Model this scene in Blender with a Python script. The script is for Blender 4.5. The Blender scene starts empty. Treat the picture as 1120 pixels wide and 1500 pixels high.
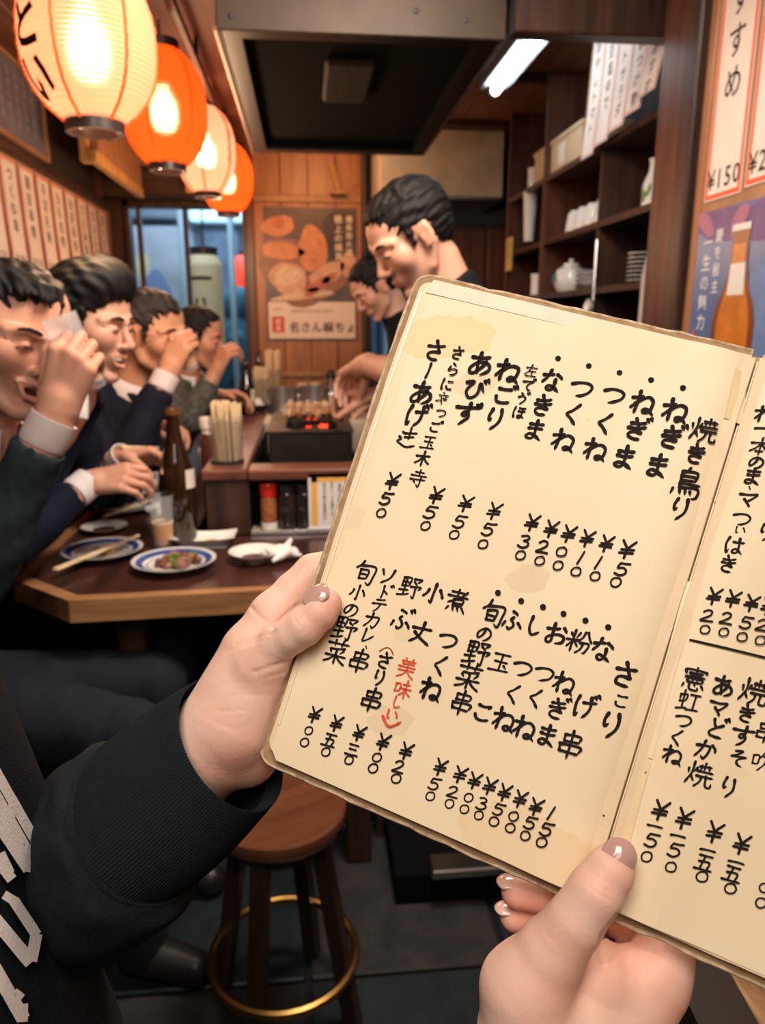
import bpy, math, random
import numpy as np
from mathutils import Vector, Matrix
random.seed(7)
rng = np.random.default_rng(7)
SC = bpy.context.scene
COL = SC.collection

# ------------------------------------------------------------------ camera
FPX = 1100.0                     # focal length in pixels of the 1120x1500 frame
PITCH = math.radians(-14.08)
YAW = math.radians(-5.7)         # turned to the right
CAM = np.array([0.0, 0.0, 1.28])
cd = bpy.data.cameras.new('camera')
cam = bpy.data.objects.new('camera', cd)
COL.objects.link(cam)
cam.location = CAM
cam.rotation_euler = (math.pi / 2 + PITCH, 0, YAW)
cd.sensor_fit = 'AUTO'
cd.sensor_width = 36
cd.lens = FPX / 1500 * 36
cd.clip_start = 0.02
cd.dof.use_dof = True
cd.dof.focus_distance = 0.385
cd.dof.aperture_fstop = 11.0
SC.camera = cam

# ------------------------------------------------------------------ colour management
vs = SC.view_settings
vs.view_transform = 'Standard'
vs.look = 'None'
vs.exposure = 0.0
vs.gamma = 1.0
vs.use_curve_mapping = False
SC.cycles.use_denoising = True
SC.cycles.max_bounces = 8
SC.cycles.diffuse_bounces = 3
SC.cycles.glossy_bounces = 3
SC.cycles.transmission_bounces = 6
SC.cycles.transparent_max_bounces = 8
SC.cycles.sample_clamp_indirect = 3.0
SC.cycles.caustics_reflective = False
SC.cycles.caustics_refractive = False

# ------------------------------------------------------------------ world and lamps
w = bpy.data.worlds.new('world')
SC.world = w
w.use_nodes = True
w.node_tree.nodes['Background'].inputs[0].default_value = (0.35, 0.45, 0.65, 1)
w.node_tree.nodes['Background'].inputs[1].default_value = 0.15


def area(name, loc, target, size, power, color, size_y=None):
    l = bpy.data.lights.new(name, 'AREA')
    l.energy = power
    l.color = color
    l.shape = 'RECTANGLE'
    l.size = size
    l.size_y = size_y or size
    o = bpy.data.objects.new(name, l)
    COL.objects.link(o)
    o.location = loc
    o.rotation_euler = (Vector(target) - Vector(loc)).to_track_quat('-Z', 'Y').to_euler()
    return o


# ceiling lamps of the room: one over the customers' side behind the camera, one over the men's table
area('room_lamp', (-0.10, -0.12, 1.92), (0.10, 0.38, 1.18), 0.5, 10.3, (1.0, 0.90, 0.80))
area('rear_lamp', (-0.2, -0.8, 2.15), (0.0, 0.6, 1.0), 0.6, 5.0, (1.0, 0.88, 0.76))
area('table_lamp', (0.2, 1.25, 2.15), (-0.45, 1.8, 0.9), 0.45, 31.0, (1.0, 0.83, 0.68))
area('poster_lamp', (0.35, 0.9, 2.1), (0.85, 1.6, 1.45), 0.25, 3.2, (1.0, 0.88, 0.78))
area('street_fill', (-0.7, 5.0, 2.6), (-0.8, 5.8, 1.2), 1.0, 24.0, (0.70, 0.86, 1.0))  # unseen light added above the banner to brighten the view through the window
area('street_fill', (-0.6, 6.3, 3.0), (-0.6, 7.4, 1.4), 1.2, 70.0, (0.62, 0.82, 1.0))
area('back_wall_lamp', (0.05, 3.75, 2.17), (0.05, 4.5, 1.5), 0.25, 6.0, (1.0, 0.5, 0.22))

# ------------------------------------------------------------------ helpers: view rays to place things at measured spots
_p = -PITCH
_y = -YAW
FW = np.array([math.sin(_y) * math.cos(_p), math.cos(_y) * math.cos(_p), -math.sin(_p)])
RT = np.array([math.cos(_y), -math.sin(_y), 0.0])
UP = np.cross(RT, FW)


def ray(x, y):
    return FW + RT * (x - 560) / FPX - UP * (y - 750) / FPX


def at(x, y, d):
    """point seen at (x, y), d metres in front of the lens"""
    return CAM + ray(x, y) * d


def atY(x, y, Y):
    r = ray(x, y)
    return CAM + r * (Y / r[1])


def atX(x, y, X):
    r = ray(x, y)
    return CAM + r * (X / r[0])


def atZ(x, y, Z):
    r = ray(x, y)
    return CAM + r * ((Z - CAM[2]) / r[2])


# ------------------------------------------------------------------ helpers: materials
MATS = {}


def mat(name, color, rough=0.6, metal=0.0, emit=None, estr=0.0, noise=0.0, nscale=20.0, bump=0.0, bscale=60.0,
        color2=None, stretch=(1, 1, 1), sss=0.0, coat=0.0, trans=0.0, ior=1.45, alpha=1.0, spec=None, coords='Object'):
    if name in MATS:
        return MATS[name]
    m = bpy.data.materials.new(name)
    MATS[name] = m
    m.use_nodes = True
    nt = m.node_tree
    b = nt.nodes['Principled BSDF']
    b.inputs['Base Color'].default_value = (*color, 1)
    b.inputs['Roughness'].default_value = rough
    b.inputs['Metallic'].default_value = metal
    b.inputs['IOR'].default_value = ior
    b.inputs['Alpha'].default_value = alpha
    if spec is not None:
        b.inputs['Specular IOR Level'].default_value = spec
    if sss:
        b.inputs['Subsurface Weight'].default_value = sss
        b.inputs['Subsurface Radius'].default_value = (1.0, 0.35, 0.2)
        b.inputs['Subsurface Scale'].default_value = 0.004
    if coat:
        b.inputs['Coat Weight'].default_value = coat
        b.inputs['Coat Roughness'].default_value = 0.08
    if trans:
        b.inputs['Transmission Weight'].default_value = trans
    if emit is not None:
        b.inputs['Emission Color'].default_value = (*emit, 1)
        b.inputs['Emission Strength'].default_value = estr
    if noise > 0 or color2 or bump > 0:
        tc = nt.nodes.new('ShaderNodeTexCoord')
        mp = nt.nodes.new('ShaderNodeMapping')
        mp.inputs['Scale'].default_value = stretch
        nt.links.new(tc.outputs[coords], mp.inputs[0])
    if noise > 0 or color2:
        n = nt.nodes.new('ShaderNodeTexNoise')
        n.inputs['Scale'].default_value = nscale
        n.inputs['Detail'].default_value = 5
        n.inputs['Roughness'].default_value = 0.6
        nt.links.new(mp.outputs[0], n.inputs['Vector'])
        r = nt.nodes.new('ShaderNodeValToRGB')
        c2 = color2 or tuple(c * (1 - noise) for c in color)
        r.color_ramp.elements[0].position = 0.32
        r.color_ramp.elements[1].position = 0.68
        r.color_ramp.elements[0].color = (*c2, 1)
        r.color_ramp.elements[1].color = (*color, 1)
        nt.links.new(n.outputs['Fac'], r.inputs[0])
        nt.links.new(r.outputs[0], b.inputs['Base Color'])
    if bump > 0:
        n2 = nt.nodes.new('ShaderNodeTexNoise')
        n2.inputs['Scale'].default_value = bscale
        n2.inputs['Detail'].default_value = 4
        nt.links.new(mp.outputs[0], n2.inputs['Vector'])
        bp = nt.nodes.new('ShaderNodeBump')
        bp.inputs['Strength'].default_value = bump
        bp.inputs['Distance'].default_value = 0.002
        nt.links.new(n2.outputs['Fac'], bp.inputs['Height'])
        nt.links.new(bp.outputs[0], b.inputs['Normal'])
    return m


def wood(name, c1, c2, rough=0.45, axis=0, scale=14.0, coat=0.0):
    """wood with grain running along the given axis"""
    st = [1.0, 1.0, 1.0]
    for i in range(3):
        st[i] = 0.09 if i == axis else 1.0
    return mat(name, c1, rough, color2=c2, nscale=scale * 2.2, stretch=tuple(st), bump=0.25, bscale=scale * 6, coat=coat)


# ------------------------------------------------------------------ helpers: objects
def tag(o, label=None, cat=None, group=None, kind=None):
    if label:
        o['label'] = label
    if cat:
        o['category'] = cat
    if group:
        o['group'] = group
    if kind:
        o['kind'] = kind
    return o


def thing(name, label, cat, loc=(0, 0, 0), rz=0.0, group=None, mw=None):
    o = bpy.data.objects.new(name, None)
    COL.objects.link(o)
    o.empty_display_size = 0.02
    if mw is not None:
        o.matrix_basis = mw
    else:
        o.location = Vector([float(c) for c in loc])
        o.rotation_euler = (0, 0, rz)
    return tag(o, label, cat, group)


def wm(o):
    m = o.matrix_basis.copy()
    if o.parent is not None:
        m = wm(o.parent) @ o.matrix_parent_inverse @ m
    return m


def link_mesh(name, verts, faces, material, parent=None, smooth=False, world=False, kind=None, mats=None, mi=None, auto=None):
    """one mesh object; coordinates are local to the parent unless world is True"""
    me = bpy.data.meshes.new(name)
    me.from_pydata([tuple(map(float, v)) for v in verts], [], [tuple(int(i) for i in f) for f in faces])
    if mats:
        for m in mats:
            me.materials.append(m)
        me.polygons.foreach_set('material_index', mi)
    else:
        me.materials.append(material)
    if smooth:
        me.polygons.foreach_set('use_smooth', [True] * len(me.polygons))
        if auto:
            me.set_sharp_from_angle(angle=math.radians(auto))
    me.update()
    o = bpy.data.objects.new(name, me)
    COL.objects.link(o)
    if parent is not None:
        o.parent = parent
        if world:
            o.matrix_parent_inverse = wm(parent).inverted()
    if kind:
        o['kind'] = kind
    return o


class MB:
    """collects simple shapes into one mesh"""

    def __init__(self):
        self.v = []
        self.f = []

    def add(self, vs, fs):
        n = len(self.v)
        self.v += [tuple(map(float, v)) for v in vs]
        self.f += [tuple(int(i) + n for i in f) for f in fs]
        return self

    def box(self, lo, hi, bev=0.0):
        x0, y0, z0 = lo
        x1, y1, z1 = hi
        b = min(bev, abs(x1 - x0) / 2.01, abs(y1 - y0) / 2.01, abs(z1 - z0) / 2.01)
        if b <= 0:
            vs = [(x, y, z) for x in (x0, x1) for y in (y0, y1) for z in (z0, z1)]
            fs = [(0, 1, 3, 2), (4, 6, 7, 5), (0, 4, 5, 1), (2, 3, 7, 6), (0, 2, 6, 4), (1, 5, 7, 3)]
            return self.add(vs, fs)
        vs = []
        idx = {}
        for sx in (0, 1):
            for sy in (0, 1):
                for sz in (0, 1):
                    c = [(x0, x1)[sx], (y0, y1)[sy], (z0, z1)[sz]]
                    d = [(b, -b)[sx], (b, -b)[sy], (b, -b)[sz]]
                    for a in range(3):
                        p = [c[i] + (0 if i == a else d[i]) for i in range(3)]
                        idx[(sx, sy, sz, a)] = len(vs)
                        vs.append(p)
        fs = []
        for a in range(3):
            o1, o2 = [i for i in range(3) if i != a]
            for s in (0, 1):
                q = []
                for (u, w_) in ((0, 0), (1, 0), (1, 1), (0, 1)):
                    k = [0, 0, 0]
                    k[a] = s
                    k[o1] = u
                    k[o2] = w_
                    q.append(idx[(*k, a)])
                fs.append(tuple(q))
        for a in range(3):
            o1, o2 = [i for i in range(3) if i != a]
            for u in (0, 1):
                for w_ in (0, 1):
                    k0 = [0, 0, 0]
                    k1 = [0, 0, 0]
                    k0[o1] = k1[o1] = u
                    k0[o2] = k1[o2] = w_
                    k1[a] = 1
                    fs.append((idx[(*k0, o1)], idx[(*k1, o1)], idx[(*k1, o2)], idx[(*k0, o2)]))
        for sx in (0, 1):
            for sy in (0, 1):
                for sz in (0, 1):
                    fs.append(tuple(idx[(sx, sy, sz, a)] for a in range(3)))
        return self.add(vs, fs)

    def lathe(self, prof, n=28, c=(0, 0, 0), axis=None, squash=(1, 1), closed=False):
        """prof: (r, z) pairs"""
        vs = []
        for r, z in prof:
            for k in range(n):
                a = 2 * math.pi * k / n
                vs.append((r * math.cos(a) * squash[0], r * math.sin(a) * squash[1], z))
        m = len(prof)
        fs = []
        for i in range(m - 1 + (1 if closed else 0)):
            i2 = (i + 1) % m
            for k in range(n):
                k2 = (k + 1) % n
                fs.append((i * n + k, i * n + k2, i2 * n + k2, i2 * n + k))
        if not closed:
            if prof[0][0] > 1e-6:
                fs.append(tuple(reversed(range(n))))
            if prof[-1][0] > 1e-6:
                fs.append(tuple((m - 1) * n + k for k in range(n)))
        if axis is not None:
            q = Vector((0, 0, 1)).rotation_difference(Vector([float(t) for t in axis]).normalized())
            vs = [tuple(q @ Vector(v)) for v in vs]
        vs = [(v[0] + c[0], v[1] + c[1], v[2] + c[2]) for v in vs]
        return self.add(vs, fs)

    def rod(self, a, b, r0, r1=None, n=12):
        r1 = r0 if r1 is None else r1
        a = np.array(a, float)
        b = np.array(b, float)
        L = np.linalg.norm(b - a)
        return self.lathe([(r0, 0), (r1, L)], n, tuple(a), axis=b - a)

    def bar(self, a, b, w_, h_, up=(0, 0, 1)):
        """square bar from a to b"""
        a = np.array(a, float)
        b = np.array(b, float)
        d = (b - a) / np.linalg.norm(b - a)
        s = np.cross(d, up)
        if np.linalg.norm(s) < 1e-4:
            s = np.cross(d, (0, 1, 0))
        s /= np.linalg.norm(s)
        u = np.cross(s, d)
        vs = [p + s * i * w_ / 2 + u * j * h_ / 2 for p in (a, b) for i, j in ((-1, -1), (1, -1), (1, 1), (-1, 1))]
        fs = [(0, 3, 2, 1), (4, 5, 6, 7)] + [(k, (k + 1) % 4, 4 + (k + 1) % 4, 4 + k) for k in range(4)]
        return self.add(vs, fs)

    def tube(self, pts, r, n=8, closed=False):
        pts = [np.array(p, float) for p in pts]
        m = len(pts)
        rs = r if hasattr(r, '__len__') else [r] * m
        vs = []
        prev = None
        for i, p in enumerate(pts):
            if closed:
                t = pts[(i + 1) % m] - pts[i - 1]
            else:
                t = pts[min(i + 1, m - 1)] - pts[max(i - 1, 0)]
            t = t / (np.linalg.norm(t) + 1e-12)
            if prev is None:
                prev = np.cross(t, (0, 0, 1.0))
                if np.linalg.norm(prev) < 1e-3:
                    prev = np.cross(t, (0, 1.0, 0))
            u = prev - t * (prev @ t)
            u /= np.linalg.norm(u)
            v = np.cross(t, u)
            prev = u
            for k in range(n):
                a = 2 * math.pi * k / n
                vs.append(p + rs[i] * (math.cos(a) * u + math.sin(a) * v))
        fs = []
        for i in range(m if closed else m - 1):
            i2 = (i + 1) % m
            for k in range(n):
                k2 = (k + 1) % n
                fs.append((i * n + k, i * n + k2, i2 * n + k2, i2 * n + k))
        if not closed:
            fs.append(tuple(reversed(range(n))))
            fs.append(tuple((m - 1) * n + k for k in range(n)))
        return self.add(vs, fs)

    def prism(self, poly, z0, z1):
        n = len(poly)
        vs = [(x, y, z0) for x, y in poly] + [(x, y, z1) for x, y in poly]
        fs = [tuple(reversed(range(n))), tuple(range(n, 2 * n))] + [(k, (k + 1) % n, n + (k + 1) % n, n + k) for k in range(n)]
        return self.add(vs, fs)

    def build(self, name, material, parent=None, smooth=False, auto=None, world=False, kind=None):
        return link_mesh(name, self.v, self.f, material, parent, smooth, world, kind, auto=auto or (40 if smooth else None))


def copy_tree(o, parent=None):
    c = o.copy()
    COL.objects.link(c)
    if parent is not None:
        c.parent = parent
    for ch in list(o.children):
        copy_tree(ch, c)
    return c


# ------------------------------------------------------------------ helpers: smooth solids (blended round shapes turned into one skin)
class Blob:
    def __init__(self, h=0.004, k=0.008):
        self.h = h
        self.k = k
        self.ops = []

    def cone(self, a, b, ra, rb=None, k=None, sub=False):
        self.ops.append(('c', np.array(a, float), np.array(b, float), ra, ra if rb is None else rb, self.k if k is None else k, sub))
        return self

    def chain(self, pts, rs, k=None, sub=False):
        """bent limb: its segments meet without swelling, the whole blends with the rest"""
        P = np.array([np.array(p, float) for p in pts])
        self.ops.append(('t', P, P, np.array(rs, float), None, self.k if k is None else k, sub))
        return self

    def ell(self, c, r, R=None, k=None, sub=False):
        self.ops.append(('e', np.array(c, float), np.array(r, float), None if R is None else np.array(R, float), None, self.k if k is None else k, sub))
        return self

    def cut(self, p, n):
        """removes everything on the side the normal points to"""
        self.ops.append(('p', np.array(p, float), np.array(n, float) / np.linalg.norm(n), None, None, 0, True))
        return self

    def build(self):
        h = self.h
        lo = np.full(3, 1e9)
        hi = np.full(3, -1e9)
        for t, a, b, c, d, k, sub in self.ops:
            if sub:
                continue
            if t == 'c':
                r = max(c, d)
                lo = np.minimum(lo, np.minimum(a, b) - r)
                hi = np.maximum(hi, np.maximum(a, b) + r)
            elif t == 't':
                lo = np.minimum(lo, a.min(0) - c.max())
                hi = np.maximum(hi, a.max(0) + c.max())
            else:
                r = b.max()
                lo = np.minimum(lo, a - r)
                hi = np.maximum(hi, a + r)
        lo = lo - 4 * h - 0.01
        n = np.ceil((hi + 4 * h + 0.01 - lo) / h).astype(int) + 1
        D = np.full(n, 9.0, np.float32)
        ax = [(lo[i] + h * np.arange(n[i])).astype(np.float32) for i in range(3)]
        for t, a, b, c, d, k, sub in self.ops:
            m = k + 3 * h
            if t == 'c':
                r = max(c, d)
                l2 = np.minimum(a, b) - r - m
                h2 = np.maximum(a, b) + r + m
            elif t == 't':
                l2 = a.min(0) - c.max() - m
                h2 = a.max(0) + c.max() + m
            elif t == 'e':
                r = b.max()
                l2 = a - r - m
                h2 = a + r + m
            else:
                l2, h2 = lo, hi + 1
            i0 = np.clip(np.floor((l2 - lo) / h).astype(int), 0, n)
            i1 = np.clip(np.ceil((h2 - lo) / h).astype(int) + 1, 0, n)
            if (i1 <= i0).any():
                continue
            sl = tuple(slice(i0[i], i1[i]) for i in range(3))
            X = ax[0][sl[0]][:, None, None]
            Y = ax[1][sl[1]][None, :, None]
            Z = ax[2][sl[2]][None, None, :]
            if t == 'c':
                ab = b - a
                L2 = max(float(ab @ ab), 1e-12)
                T = ((X - a[0]) * ab[0] + (Y - a[1]) * ab[1] + (Z - a[2]) * ab[2]) / L2
                T = np.clip(T, 0, 1)
                dd = np.sqrt((X - a[0] - T * ab[0]) ** 2 + (Y - a[1] - T * ab[1]) ** 2 + (Z - a[2] - T * ab[2]) ** 2) - (c + (d - c) * T)
            elif t == 't':
                dd = None
                for q_ in range(len(a) - 1):
                    p0_ = a[q_]
                    ab = a[q_ + 1] - p0_
                    L2 = max(float(ab @ ab), 1e-12)
                    T = np.clip(((X - p0_[0]) * ab[0] + (Y - p0_[1]) * ab[1] + (Z - p0_[2]) * ab[2]) / L2, 0, 1)
                    d1 = np.sqrt((X - p0_[0] - T * ab[0]) ** 2 + (Y - p0_[1] - T * ab[1]) ** 2 + (Z - p0_[2] - T * ab[2]) ** 2) - (c[q_] + (c[q_ + 1] - c[q_]) * T)
                    if dd is None:
                        dd = d1
                    else:
                        kk = 0.0018
                        h1 = np.clip(0.5 + 0.5 * (dd - d1) / kk, 0, 1)
                        dd = dd + (d1 - dd) * h1 - kk * h1 * (1 - h1)
            elif t == 'e':
                px, py, pz = X - a[0], Y - a[1], Z - a[2]
                if c is not None:
                    q = [px * c[0][i] + py * c[1][i] + pz * c[2][i] for i in range(3)]
                else:
                    q = [px, py, pz]
                k0 = np.sqrt((q[0] / b[0]) ** 2 + (q[1] / b[1]) ** 2 + (q[2] / b[2]) ** 2)
                k1 = np.sqrt((q[0] / b[0] ** 2) ** 2 + (q[1] / b[1] ** 2) ** 2 + (q[2] / b[2] ** 2) ** 2)
                dd = k0 * (k0 - 1) / (k1 + 1e-9)
            else:
                dd = (X - a[0]) * b[0] + (Y - a[1]) * b[1] + (Z - a[2]) * b[2]
                D[sl] = np.maximum(D[sl], dd)
                continue
            S = D[sl]
            if sub:
                hh = np.clip(0.5 - 0.5 * (S + dd) / max(k, 1e-6), 0, 1)
                D[sl] = S + (-dd - S) * hh + k * hh * (1 - hh)
            else:
                hh = np.clip(0.5 + 0.5 * (S - dd) / max(k, 1e-6), 0, 1)
                D[sl] = S + (dd - S) * hh - k * hh * (1 - hh)
        return nets(D, lo, h)


def nets(D, lo, h):
    """surface nets: field to vertices and quads"""
    s = D < 0
    a = s[:-1, :-1, :-1].astype(np.int8)
    tot = np.zeros_like(a)
    for dx in (0, 1):
        for dy in (0, 1):
            for dz in (0, 1):
                tot += s[dx:D.shape[0] - 1 + dx, dy:D.shape[1] - 1 + dy, dz:D.shape[2] - 1 + dz]
    act = (tot > 0) & (tot < 8)
    I = np.argwhere(act)
    idx = np.full(act.shape, -1, np.int64)
    idx[act] = np.arange(len(I))
    acc = np.zeros((len(I), 3))
    cnt = np.zeros(len(I))
    corners = [(0, 0, 0), (1, 0, 0), (0, 1, 0), (1, 1, 0), (0, 0, 1), (1, 0, 1), (0, 1, 1), (1, 1, 1)]
    val = [D[I[:, 0] + c[0], I[:, 1] + c[1], I[:, 2] + c[2]] for c in corners]
    for i in range(8):
        for j in range(i + 1, 8):
            if sum(abs(corners[i][q] - corners[j][q]) for q in range(3)) != 1:
                continue
            vi, vj = val[i], val[j]
            m = (vi < 0) != (vj < 0)
            t = np.where(m, vi / np.where(m, vi - vj, 1), 0)
            p = np.array(corners[i])[None] + (np.array(corners[j]) - np.array(corners[i]))[None] * t[:, None]
            acc[m] += p[m]
            cnt[m] += 1
    V = (I + acc / cnt[:, None]) * h + lo
    F = []
    for axi in range(3):
        o1, o2 = [(1, 2), (2, 0), (0, 1)][axi]
        sa = [slice(0, -1)] * 3
        sb = [slice(0, -1)] * 3
        sb[axi] = slice(1, None)
        sa[axi] = slice(0, -1)
        full_a = s[tuple(slice(0, -1) if q == axi else slice(1, -1) for q in range(3))]
        full_b = s[tuple(slice(1, None) if q == axi else slice(1, -1) for q in range(3))]
        ch = full_a != full_b
        E = np.argwhere(ch)
        if not len(E):
            continue
        fl = full_a[E[:, 0], E[:, 1], E[:, 2]]
        base = E.copy()
        for q in range(3):
            if q != axi:
                base[:, q] += 1

        def cell(d1, d2):
            c = base.copy()
            c[:, o1] -= d1
            c[:, o2] -= d2
            return idx[c[:, 0], c[:, 1], c[:, 2]]
        q0, q1, q2, q3 = cell(1, 1), cell(0, 1), cell(0, 0), cell(1, 0)
        Q = np.stack([q0, q1, q2, q3], 1)
        Q[~fl] = Q[~fl][:, ::-1]
        F.append(Q)
    F = np.concatenate(F) if F else np.zeros((0, 4), int)
    F = F[(F >= 0).all(1)]
    return V, F


def skin_mesh(name, V, F, material, parent=None, relax=1, paint=None, base=(1, 1, 1), world=True):
    """smooth-shaded mesh from arrays; paint = [(centre, radius, (r,g,b), strength)] goes to a colour attribute"""
    V = np.array(V)
    for _ in range(relax):
        acc = np.zeros_like(V)
        cnt = np.zeros(len(V))
        for i in range(4):
            a_, b_ = F[:, i], F[:, (i + 1) % 4]
            np.add.at(acc, a_, V[b_])
            np.add.at(cnt, a_, 1)
        V = V * 0.5 + 0.5 * acc / np.maximum(cnt, 1)[:, None]
    me = bpy.data.meshes.new(name)
    me.vertices.add(len(V))
    me.vertices.foreach_set('co', V.astype(np.float32).ravel())
    me.loops.add(len(F) * 4)
    me.loops.foreach_set('vertex_index', F.astype(np.int32).ravel())
    me.polygons.add(len(F))
    me.polygons.foreach_set('loop_start', np.arange(0, len(F) * 4, 4, dtype=np.int32))
    me.polygons.foreach_set('loop_total', np.full(len(F), 4, np.int32))
    me.update(calc_edges=True)
    me.polygons.foreach_set('use_smooth', np.ones(len(F), bool))
    me.validate()
    me.materials.append(material)
    if paint is not None:
        colr = np.tile(np.array(base, float), (len(V), 1))
        for c, r, cc, st in paint:
            w_ = np.exp(-((V - np.array(c)) ** 2).sum(1) / (r * r)) * st
            colr = colr * (1 - w_[:, None]) + np.array(cc) * w_[:, None]
        at_ = me.color_attributes.new('tint', 'FLOAT_COLOR', 'POINT')
        at_.data.foreach_set('color', np.concatenate([colr, np.ones((len(V), 1))], 1).astype(np.float32).ravel())
    o = bpy.data.objects.new(name, me)
    COL.objects.link(o)
    if parent is not None:
        o.parent = parent
        o.matrix_parent_inverse = wm(parent).inverted()
    return o


def merge(*parts):
    V, F, n = [], [], 0
    for v, f in parts:
        V.append(v)
        F.append(f + n)
        n += len(v)
    return np.concatenate(V), np.concatenate(F)


def skin_material(name, tint, fine=1.0, rough=0.5):
    if name in MATS:
        return MATS[name]
    m = mat(name, tint, rough, sss=0.25 if fine == 1.0 else 0.0)
    nt = m.node_tree
    b = nt.nodes['Principled BSDF']
    a = nt.nodes.new('ShaderNodeAttribute')
    a.attribute_name = 'tint'
    tc = nt.nodes.new('ShaderNodeTexCoord')
    n = nt.nodes.new('ShaderNodeTexNoise')
    n.inputs['Scale'].default_value = 45
    n.inputs['Detail'].default_value = 4
    nt.links.new(tc.outputs['Object'], n.inputs['Vector'])
    r = nt.nodes.new('ShaderNodeValToRGB')
    r.color_ramp.elements[0].position = 0.3
    r.color_ramp.elements[1].position = 0.7
    r.color_ramp.elements[0].color = (tint[0] * 0.97, tint[1] * 0.86, tint[2] * 0.84, 1)
    r.color_ramp.elements[1].color = (*tint, 1)
    nt.links.new(n.outputs['Fac'], r.inputs[0])
    mx = nt.nodes.new('ShaderNodeMix')
    mx.data_type = 'RGBA'
    mx.blend_type = 'MULTIPLY'
    mx.inputs[0].default_value = 1
    nt.links.new(r.outputs[0], mx.inputs[6])
    nt.links.new(a.outputs['Color'], mx.inputs[7])
    nt.links.new(mx.outputs[2], b.inputs['Base Color'])
    if fine == 1.0:
        w1 = nt.nodes.new('ShaderNodeTexNoise')
        w1.inputs['Scale'].default_value = 380
        w1.inputs['Detail'].default_value = 5
        nt.links.new(tc.outputs['Object'], w1.inputs['Vector'])
        bp = nt.nodes.new('ShaderNodeBump')
        bp.inputs['Strength'].default_value = 0.28
        bp.inputs['Distance'].default_value = 0.0008
        nt.links.new(w1.outputs['Fac'], bp.inputs['Height'])
        nt.links.new(bp.outputs[0], b.inputs['Normal'])
    return m


# ------------------------------------------------------------------ helpers: lettering
_font = {}


def glyph(ch, off=0.006):
    """outline of one printed character, unit em, centred on (0,0)"""
    key = (ch, off)
    if key in _font:
        return _font[key]
    c = bpy.data.curves.new('letter', 'FONT')
    c.body = ch
    c.size = 1.0
    c.resolution_u = 2
    c.offset = off
    o = bpy.data.objects.new('letter', c)
    COL.objects.link(o)
    dg = bpy.context.evaluated_depsgraph_get()
    dg.update()
    me = bpy.data.meshes.new_from_object(o.evaluated_get(dg))
    V = [(v.co.x, v.co.y) for v in me.vertices]
    F = [tuple(p.vertices) for p in me.polygons]
    bpy.data.objects.remove(o)
    bpy.data.curves.remove(c)
    bpy.data.meshes.remove(me)
    if V:
        xs = [v[0] for v in V]
        ys = [v[1] for v in V]
        cx, cy = (min(xs) + max(xs)) / 2, (0.38 if ord(ch[0]) > 255 else 0.36)
        V = [(x - cx, y - cy) for x, y in V]
    _font[key] = (V, F)
    return _font[key]


def glyph_fine(ch, off=0.006):
    """the same outline cut into small pieces so that it can follow a round surface"""
    import bmesh
    V, F = glyph(ch, off)
    bm = bmesh.new()
    vs_ = [bm.verts.new((x, y, 0)) for x, y in V]
    for f in F:
        try:
            bm.faces.new([vs_[i] for i in f])
        except ValueError:
            pass
    bmesh.ops.triangulate(bm, faces=bm.faces[:])
    for _ in range(3):
        es = [e for e in bm.edges if e.calc_length() > 0.14]
        if not es:
            break
        bmesh.ops.subdivide_edges(bm, edges=es, cuts=1)
        bmesh.ops.triangulate(bm, faces=bm.faces[:])
    bm.verts.index_update()
    out_ = ([(v.co.x, v.co.y) for v in bm.verts], [tuple(v.index for v in f.verts) for f in bm.faces])
    bm.free()
    return out_


class Lettering:
    """flat print lying 0.3 mm proud of the surface with origin o, x axis u and y axis v"""

    def __init__(self, o, u, v, lift=0.0004):
        self.o = np.array(o, float)
        self.u = np.array(u, float) / np.linalg.norm(u)
        self.v = np.array(v, float) / np.linalg.norm(v)
        self.n = np.cross(self.u, self.v)
        self.lift = lift
        self.mb = MB()

    def P(self, x, y):
        return self.o + self.u * x + self.v * y + self.n * self.lift

    def ch(self, c, x, y, s, off=0.006, sx=1.0):
        V, F = glyph(c, off)
        if V:
            self.mb.add([self.P(x + a * s * sx, y + b * s) for a, b in V], F)

    def column(self, text, x, y, s, pitch=1.05, off=0.006, sx=1.0):
        for i, c in enumerate(text):
            if c != ' ':
                self.ch(c, x, y - i * s * pitch, s, off, sx)

    def row(self, text, x, y, s, pitch=0.62, off=0.006):
        for i, c in enumerate(text):
            if c != ' ':
                self.ch(c, x + i * s * pitch, y, s, off)

    def poly(self, pts):
        self.mb.add([self.P(x, y) for x, y in pts], [tuple(range(len(pts)))])

    def rect(self, x0, y0, x1, y1):
        self.poly([(x0, y0), (x1, y0), (x1, y1), (x0, y1)])

    def build(self, name, material, parent, world=True):
        return self.mb.build(name, material, parent, world=world)

# ================================================================== the setting
W_DARK = wood('dark_wood', (0.075, 0.034, 0.022), (0.022, 0.010, 0.008), 0.4, 2)
W_DARKX = wood('dark_wood_x', (0.09, 0.045, 0.03), (0.03, 0.014, 0.01), 0.35, 0)
W_RED = wood('red_wood', (0.14, 0.045, 0.024), (0.05, 0.016, 0.010), 0.4, 2)
W_CEIL = wood('ceiling_wood', (0.30, 0.12, 0.06), (0.13, 0.05, 0.028), 0.5, 1)
W_PANEL = wood('panel_wood', (0.42, 0.175, 0.07), (0.24, 0.09, 0.035), 0.4, 2, scale=8)
W_TAN = wood('tan_wood', (0.42, 0.22, 0.10), (0.25, 0.12, 0.055), 0.5, 2)
W_EDGE = wood('edge_wood', (0.48, 0.25, 0.11), (0.22, 0.10, 0.04), 0.4, 0, scale=22)
W_EDGEY = wood('edge_wood_y', (0.48, 0.25, 0.11), (0.22, 0.10, 0.04), 0.4, 1, scale=22)
W_TOP = wood('table_top_wood', (0.085, 0.028, 0.020), (0.028, 0.012, 0.010), 0.28, 1, scale=10, coat=0.2)
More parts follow.
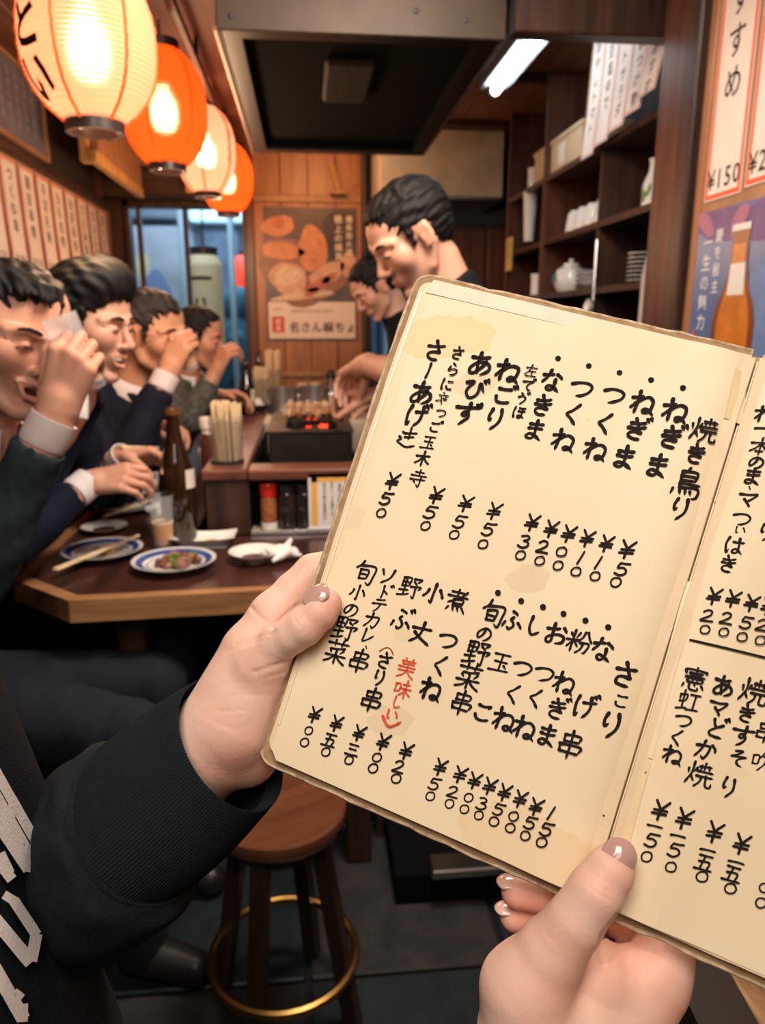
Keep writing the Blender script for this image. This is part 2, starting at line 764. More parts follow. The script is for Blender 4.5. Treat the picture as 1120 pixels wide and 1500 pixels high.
W_BAR = wood('bar_wood', (0.22, 0.072, 0.045), (0.09, 0.030, 0.020), 0.36, 0, scale=10, coat=0.12)
W_BARY = wood('bar_wood_y', (0.22, 0.072, 0.050), (0.09, 0.030, 0.022), 0.36, 1, scale=10, coat=0.12)
STEEL = mat('steel', (0.78, 0.70, 0.56), 0.42, 0.3, noise=0.35, nscale=6, bump=0.1, bscale=20)
STEEL_B = mat('bright_steel', (0.62, 0.62, 0.62), 0.25, 1.0)
HOODM = mat('hood_metal', (0.055, 0.034, 0.020), 0.5, 0.3, noise=0.5, nscale=5, bump=0.15, bscale=12)
SOOT = mat('soot', (0.005, 0.006, 0.007), 0.9, spec=0.1)
PLASTER = mat('plaster', (0.10, 0.075, 0.06), 0.8, noise=0.4, nscale=4)
DARKWALL = mat('dark_wall', (0.045, 0.028, 0.022), 0.7, noise=0.4, nscale=5)
KITCHWALL = mat('kitchen_wall', (0.05, 0.055, 0.065), 0.6, noise=0.4, nscale=5)
FLOORM = mat('floor_stone', (0.055, 0.05, 0.05), 0.45, noise=0.6, nscale=9, color2=(0.018, 0.022, 0.025), bump=0.3, bscale=30)
FLOORT = mat('floor_tile', (0.022, 0.035, 0.042), 0.4, noise=0.5, nscale=14, bump=0.2, bscale=40)
BLACK = mat('black', (0.012, 0.012, 0.013), 0.5)
WHITE_P = mat('white_ceramic', (0.80, 0.79, 0.76), 0.15, coat=0.3)
PAPER_W = mat('white_paper', (0.78, 0.70, 0.62), 0.8)
INK = mat('ink', (0.015, 0.011, 0.010), 0.75, spec=0.15)
REDP = mat('red_print', (0.72, 0.075, 0.022), 0.6)
BACKY = 4.5
LX = -1.05
CZ = 2.22


def struct(name, mb, m, parent=None, **kw):
    o = mb.build(name, m, parent, **kw)
    if parent is None:
        o['kind'] = 'structure'
    return o


# floor: slabs with recessed joints on a dark bed
fl = struct('floor', MB().box((-1.3, -1.2, -0.06), (1.6, BACKY + 0.1, -0.012)), BLACK)
slab0 = {}
for i in range(7):
    for j in range(12):
        x0, y0 = -1.25 + i * 0.41, -1.1 + j * 0.47
        if y0 > BACKY - 0.2:
            continue
        k = (i * 5 + j * 3) % 4
        if k not in slab0:
            o = MB().box((-0.2, -0.23, -0.02), (0.2, 0.23, 0.0), 0.004).build('slab', (FLOORM, FLOORT, FLOORM, FLOORT)[k], fl)
            slab0[k] = o
        else:
            o = slab0[k].copy()
            COL.objects.link(o)
        o.location = (x0 + 0.2, y0 + 0.23, rng.uniform(-0.0015, 0.0))
struct('ceiling', MB().box((-1.3, -1.2, CZ + 0.015), (1.6, BACKY + 0.1, CZ + 0.08)), DARKWALL)
ceil = bpy.data.objects['ceiling']
cp = None
for i in range(14):
    x0 = -1.05 + i * 0.165
    if cp is None:
        cp = MB().box((-0.08, 0, 0), (0.08, 5.6, 0.015), 0.003).build('plank', W_CEIL, ceil)
        o = cp
    else:
        o = cp.copy()
        COL.objects.link(o)
    o.location = (x0 + 0.08, -1.15, CZ)
struct('wall_left', MB().box((LX - 0.1, -1.2, 0), (LX, BACKY + 0.1, CZ)), DARKWALL)
struct('wall_right', MB().box((0.85, -1.2, 0), (0.95, 1.655, CZ)), wood('wall_tan_wood', (0.46, 0.25, 0.13), (0.30, 0.15, 0.075), 0.55, 2, scale=6))
struct('wall_kitchen', MB().box((1.24, 1.655, 0), (1.34, BACKY + 0.1, CZ)), KITCHWALL)
struct('wall_rear', MB().box((-1.15, -1.25, 0), (0.95, -1.2, CZ)), mat('warm_plaster', (0.55, 0.42, 0.30), 0.8))
# back wall, with the opening to the street between x -0.97 and -0.31
bw = MB()
bw.box((LX, BACKY, 0), (-0.97, BACKY + 0.1, CZ))
bw.box((-0.97, BACKY, 1.93), (-0.31, BACKY + 0.1, CZ))
bw.box((-0.97, BACKY, 0), (-0.31, BACKY + 0.1, 0.86))
bw.box((-0.31, BACKY, 0), (0.36, BACKY + 0.1, CZ))
bw.box((0.36, BACKY, 0), (0.56, BACKY + 0.1, 1.06))
bw.box((0.36, BACKY, 1.62), (0.56, BACKY + 0.1, CZ))
bw.box((0.56, BACKY, 0), (1.34, BACKY + 0.1, CZ))
struct('wall_back', bw, KITCHWALL)

# wooden facing of the back wall that carries the grilled-food poster
bp = thing('trim_1', None, None, (0.05, BACKY, 0))
bp['kind'] = 'structure'
for k in range(4):
    MB().box((-0.27 + k * 0.152, BACKY - 0.03, 0.0), (-0.27 + k * 0.152 + 0.149, BACKY, CZ), 0.003).build('panel', W_PANEL, bp, world=True)
MB().box((-0.315, BACKY - 0.06, 0), (-0.27, BACKY, CZ), 0.004).build('post', W_RED, bp, world=True)
MB().box((0.325, BACKY - 0.06, 0), (0.355, BACKY, CZ), 0.004).build('post', W_DARK, bp, world=True)
MB().box((-0.27, BACKY - 0.045, 1.93), (0.325, BACKY - 0.03, 1.965), 0.003).build('rail', W_TAN, bp, world=True)
MB().box((-0.27, BACKY - 0.045, 0.98), (0.325, BACKY - 0.03, 1.01), 0.003).build('rail', W_TAN, bp, world=True)

# street window: dark frame, mullions and glass
wn = thing('window_1', None, None, (-0.64, BACKY, 0.86))
wn['kind'] = 'structure'
GLASS_W = mat('window_glass', (0.9, 0.95, 1.0), 0.02, trans=1.0, ior=1.05, alpha=0.35)
fr = MB()
for x in (-0.97, -0.335):
    fr.box((x, BACKY - 0.03, 0.86), (x + 0.03, BACKY + 0.06, 1.93), 0.004)
fr.box((-0.97, BACKY - 0.03, 0.86), (-0.31, BACKY + 0.06, 0.90), 0.004)
fr.box((-0.97, BACKY - 0.03, 1.895), (-0.31, BACKY + 0.06, 1.93), 0.004)
fr.build('frame', W_DARK, wn, world=True)
for x in (-0.905, -0.655):
    MB().box((x, BACKY - 0.02, 0.90), (x + 0.022, BACKY + 0.03, 1.895), 0.003).build('mullion', W_RED if x < -0.9 else W_DARK, wn, world=True)
for a, b in ((-0.94, -0.905), (-0.883, -0.655), (-0.633, -0.335)):
    MB().box((a, BACKY + 0.004, 0.90), (b, BACKY + 0.008, 1.895)).build('pane', GLASS_W, wn, world=True)
w2 = thing('window_2', None, None, (0.46, BACKY, 1.06))
w2['kind'] = 'structure'
f2 = MB()
for a, b in (((0.36, 1.06), (0.385, 1.62)), ((0.535, 1.06), (0.56, 1.62)), ((0.36, 1.06), (0.56, 1.085)), ((0.36, 1.595), (0.56, 1.62))):
    f2.box((a[0], BACKY - 0.02, a[1]), (b[0], BACKY + 0.03, b[1]), 0.003)
f2.build('frame', W_DARK, w2, world=True)
MB().box((0.385, BACKY + 0.004, 1.085), (0.535, BACKY + 0.008, 1.595)).build('pane', GLASS_W, w2, world=True)

# kitchen side of the back wall: brown cupboard doors under the steel sheet
kc = thing('wall_cupboard', 'brown wooden wall cupboard at the back of the kitchen, under the steel sheet', 'cupboard', (0.85, BACKY, 1.2))
MB().box((0.60, BACKY - 0.22, 1.1), (1.20, BACKY - 0.02, 1.80), 0.004).build('body', W_DARK, kc, world=True)
for a, b in ((0.62, 0.80), (0.815, 0.99), (1.005, 1.18)):
    d = MB().box((a, BACKY - 0.24, 1.12), (b, BACKY - 0.22, 1.78), 0.004).build('door', W_RED, kc, world=True)
    MB().box((b - 0.03, BACKY - 0.255, 1.35), (b - 0.018, BACKY - 0.24, 1.5), 0.003).build('handle', W_PANEL, d, world=True)
sp = thing('steel_hood_panel', 'wide dull steel splash panel high on the back wall behind the cook in black', 'steel panel', (0.7, 4.0, 1.93))
MB().box((0.385, 4.0, 1.90), (1.01, 4.02, CZ - 0.01), 0.004).build('sheet', STEEL, sp, world=True)
MB().box((0.385, 3.99, 1.885), (1.01, 4.46, 1.90), 0.003).build('lip', STEEL_B, sp, world=True)
for xs in (0.385, 0.995):
    MB().box((xs, 4.02, 1.90), (xs + 0.015, 4.46, CZ - 0.01)).build('side', STEEL, sp, world=True)

# dark boarding and beams on the left side
lb = thing('trim_2', None, None, (-0.98, 3.2, 1.9))
lb['kind'] = 'structure'
MB().box((LX, -1.2, 1.865), (LX + 0.03, BACKY, 1.905), 0.004).build('rail', W_DARKX, lb, world=True)
MB().box((LX, -1.2, 1.46), (LX + 0.012, BACKY, 1.865), 0.002).build('backing_board', W_TAN, lb, world=True)
for y in (2.6, 3.38, 4.2):
    MB().box((LX, y, 1.905), (LX + 0.035, y + 0.05, CZ), 0.004).build('post', W_RED, lb, world=True)
MB().box((LX, BACKY - 0.16, 1.93), (-0.3, BACKY - 0.03, 2.09), 0.006).build('beam', W_DARKX, lb, world=True)
MB().box((LX, BACKY - 0.05, 0.0), (-0.975, BACKY, 1.93), 0.004).build('post', W_DARK, lb, world=True)

# dark header beam from the hood to the right wall, and the post where the kitchen begins
hb = thing('trim_3', None, None, (0.7, 2.0, 1.97))
hb['kind'] = 'structure'
MB().box((0.52, 2.0, 1.965), (0.98, 2.06, CZ), 0.004).build('beam', W_DARK, hb, world=True)
MB().box((0.86, 1.657, 0.0), (0.93, 1.70, CZ), 0.004).build('post', W_TAN, hb, world=True)
MB().box((0.84, 1.70, 0.0), (0.94, 1.765, CZ), 0.005).build('post', W_DARK, hb, world=True)
MB().box((0.85, 1.775, 0.0), (0.95, 1.90, CZ), 0.006).build('post', W_RED, hb, world=True)
MB().box((0.845, 1.64, 0.0), (0.862, 1.66, CZ), 0.003).build('corner_strip', W_PANEL, hb, world=True)

# ------------------------------------------------------------------ extractor hood over the grill
hd = thing('extractor_hood', 'big brown metal extractor hood with a black inside hanging over the grill', 'hood', (0.15, 2.6, 1.945))
x0, x1, y0, y1, zb, zt = -0.19, 0.50, 2.0, 3.3, 1.945, CZ
MB().box((x0, y0, zb), (x1, y0 + 0.012, zt), 0.003).build('front_panel', HOODM, hd, world=True)
MB().box((x0, y1 - 0.012, zb), (x1, y1, zt), 0.003).build('back_panel', HOODM, hd, world=True)
MB().box((x0, y0 + 0.012, zb), (x0 + 0.012, y1 - 0.012, zt), 0.003).build('side_panel', HOODM, hd, world=True)
MB().box((x1 - 0.012, y0 + 0.012, zb), (x1, y1 - 0.012, zt), 0.003).build('side_panel', HOODM, hd, world=True)
RIM = mat('hood_rim', (0.028, 0.026, 0.026), 0.35, 0.7)
r = MB()
iw = 0.055
r.box((x0 + .012, y0 + .012, zb + 0.001), (x1 - .012, y0 + iw, zb + 0.012)).box((x0 + .012, y1 - iw, zb + 0.001), (x1 - .012, y1 - .012, zb + 0.012))
r.box((x0 + .012, y0 + iw, zb + 0.001), (x0 + iw, y1 - iw, zb + 0.012)).box((x1 - iw, y0 + iw, zb + 0.001), (x1 - .012, y1 - iw, zb + 0.012))
r.build('rim', RIM, hd, world=True)
MB().box((x0 + iw, y0 + iw, zb + 0.035), (x1 - iw, y1 - iw, zb + 0.045)).box((x0 + iw - .004, y0 + iw, zb + .012), (x0 + iw, y1 - iw, zb + .035)).box((x1 - iw, y0 + iw, zb + .012), (x1 - iw + .004, y1 - iw, zb + .035)).box((x0 + iw, y0 + iw - .004, zb + .012), (x1 - iw, y0 + iw, zb + .035)).box((x0 + iw, y1 - iw, zb + .012), (x1 - iw, y1 - iw + .004, zb + .035)).build('soot_lining', SOOT, hd, world=True)
MB().box((0.07, 2.25, 1.955), (0.21, 2.62, 1.979), 0.01).build('filter_box', mat('filter_box', (0.010, 0.011, 0.012), 0.7), hd, world=True)
for yy in (y0 - 0.002, ):
    MB().box((x0 - 0.006, yy - 0.004, zb - 0.004), (x0 + 0.002, y1, zb + 0.006), 0.001).build('edge_strip', mat('hood_edge', (0.42, 0.22, 0.14), 0.3, 0.8), hd, world=True)
for px_, z_ in ((0.28, 2.0), (0.40, 1.985), (-0.155, 1.975)):
    MB().lathe([(0.0, -0.004), (0.006, -0.003), (0.007, 0.0), (0.0, 0.0)], 10, (px_, y0 - 0.0005, z_), axis=(0, 1, 0)).build('rivet', BLACK, hd, world=True)

# ------------------------------------------------------------------ fluorescent lamp on the kitchen ceiling
fx = thing('fluorescent_lamp', 'bright white fluorescent tube in a pale fitting on the kitchen ceiling', 'lamp', (0.705, 2.68, 2.1))
MB().box((0.655, 2.21, 2.115), (0.765, 3.02, 2.165), 0.006).build('housing', mat('lamp_housing', (0.7, 0.72, 0.74), 0.5), fx, world=True)
TUBE = mat('tube_light', (1, 1, 1), 0.5, emit=(0.78, 0.92, 1.0), estr=23.0)
MB().rod((0.705, 2.27, 2.098), (0.705, 2.95, 2.098), 0.0155, n=14).build('tube', TUBE, fx, smooth=True, world=True)
for y in (2.255, 2.965):
    MB().rod((0.705, y - 0.015, 2.098), (0.705, y + 0.015, 2.098), 0.018, n=14).box((0.69, y - .01, 2.095), (0.72, y + .01, 2.12)).build('end_cap', mat('lamp_cap', (0.75, 0.75, 0.72), 0.4), fx, world=True)
for yh in (2.5, 2.85):
    MB().rod((0.705, yh, 2.16), (0.705, yh, CZ), 0.008).build('hanger', BLACK, fx, world=True)
# rafters of the lower kitchen ceiling
kt = thing('trim_4', None, None, (0.9, 3.3, 2.18))
kt['kind'] = 'structure'
for y in (2.45, 3.15, 3.85):
    MB().box((0.51, y, CZ - 0.03), (1.24, y + 0.04, CZ), 0.004).build('rafter', W_DARKX, kt, world=True)

# ------------------------------------------------------------------ rail that carries the lanterns
lr = thing('lantern_rail', 'long dark metal rail under the wooden ceiling that carries the paper lanterns', 'rail', (-0.345, 2.6, 2.12))
MB().box((-0.357, 0.9, 2.125), (-0.333, 4.40, 2.15), 0.003).build('bar', mat('rail_metal', (0.05, 0.035, 0.03), 0.4, 0.6), lr, world=True)
for y in (1.1, 2.0, 2.9, 3.8):
    MB().rod((-0.345, y, 2.15), (-0.345, y, CZ), 0.007).build('bracket', BLACK, lr, world=True)

# ------------------------------------------------------------------ paper lanterns
def lantern_mat(name, col, strength, rim):
    m = bpy.data.materials.new(name)
    m.use_nodes = True
    nt = m.node_tree
    nt.nodes.clear()
    out = nt.nodes.new('ShaderNodeOutputMaterial')
    tc = nt.nodes.new('ShaderNodeTexCoord')
    # paper: soft light passes through it, and the bulb shows through as a blurred spot
    tr = nt.nodes.new('ShaderNodeBsdfTranslucent')
    df = nt.nodes.new('ShaderNodeBsdfDiffuse')
    rf = nt.nodes.new('ShaderNodeBsdfRefraction')
    em = nt.nodes.new('ShaderNodeEmission')
    rf.inputs['Roughness'].default_value = 0.44
    rf.inputs['IOR'].default_value = 1.25
    rf.inputs['Color'].default_value = (1.0, 0.60, 0.40, 1)
    n = nt.nodes.new('ShaderNodeTexNoise')
    n.inputs['Scale'].default_value = 12
    nt.links.new(tc.outputs['Object'], n.inputs['Vector'])
    rp = nt.nodes.new('ShaderNodeValToRGB')
    rp.color_ramp.elements[0].color = (*[c * 0.82 for c in col], 1)
    rp.color_ramp.elements[1].color = (*col, 1)
    nt.links.new(n.outputs['Fac'], rp.inputs[0])
    for q in (tr, df, em):
        nt.links.new(rp.outputs[0], q.inputs['Color'])
    em.inputs['Strength'].default_value = strength
    m1 = nt.nodes.new('ShaderNodeMixShader')
    m1.inputs[0].default_value = 0.45
    m2 = nt.nodes.new('ShaderNodeMixShader')
    m2.inputs[0].default_value = 0.34
    nt.links.new(df.outputs[0], m1.inputs[1])
    nt.links.new(tr.outputs[0], m1.inputs[2])
    nt.links.new(m1.outputs[0], m2.inputs[1])
    nt.links.new(rf.outputs[0], m2.inputs[2])
    ad = nt.nodes.new('ShaderNodeAddShader')
    nt.links.new(m2.outputs[0], ad.inputs[0])
    nt.links.new(em.outputs[0], ad.inputs[1])
    nt.links.new(ad.outputs[0], out.inputs[0])
    return m


L_PEACH = lantern_mat('lantern_paper_peach', (1.0, 0.45, 0.25), 0.62, 0)
L_ORANGE = lantern_mat('lantern_paper_orange', (1.0, 0.105, 0.010), 0.80, 0)
L_PINK = lantern_mat('lantern_paper_pink', (1.0, 0.42, 0.26), 0.70, 0)
L_RIBM = mat('lantern_seam', (0.75, 0.10, 0.01), 0.6, emit=(1.0, 0.12, 0.005), estr=0.45)
L_CAP = mat('lantern_cap', (0.035, 0.02, 0.018), 0.35)


def lantern(c, R, H, m, label, glow, text=None, tang=0.0, ribs=34, seams=6):
    t = thing('paper_lantern', label, 'lantern', (c[0], c[1], c[2] - H / 2 - 0.02), group='lit paper lanterns on the rail')
    prof = []
    N = ribs * 4
    for i in range(N + 1):
        s = i / N
        z = (s - 0.5) * H
        q = abs(2 * s - 1)
        rr = R * (1 - q ** 2.6 * 0.52) * (1 - 0.10 * q ** 10)
        rr += 0.0011 * R / 0.12 * math.cos(2 * math.pi * s * ribs)
        prof.append((rr, c[2] + z))
    mb = MB()
    n = 40
    vs = [(c[0] + r_ * math.cos(2 * math.pi * k / n), c[1] + r_ * math.sin(2 * math.pi * k / n), z) for r_, z in prof for k in range(n)]
    fs = [(i * n + k, i * n + (k + 1) % n, (i + 1) * n + (k + 1) % n, (i + 1) * n + k) for i in range(N) for k in range(n)]
    mb.add(vs, fs)
    sh = mb.build('shade', m, t, smooth=True, world=True)
    for k in range(seams):
        a = 2 * math.pi * k / seams + tang
        pts = [(c[0] + (r_ + 0.0006) * math.cos(a), c[1] + (r_ + 0.0006) * math.sin(a), z) for r_, z in prof[::6]]
        MB().tube(pts, 0.0034 * R / 0.12, 6).build('seam', L_RIBM, t, smooth=True, world=True)
    re = prof[0][0]
    cap = MB().lathe([(re * 0.80, -0.006), (re * 1.02, -0.006), (re * 1.02, 0.02), (re * 0.80, 0.02)], 26, (c[0], c[1], c[2] - H / 2 - 0.012), closed=True)
    cp_ = cap.build('bottom_ring', L_CAP, t, smooth=True, world=True)
    for k in range(4):
        a = k * math.pi / 2 - 1.9
        MB().lathe([(0.0, -0.003), (0.006, -0.002), (0.006, 0.001), (0, 0.001)], 8, (c[0] + re * .9 * math.cos(a), c[1] + re * .9 * math.sin(a), c[2] - H / 2 - 0.018)).build('stud', STEEL_B, cp_, world=True)
    MB().lathe([(re * 0.70, 0.0), (re * 0.98, 0.0), (re * 0.98, 0.03), (re * 0.70, 0.03)], 26, (c[0], c[1], c[2] + H / 2 - 0.006), closed=True).build('top_ring', L_CAP, t, smooth=True, world=True)
    MB().lathe([(0.0, -0.042), (0.022, -0.034), (0.031, -0.012), (0.028, 0.012), (0.014, 0.034), (0.012, 0.05), (0, 0.05)], 16, (c[0], c[1], c[2] - 0.01)).build('bulb', mat('bulb_glow_%d' % int(glow), (1, 0.9, 0.7), 0.5, emit=(1.0, 0.80, 0.55), estr=glow * 0.62), t, smooth=True, world=True)
    MB().rod((c[0], c[1], c[2] + 0.04), (c[0], c[1], 2.13), 0.003, n=6).bar((c[0] - re, c[1], c[2] + H / 2 + .02), (c[0] + re, c[1], c[2] + H / 2 + .02), .006, .004).build('hanging_wire', BLACK, t, world=True)
    if text:
        a0, top, size, col_, off = text
        V, F = [], []
        mbt = MB()
        for i, chh in enumerate(col_):
            gv, gf = glyph_fine(chh, off)
            out = []
            for gx, gy in gv:
                z = top - i * size * 0.95 + gy * size
                s = min(max(z / H + 0.5, 0), 1)
                q = abs(2 * s - 1)
                rr = R * (1 - q ** 2.6 * 0.52) * (1 - 0.10 * q ** 10) + 0.0026
                aa = a0 + gx * size / R
                out.append((c[0] + rr * math.cos(aa), c[1] + rr * math.sin(aa), c[2] + z))
            mbt.add(out, gf)
        mbt.build('lettering', INK, t, world=True)
    l = bpy.data.lights.new('lantern_glow', 'POINT')
    l.energy = glow * 0.14
    l.color = (1.0, 0.62, 0.34)
    l.shadow_soft_size = R * 0.5
    lo = bpy.data.objects.new('lantern_glow', l)
    COL.objects.link(lo)
    lo.location = (c[0], c[1], c[2] - H / 2 - 0.14)
    lo.parent = t
    lo.matrix_parent_inverse = wm(t).inverted()
    return t


lantern(tuple(at(129, 62, 1.44)), 0.124, 0.285, L_PEACH, 'largest, nearest peach paper lantern with bold black brush letters on its left', 40, text=(math.radians(226), 0.085, 0.088, 'っとい', 0.035), tang=0.28)
lantern(tuple(at(240, 159, 2.22)), 0.123, 0.31, L_ORANGE, 'deep orange paper lantern without letters, second along the rail', 40, tang=0.3)
lantern(tuple(at(301, 221, 3.05)), 0.119, 0.32, L_PINK, 'pale pink paper lantern with thin letters down its right side, third along the rail', 55, text=(math.radians(330), 0.10, 0.05, 'やきとり', 0.0), tang=0.5)
lantern(tuple(at(332, 261, 3.5)), 0.118, 0.30, L_ORANGE, 'smallest, farthest plain orange paper lantern, half behind the pale pink one', 45, tang=0.2)

# ================================================================== table, counter and seats
tb = thing('dining_table', 'dark wooden table with a clipped corner and a thick worn light wood edge', 'table', (-0.3, 1.7, 0))
TZ = 0.74
out = [(-0.487, 1.476), (0.16, 1.51), (0.16, 1.96), (-0.275, 1.96), (-0.275, 3.9), (-0.70, 3.9), (-0.645, 1.62)]
def inset(poly, d):
    n = len(poly)
    res = []
    for i in range(n):
        p0, p1, p2 = [np.array(poly[(i + k) % n]) for k in (-1, 0, 1)]
        e1 = (p1 - p0) / np.linalg.norm(p1 - p0)
        e2 = (p2 - p1) / np.linalg.norm(p2 - p1)
        n1 = np.array([-e1[1], e1[0]])
        n2 = np.array([-e2[1], e2[0]])
        m = n1 + n2
        m /= (1 + n1 @ n2)
        res.append(tuple(p1 + m * d))
    return res
inn = inset(out, 0.030)
MB().prism(inn, TZ - 0.035, TZ - 0.0015).build('table_top', W_TOP, tb, world=True)
for i in (0, 1, 5, 6):
    j = (i + 1) % len(out)
    q = [out[i], out[j], inn[j], inn[i]]
    mb = MB().prism(q, TZ - 0.048, TZ)
    o = mb.build('edge_strip', W_EDGEY if i == 5 else W_EDGE, tb, world=True)
for x, y in ((-0.40, 1.62), (0.10, 1.60), (-0.55, 3.7)):
    MB().box((x - 0.03, y - 0.03, 0), (x + 0.03, y + 0.03, TZ - 0.035), 0.004).build('leg', W_DARK, tb, world=True)
MB().bar((-0.40, 1.66, 0.35), (0.10, 1.63, 0.35), 0.03, 0.05).build('stretcher', W_DARKX, tb, world=True)

# raised L-shaped counter around the grill
ct = thing('grill_counter', 'raised L-shaped brown wooden counter around the charcoal grill with an open shelf', 'counter', (-0.1, 2.2, 0))
BZ = 0.916
MB().box((-0.275, 1.92, BZ - 0.028), (-0.158, 3.95, BZ), 0.005).build('counter_top', W_BARY, ct, world=True)
MB().box((-0.157, 1.915, BZ - 0.028), (0.17, 2.015, BZ), 0.005).build('counter_top', W_BAR, ct, world=True)
MB().box((-0.268, 1.93, TZ), (-0.155, 1.955, BZ - 0.029), 0.003).build('post_panel', W_DARK, ct, world=True)
MB().box((-0.262, 1.955, 0), (-0.235, 3.9, BZ - 0.029), 0.003).build('side_panel', W_DARK, ct, world=True)
MB().box((-0.155, 2.0, 0), (0.17, 2.02, BZ - 0.029)).build('back_panel', SOOT, ct, world=True)
MB().box((-0.155, 1.93, TZ - 0.0), (0.165, 2.0, TZ + 0.006), 0.002).build('shelf_tray', STEEL, ct, world=True)
MB().box((-0.155, 1.922, TZ + 0.0005), (0.165, 1.929, TZ + 0.012), 0.001).build('tray_edge', STEEL_B, ct, world=True)
MB().box((0.145, 1.93, TZ + .006), (0.165, 2.0, BZ - 0.029), 0.003).build('end_panel', W_DARK, ct, world=True)
MB().box((-0.235, 2.02, 0.0), (0.31, 3.95, 0.80), 0.004).build('grill_bed', SOOT, ct, world=True)
MB().box((-0.158, 2.02, 0.80), (-0.150, 3.9, BZ - 0.03)).build('inner_wall', SOOT, ct, world=True)

# steel rail low on the kitchen front and the dark front itself
kf = thing('base_cabinet', 'dark boarded cabinet under the table with a low steel step', 'cabinet', (0.02, 1.83, 0))
MB().box((-0.10, 1.74, 0.0), (0.15, 1.92, 0.70), 0.004).build('body', SOOT, kf, world=True)
MB().box((0.172, 1.425, 0.0), (0.46, 1.735, 0.078), 0.003).build('plinth', SOOT, kf, world=True)
MB().box((0.25, 1.40, 0.079), (0.46, 1.46, 0.103), 0.004).build('steel_step', STEEL_B, kf, world=True)
MB().box((0.15, 1.66, 0.0), (0.17, 1.74, 0.70), 0.004).build('post', W_DARK, kf, world=True)

# stools
SEAT_M = wood('stool_seat', (0.20, 0.075, 0.035), (0.10, 0.035, 0.018), 0.16, 0, scale=9, coat=0.6)
BRASS = mat('brass', (0.42, 0.26, 0.08), 0.35, 1.0, noise=0.3, nscale=20)
W_LEG = wood('stool_leg', (0.055, 0.028, 0.016), (0.022, 0.012, 0.008), 0.4, 2)


def stool(x, y, z, R, rz, label):
    t = thing('bar_stool', label, 'stool', (x, y, 0), rz, 'round wooden stools')
    MB().lathe([(0, z - 0.034), (R * 0.93, z - 0.034), (R * 0.985, z - 0.026), (R, z - 0.012), (R * 0.985, z - 0.003), (R * 0.95, z), (R * 0.6, z - 0.004), (0, z - 0.007)], 48).build('seat', SEAT_M, t, smooth=True)
    MB().lathe([(R * 0.62, z - 0.07), (R * 0.70, z - 0.07), (R * 0.70, z - 0.034), (R * 0.62, z - 0.034)], 32, closed=True).build('seat_ring', W_LEG, t, smooth=True)
    for k in range(4):
        a = math.pi / 4 + k * math.pi / 2
        MB().bar((R * 0.60 * math.cos(a), R * 0.60 * math.sin(a), z - 0.035), (R * 1.12 * math.cos(a), R * 1.12 * math.sin(a), 0.0), 0.028, 0.028, up=(math.cos(a), math.sin(a), 0)).build('leg', W_LEG, t)
    pts = [(R * 1.10 * math.cos(q), R * 1.10 * math.sin(q), 0.13) for q in np.linspace(0, 2 * math.pi, 41)[:-1]]
    MB().tube(pts, 0.009, 8, closed=True).build('foot_ring', BRASS, t, smooth=True)
    return t


s0 = stool(-0.068, 1.185, 0.45, 0.122, 0.4, 'empty stool with a glossy reddish brown round seat and brass foot ring')
for i, (x, y) in enumerate(((-0.88, 1.44), (-0.88, 1.95), (-0.76, 2.55), (-0.74, 3.2))):
    c = copy_tree(s0)
    c.location = (x, y, 0)
    c['label'] = ['stool under the laughing man nearest the camera', 'stool under the smiling man in the dark blue suit', 'stool under the drinking man with glasses', 'stool under the farthest man in a patterned grey jacket'][i]

# ------------------------------------------------------------------ crockery and food on the table
BLUE = mat('blue_glaze', (0.06, 0.12, 0.42), 0.2, noise=0.5, nscale=60)
SOY = mat('soy_sauce', (0.06, 0.018, 0.008), 0.12, coat=0.5)
SOYP = mat('sauce_stain', (0.28, 0.11, 0.045), 0.3)
WOODC = mat('chopstick_wood', (0.88, 0.68, 0.42), 0.55, noise=0.2, nscale=40)
TISSUE = mat('tissue', (0.86, 0.85, 0.83), 0.85, bump=0.4, bscale=80)


def dish(name, label, cat, c, R, H, group, blue=False, sauce=None, foot=0.5):
    t = thing(name, label, cat, c, group=group)
    prof = [(R * foot, 0), (R * foot, H * 0.18), (R * 0.80, H * 0.55), (R * 0.985, H * 0.96), (R, H), (R * 0.965, H * 1.0), (R * 0.78, H * 0.66), (R * 0.55, H * 0.36), (0, H * 0.30)]
    MB().lathe([(0, 0)] + prof, 44).build('body', WHITE_P, t, smooth=True)
    if blue:
        rr = lambda s: (R * (0.60 + s * 0.345), H * (0.40 + 0.565 * s ** 1.15) + 0.0012)
        for a, b in ((0.08, 0.14), (0.42, 0.86)):
            MB().lathe([rr(a), rr((a + b) / 2), rr(b)], 44).v
            m_ = MB()
            n = 44
            pr = [rr(a), rr((a + b) / 2), rr(b)]
            vs = [(r_ * math.cos(2 * math.pi * k / n), r_ * math.sin(2 * math.pi * k / n), z) for r_, z in pr for k in range(n)]
            fs = [(i * n + k, i * n + (k + 1) % n, (i + 1) * n + (k + 1) % n, (i + 1) * n + k) for i in range(2) for k in range(n)]
            m_.add(vs, fs).build('blue_band', BLUE, t, smooth=True)
    if sauce:
        MB().lathe([(0, H * 0.42), (R * sauce, H * 0.42), (R * sauce * 0.98, H * 0.36), (0, H * 0.34)], 30, squash=(1, 0.8)).build('sauce', SOY, t, smooth=True)
    return t


def morsel(name, label, c, r, m, sq=(1, 1, 1), seed=0, group=None):
    """one irregular bite of food"""
    g = np.random.default_rng(seed)
    b = Blob(r / 5, r * 0.4)
    for _ in range(5):
        d = g.normal(size=3) * r * 0.42 * np.array(sq)
        b.ell(np.array(c) + d, np.array(sq) * r * g.uniform(0.5, 0.75))
    V, F = b.build()
    o = skin_mesh(name, V, F, m)
    return tag(o, label, 'food', group)


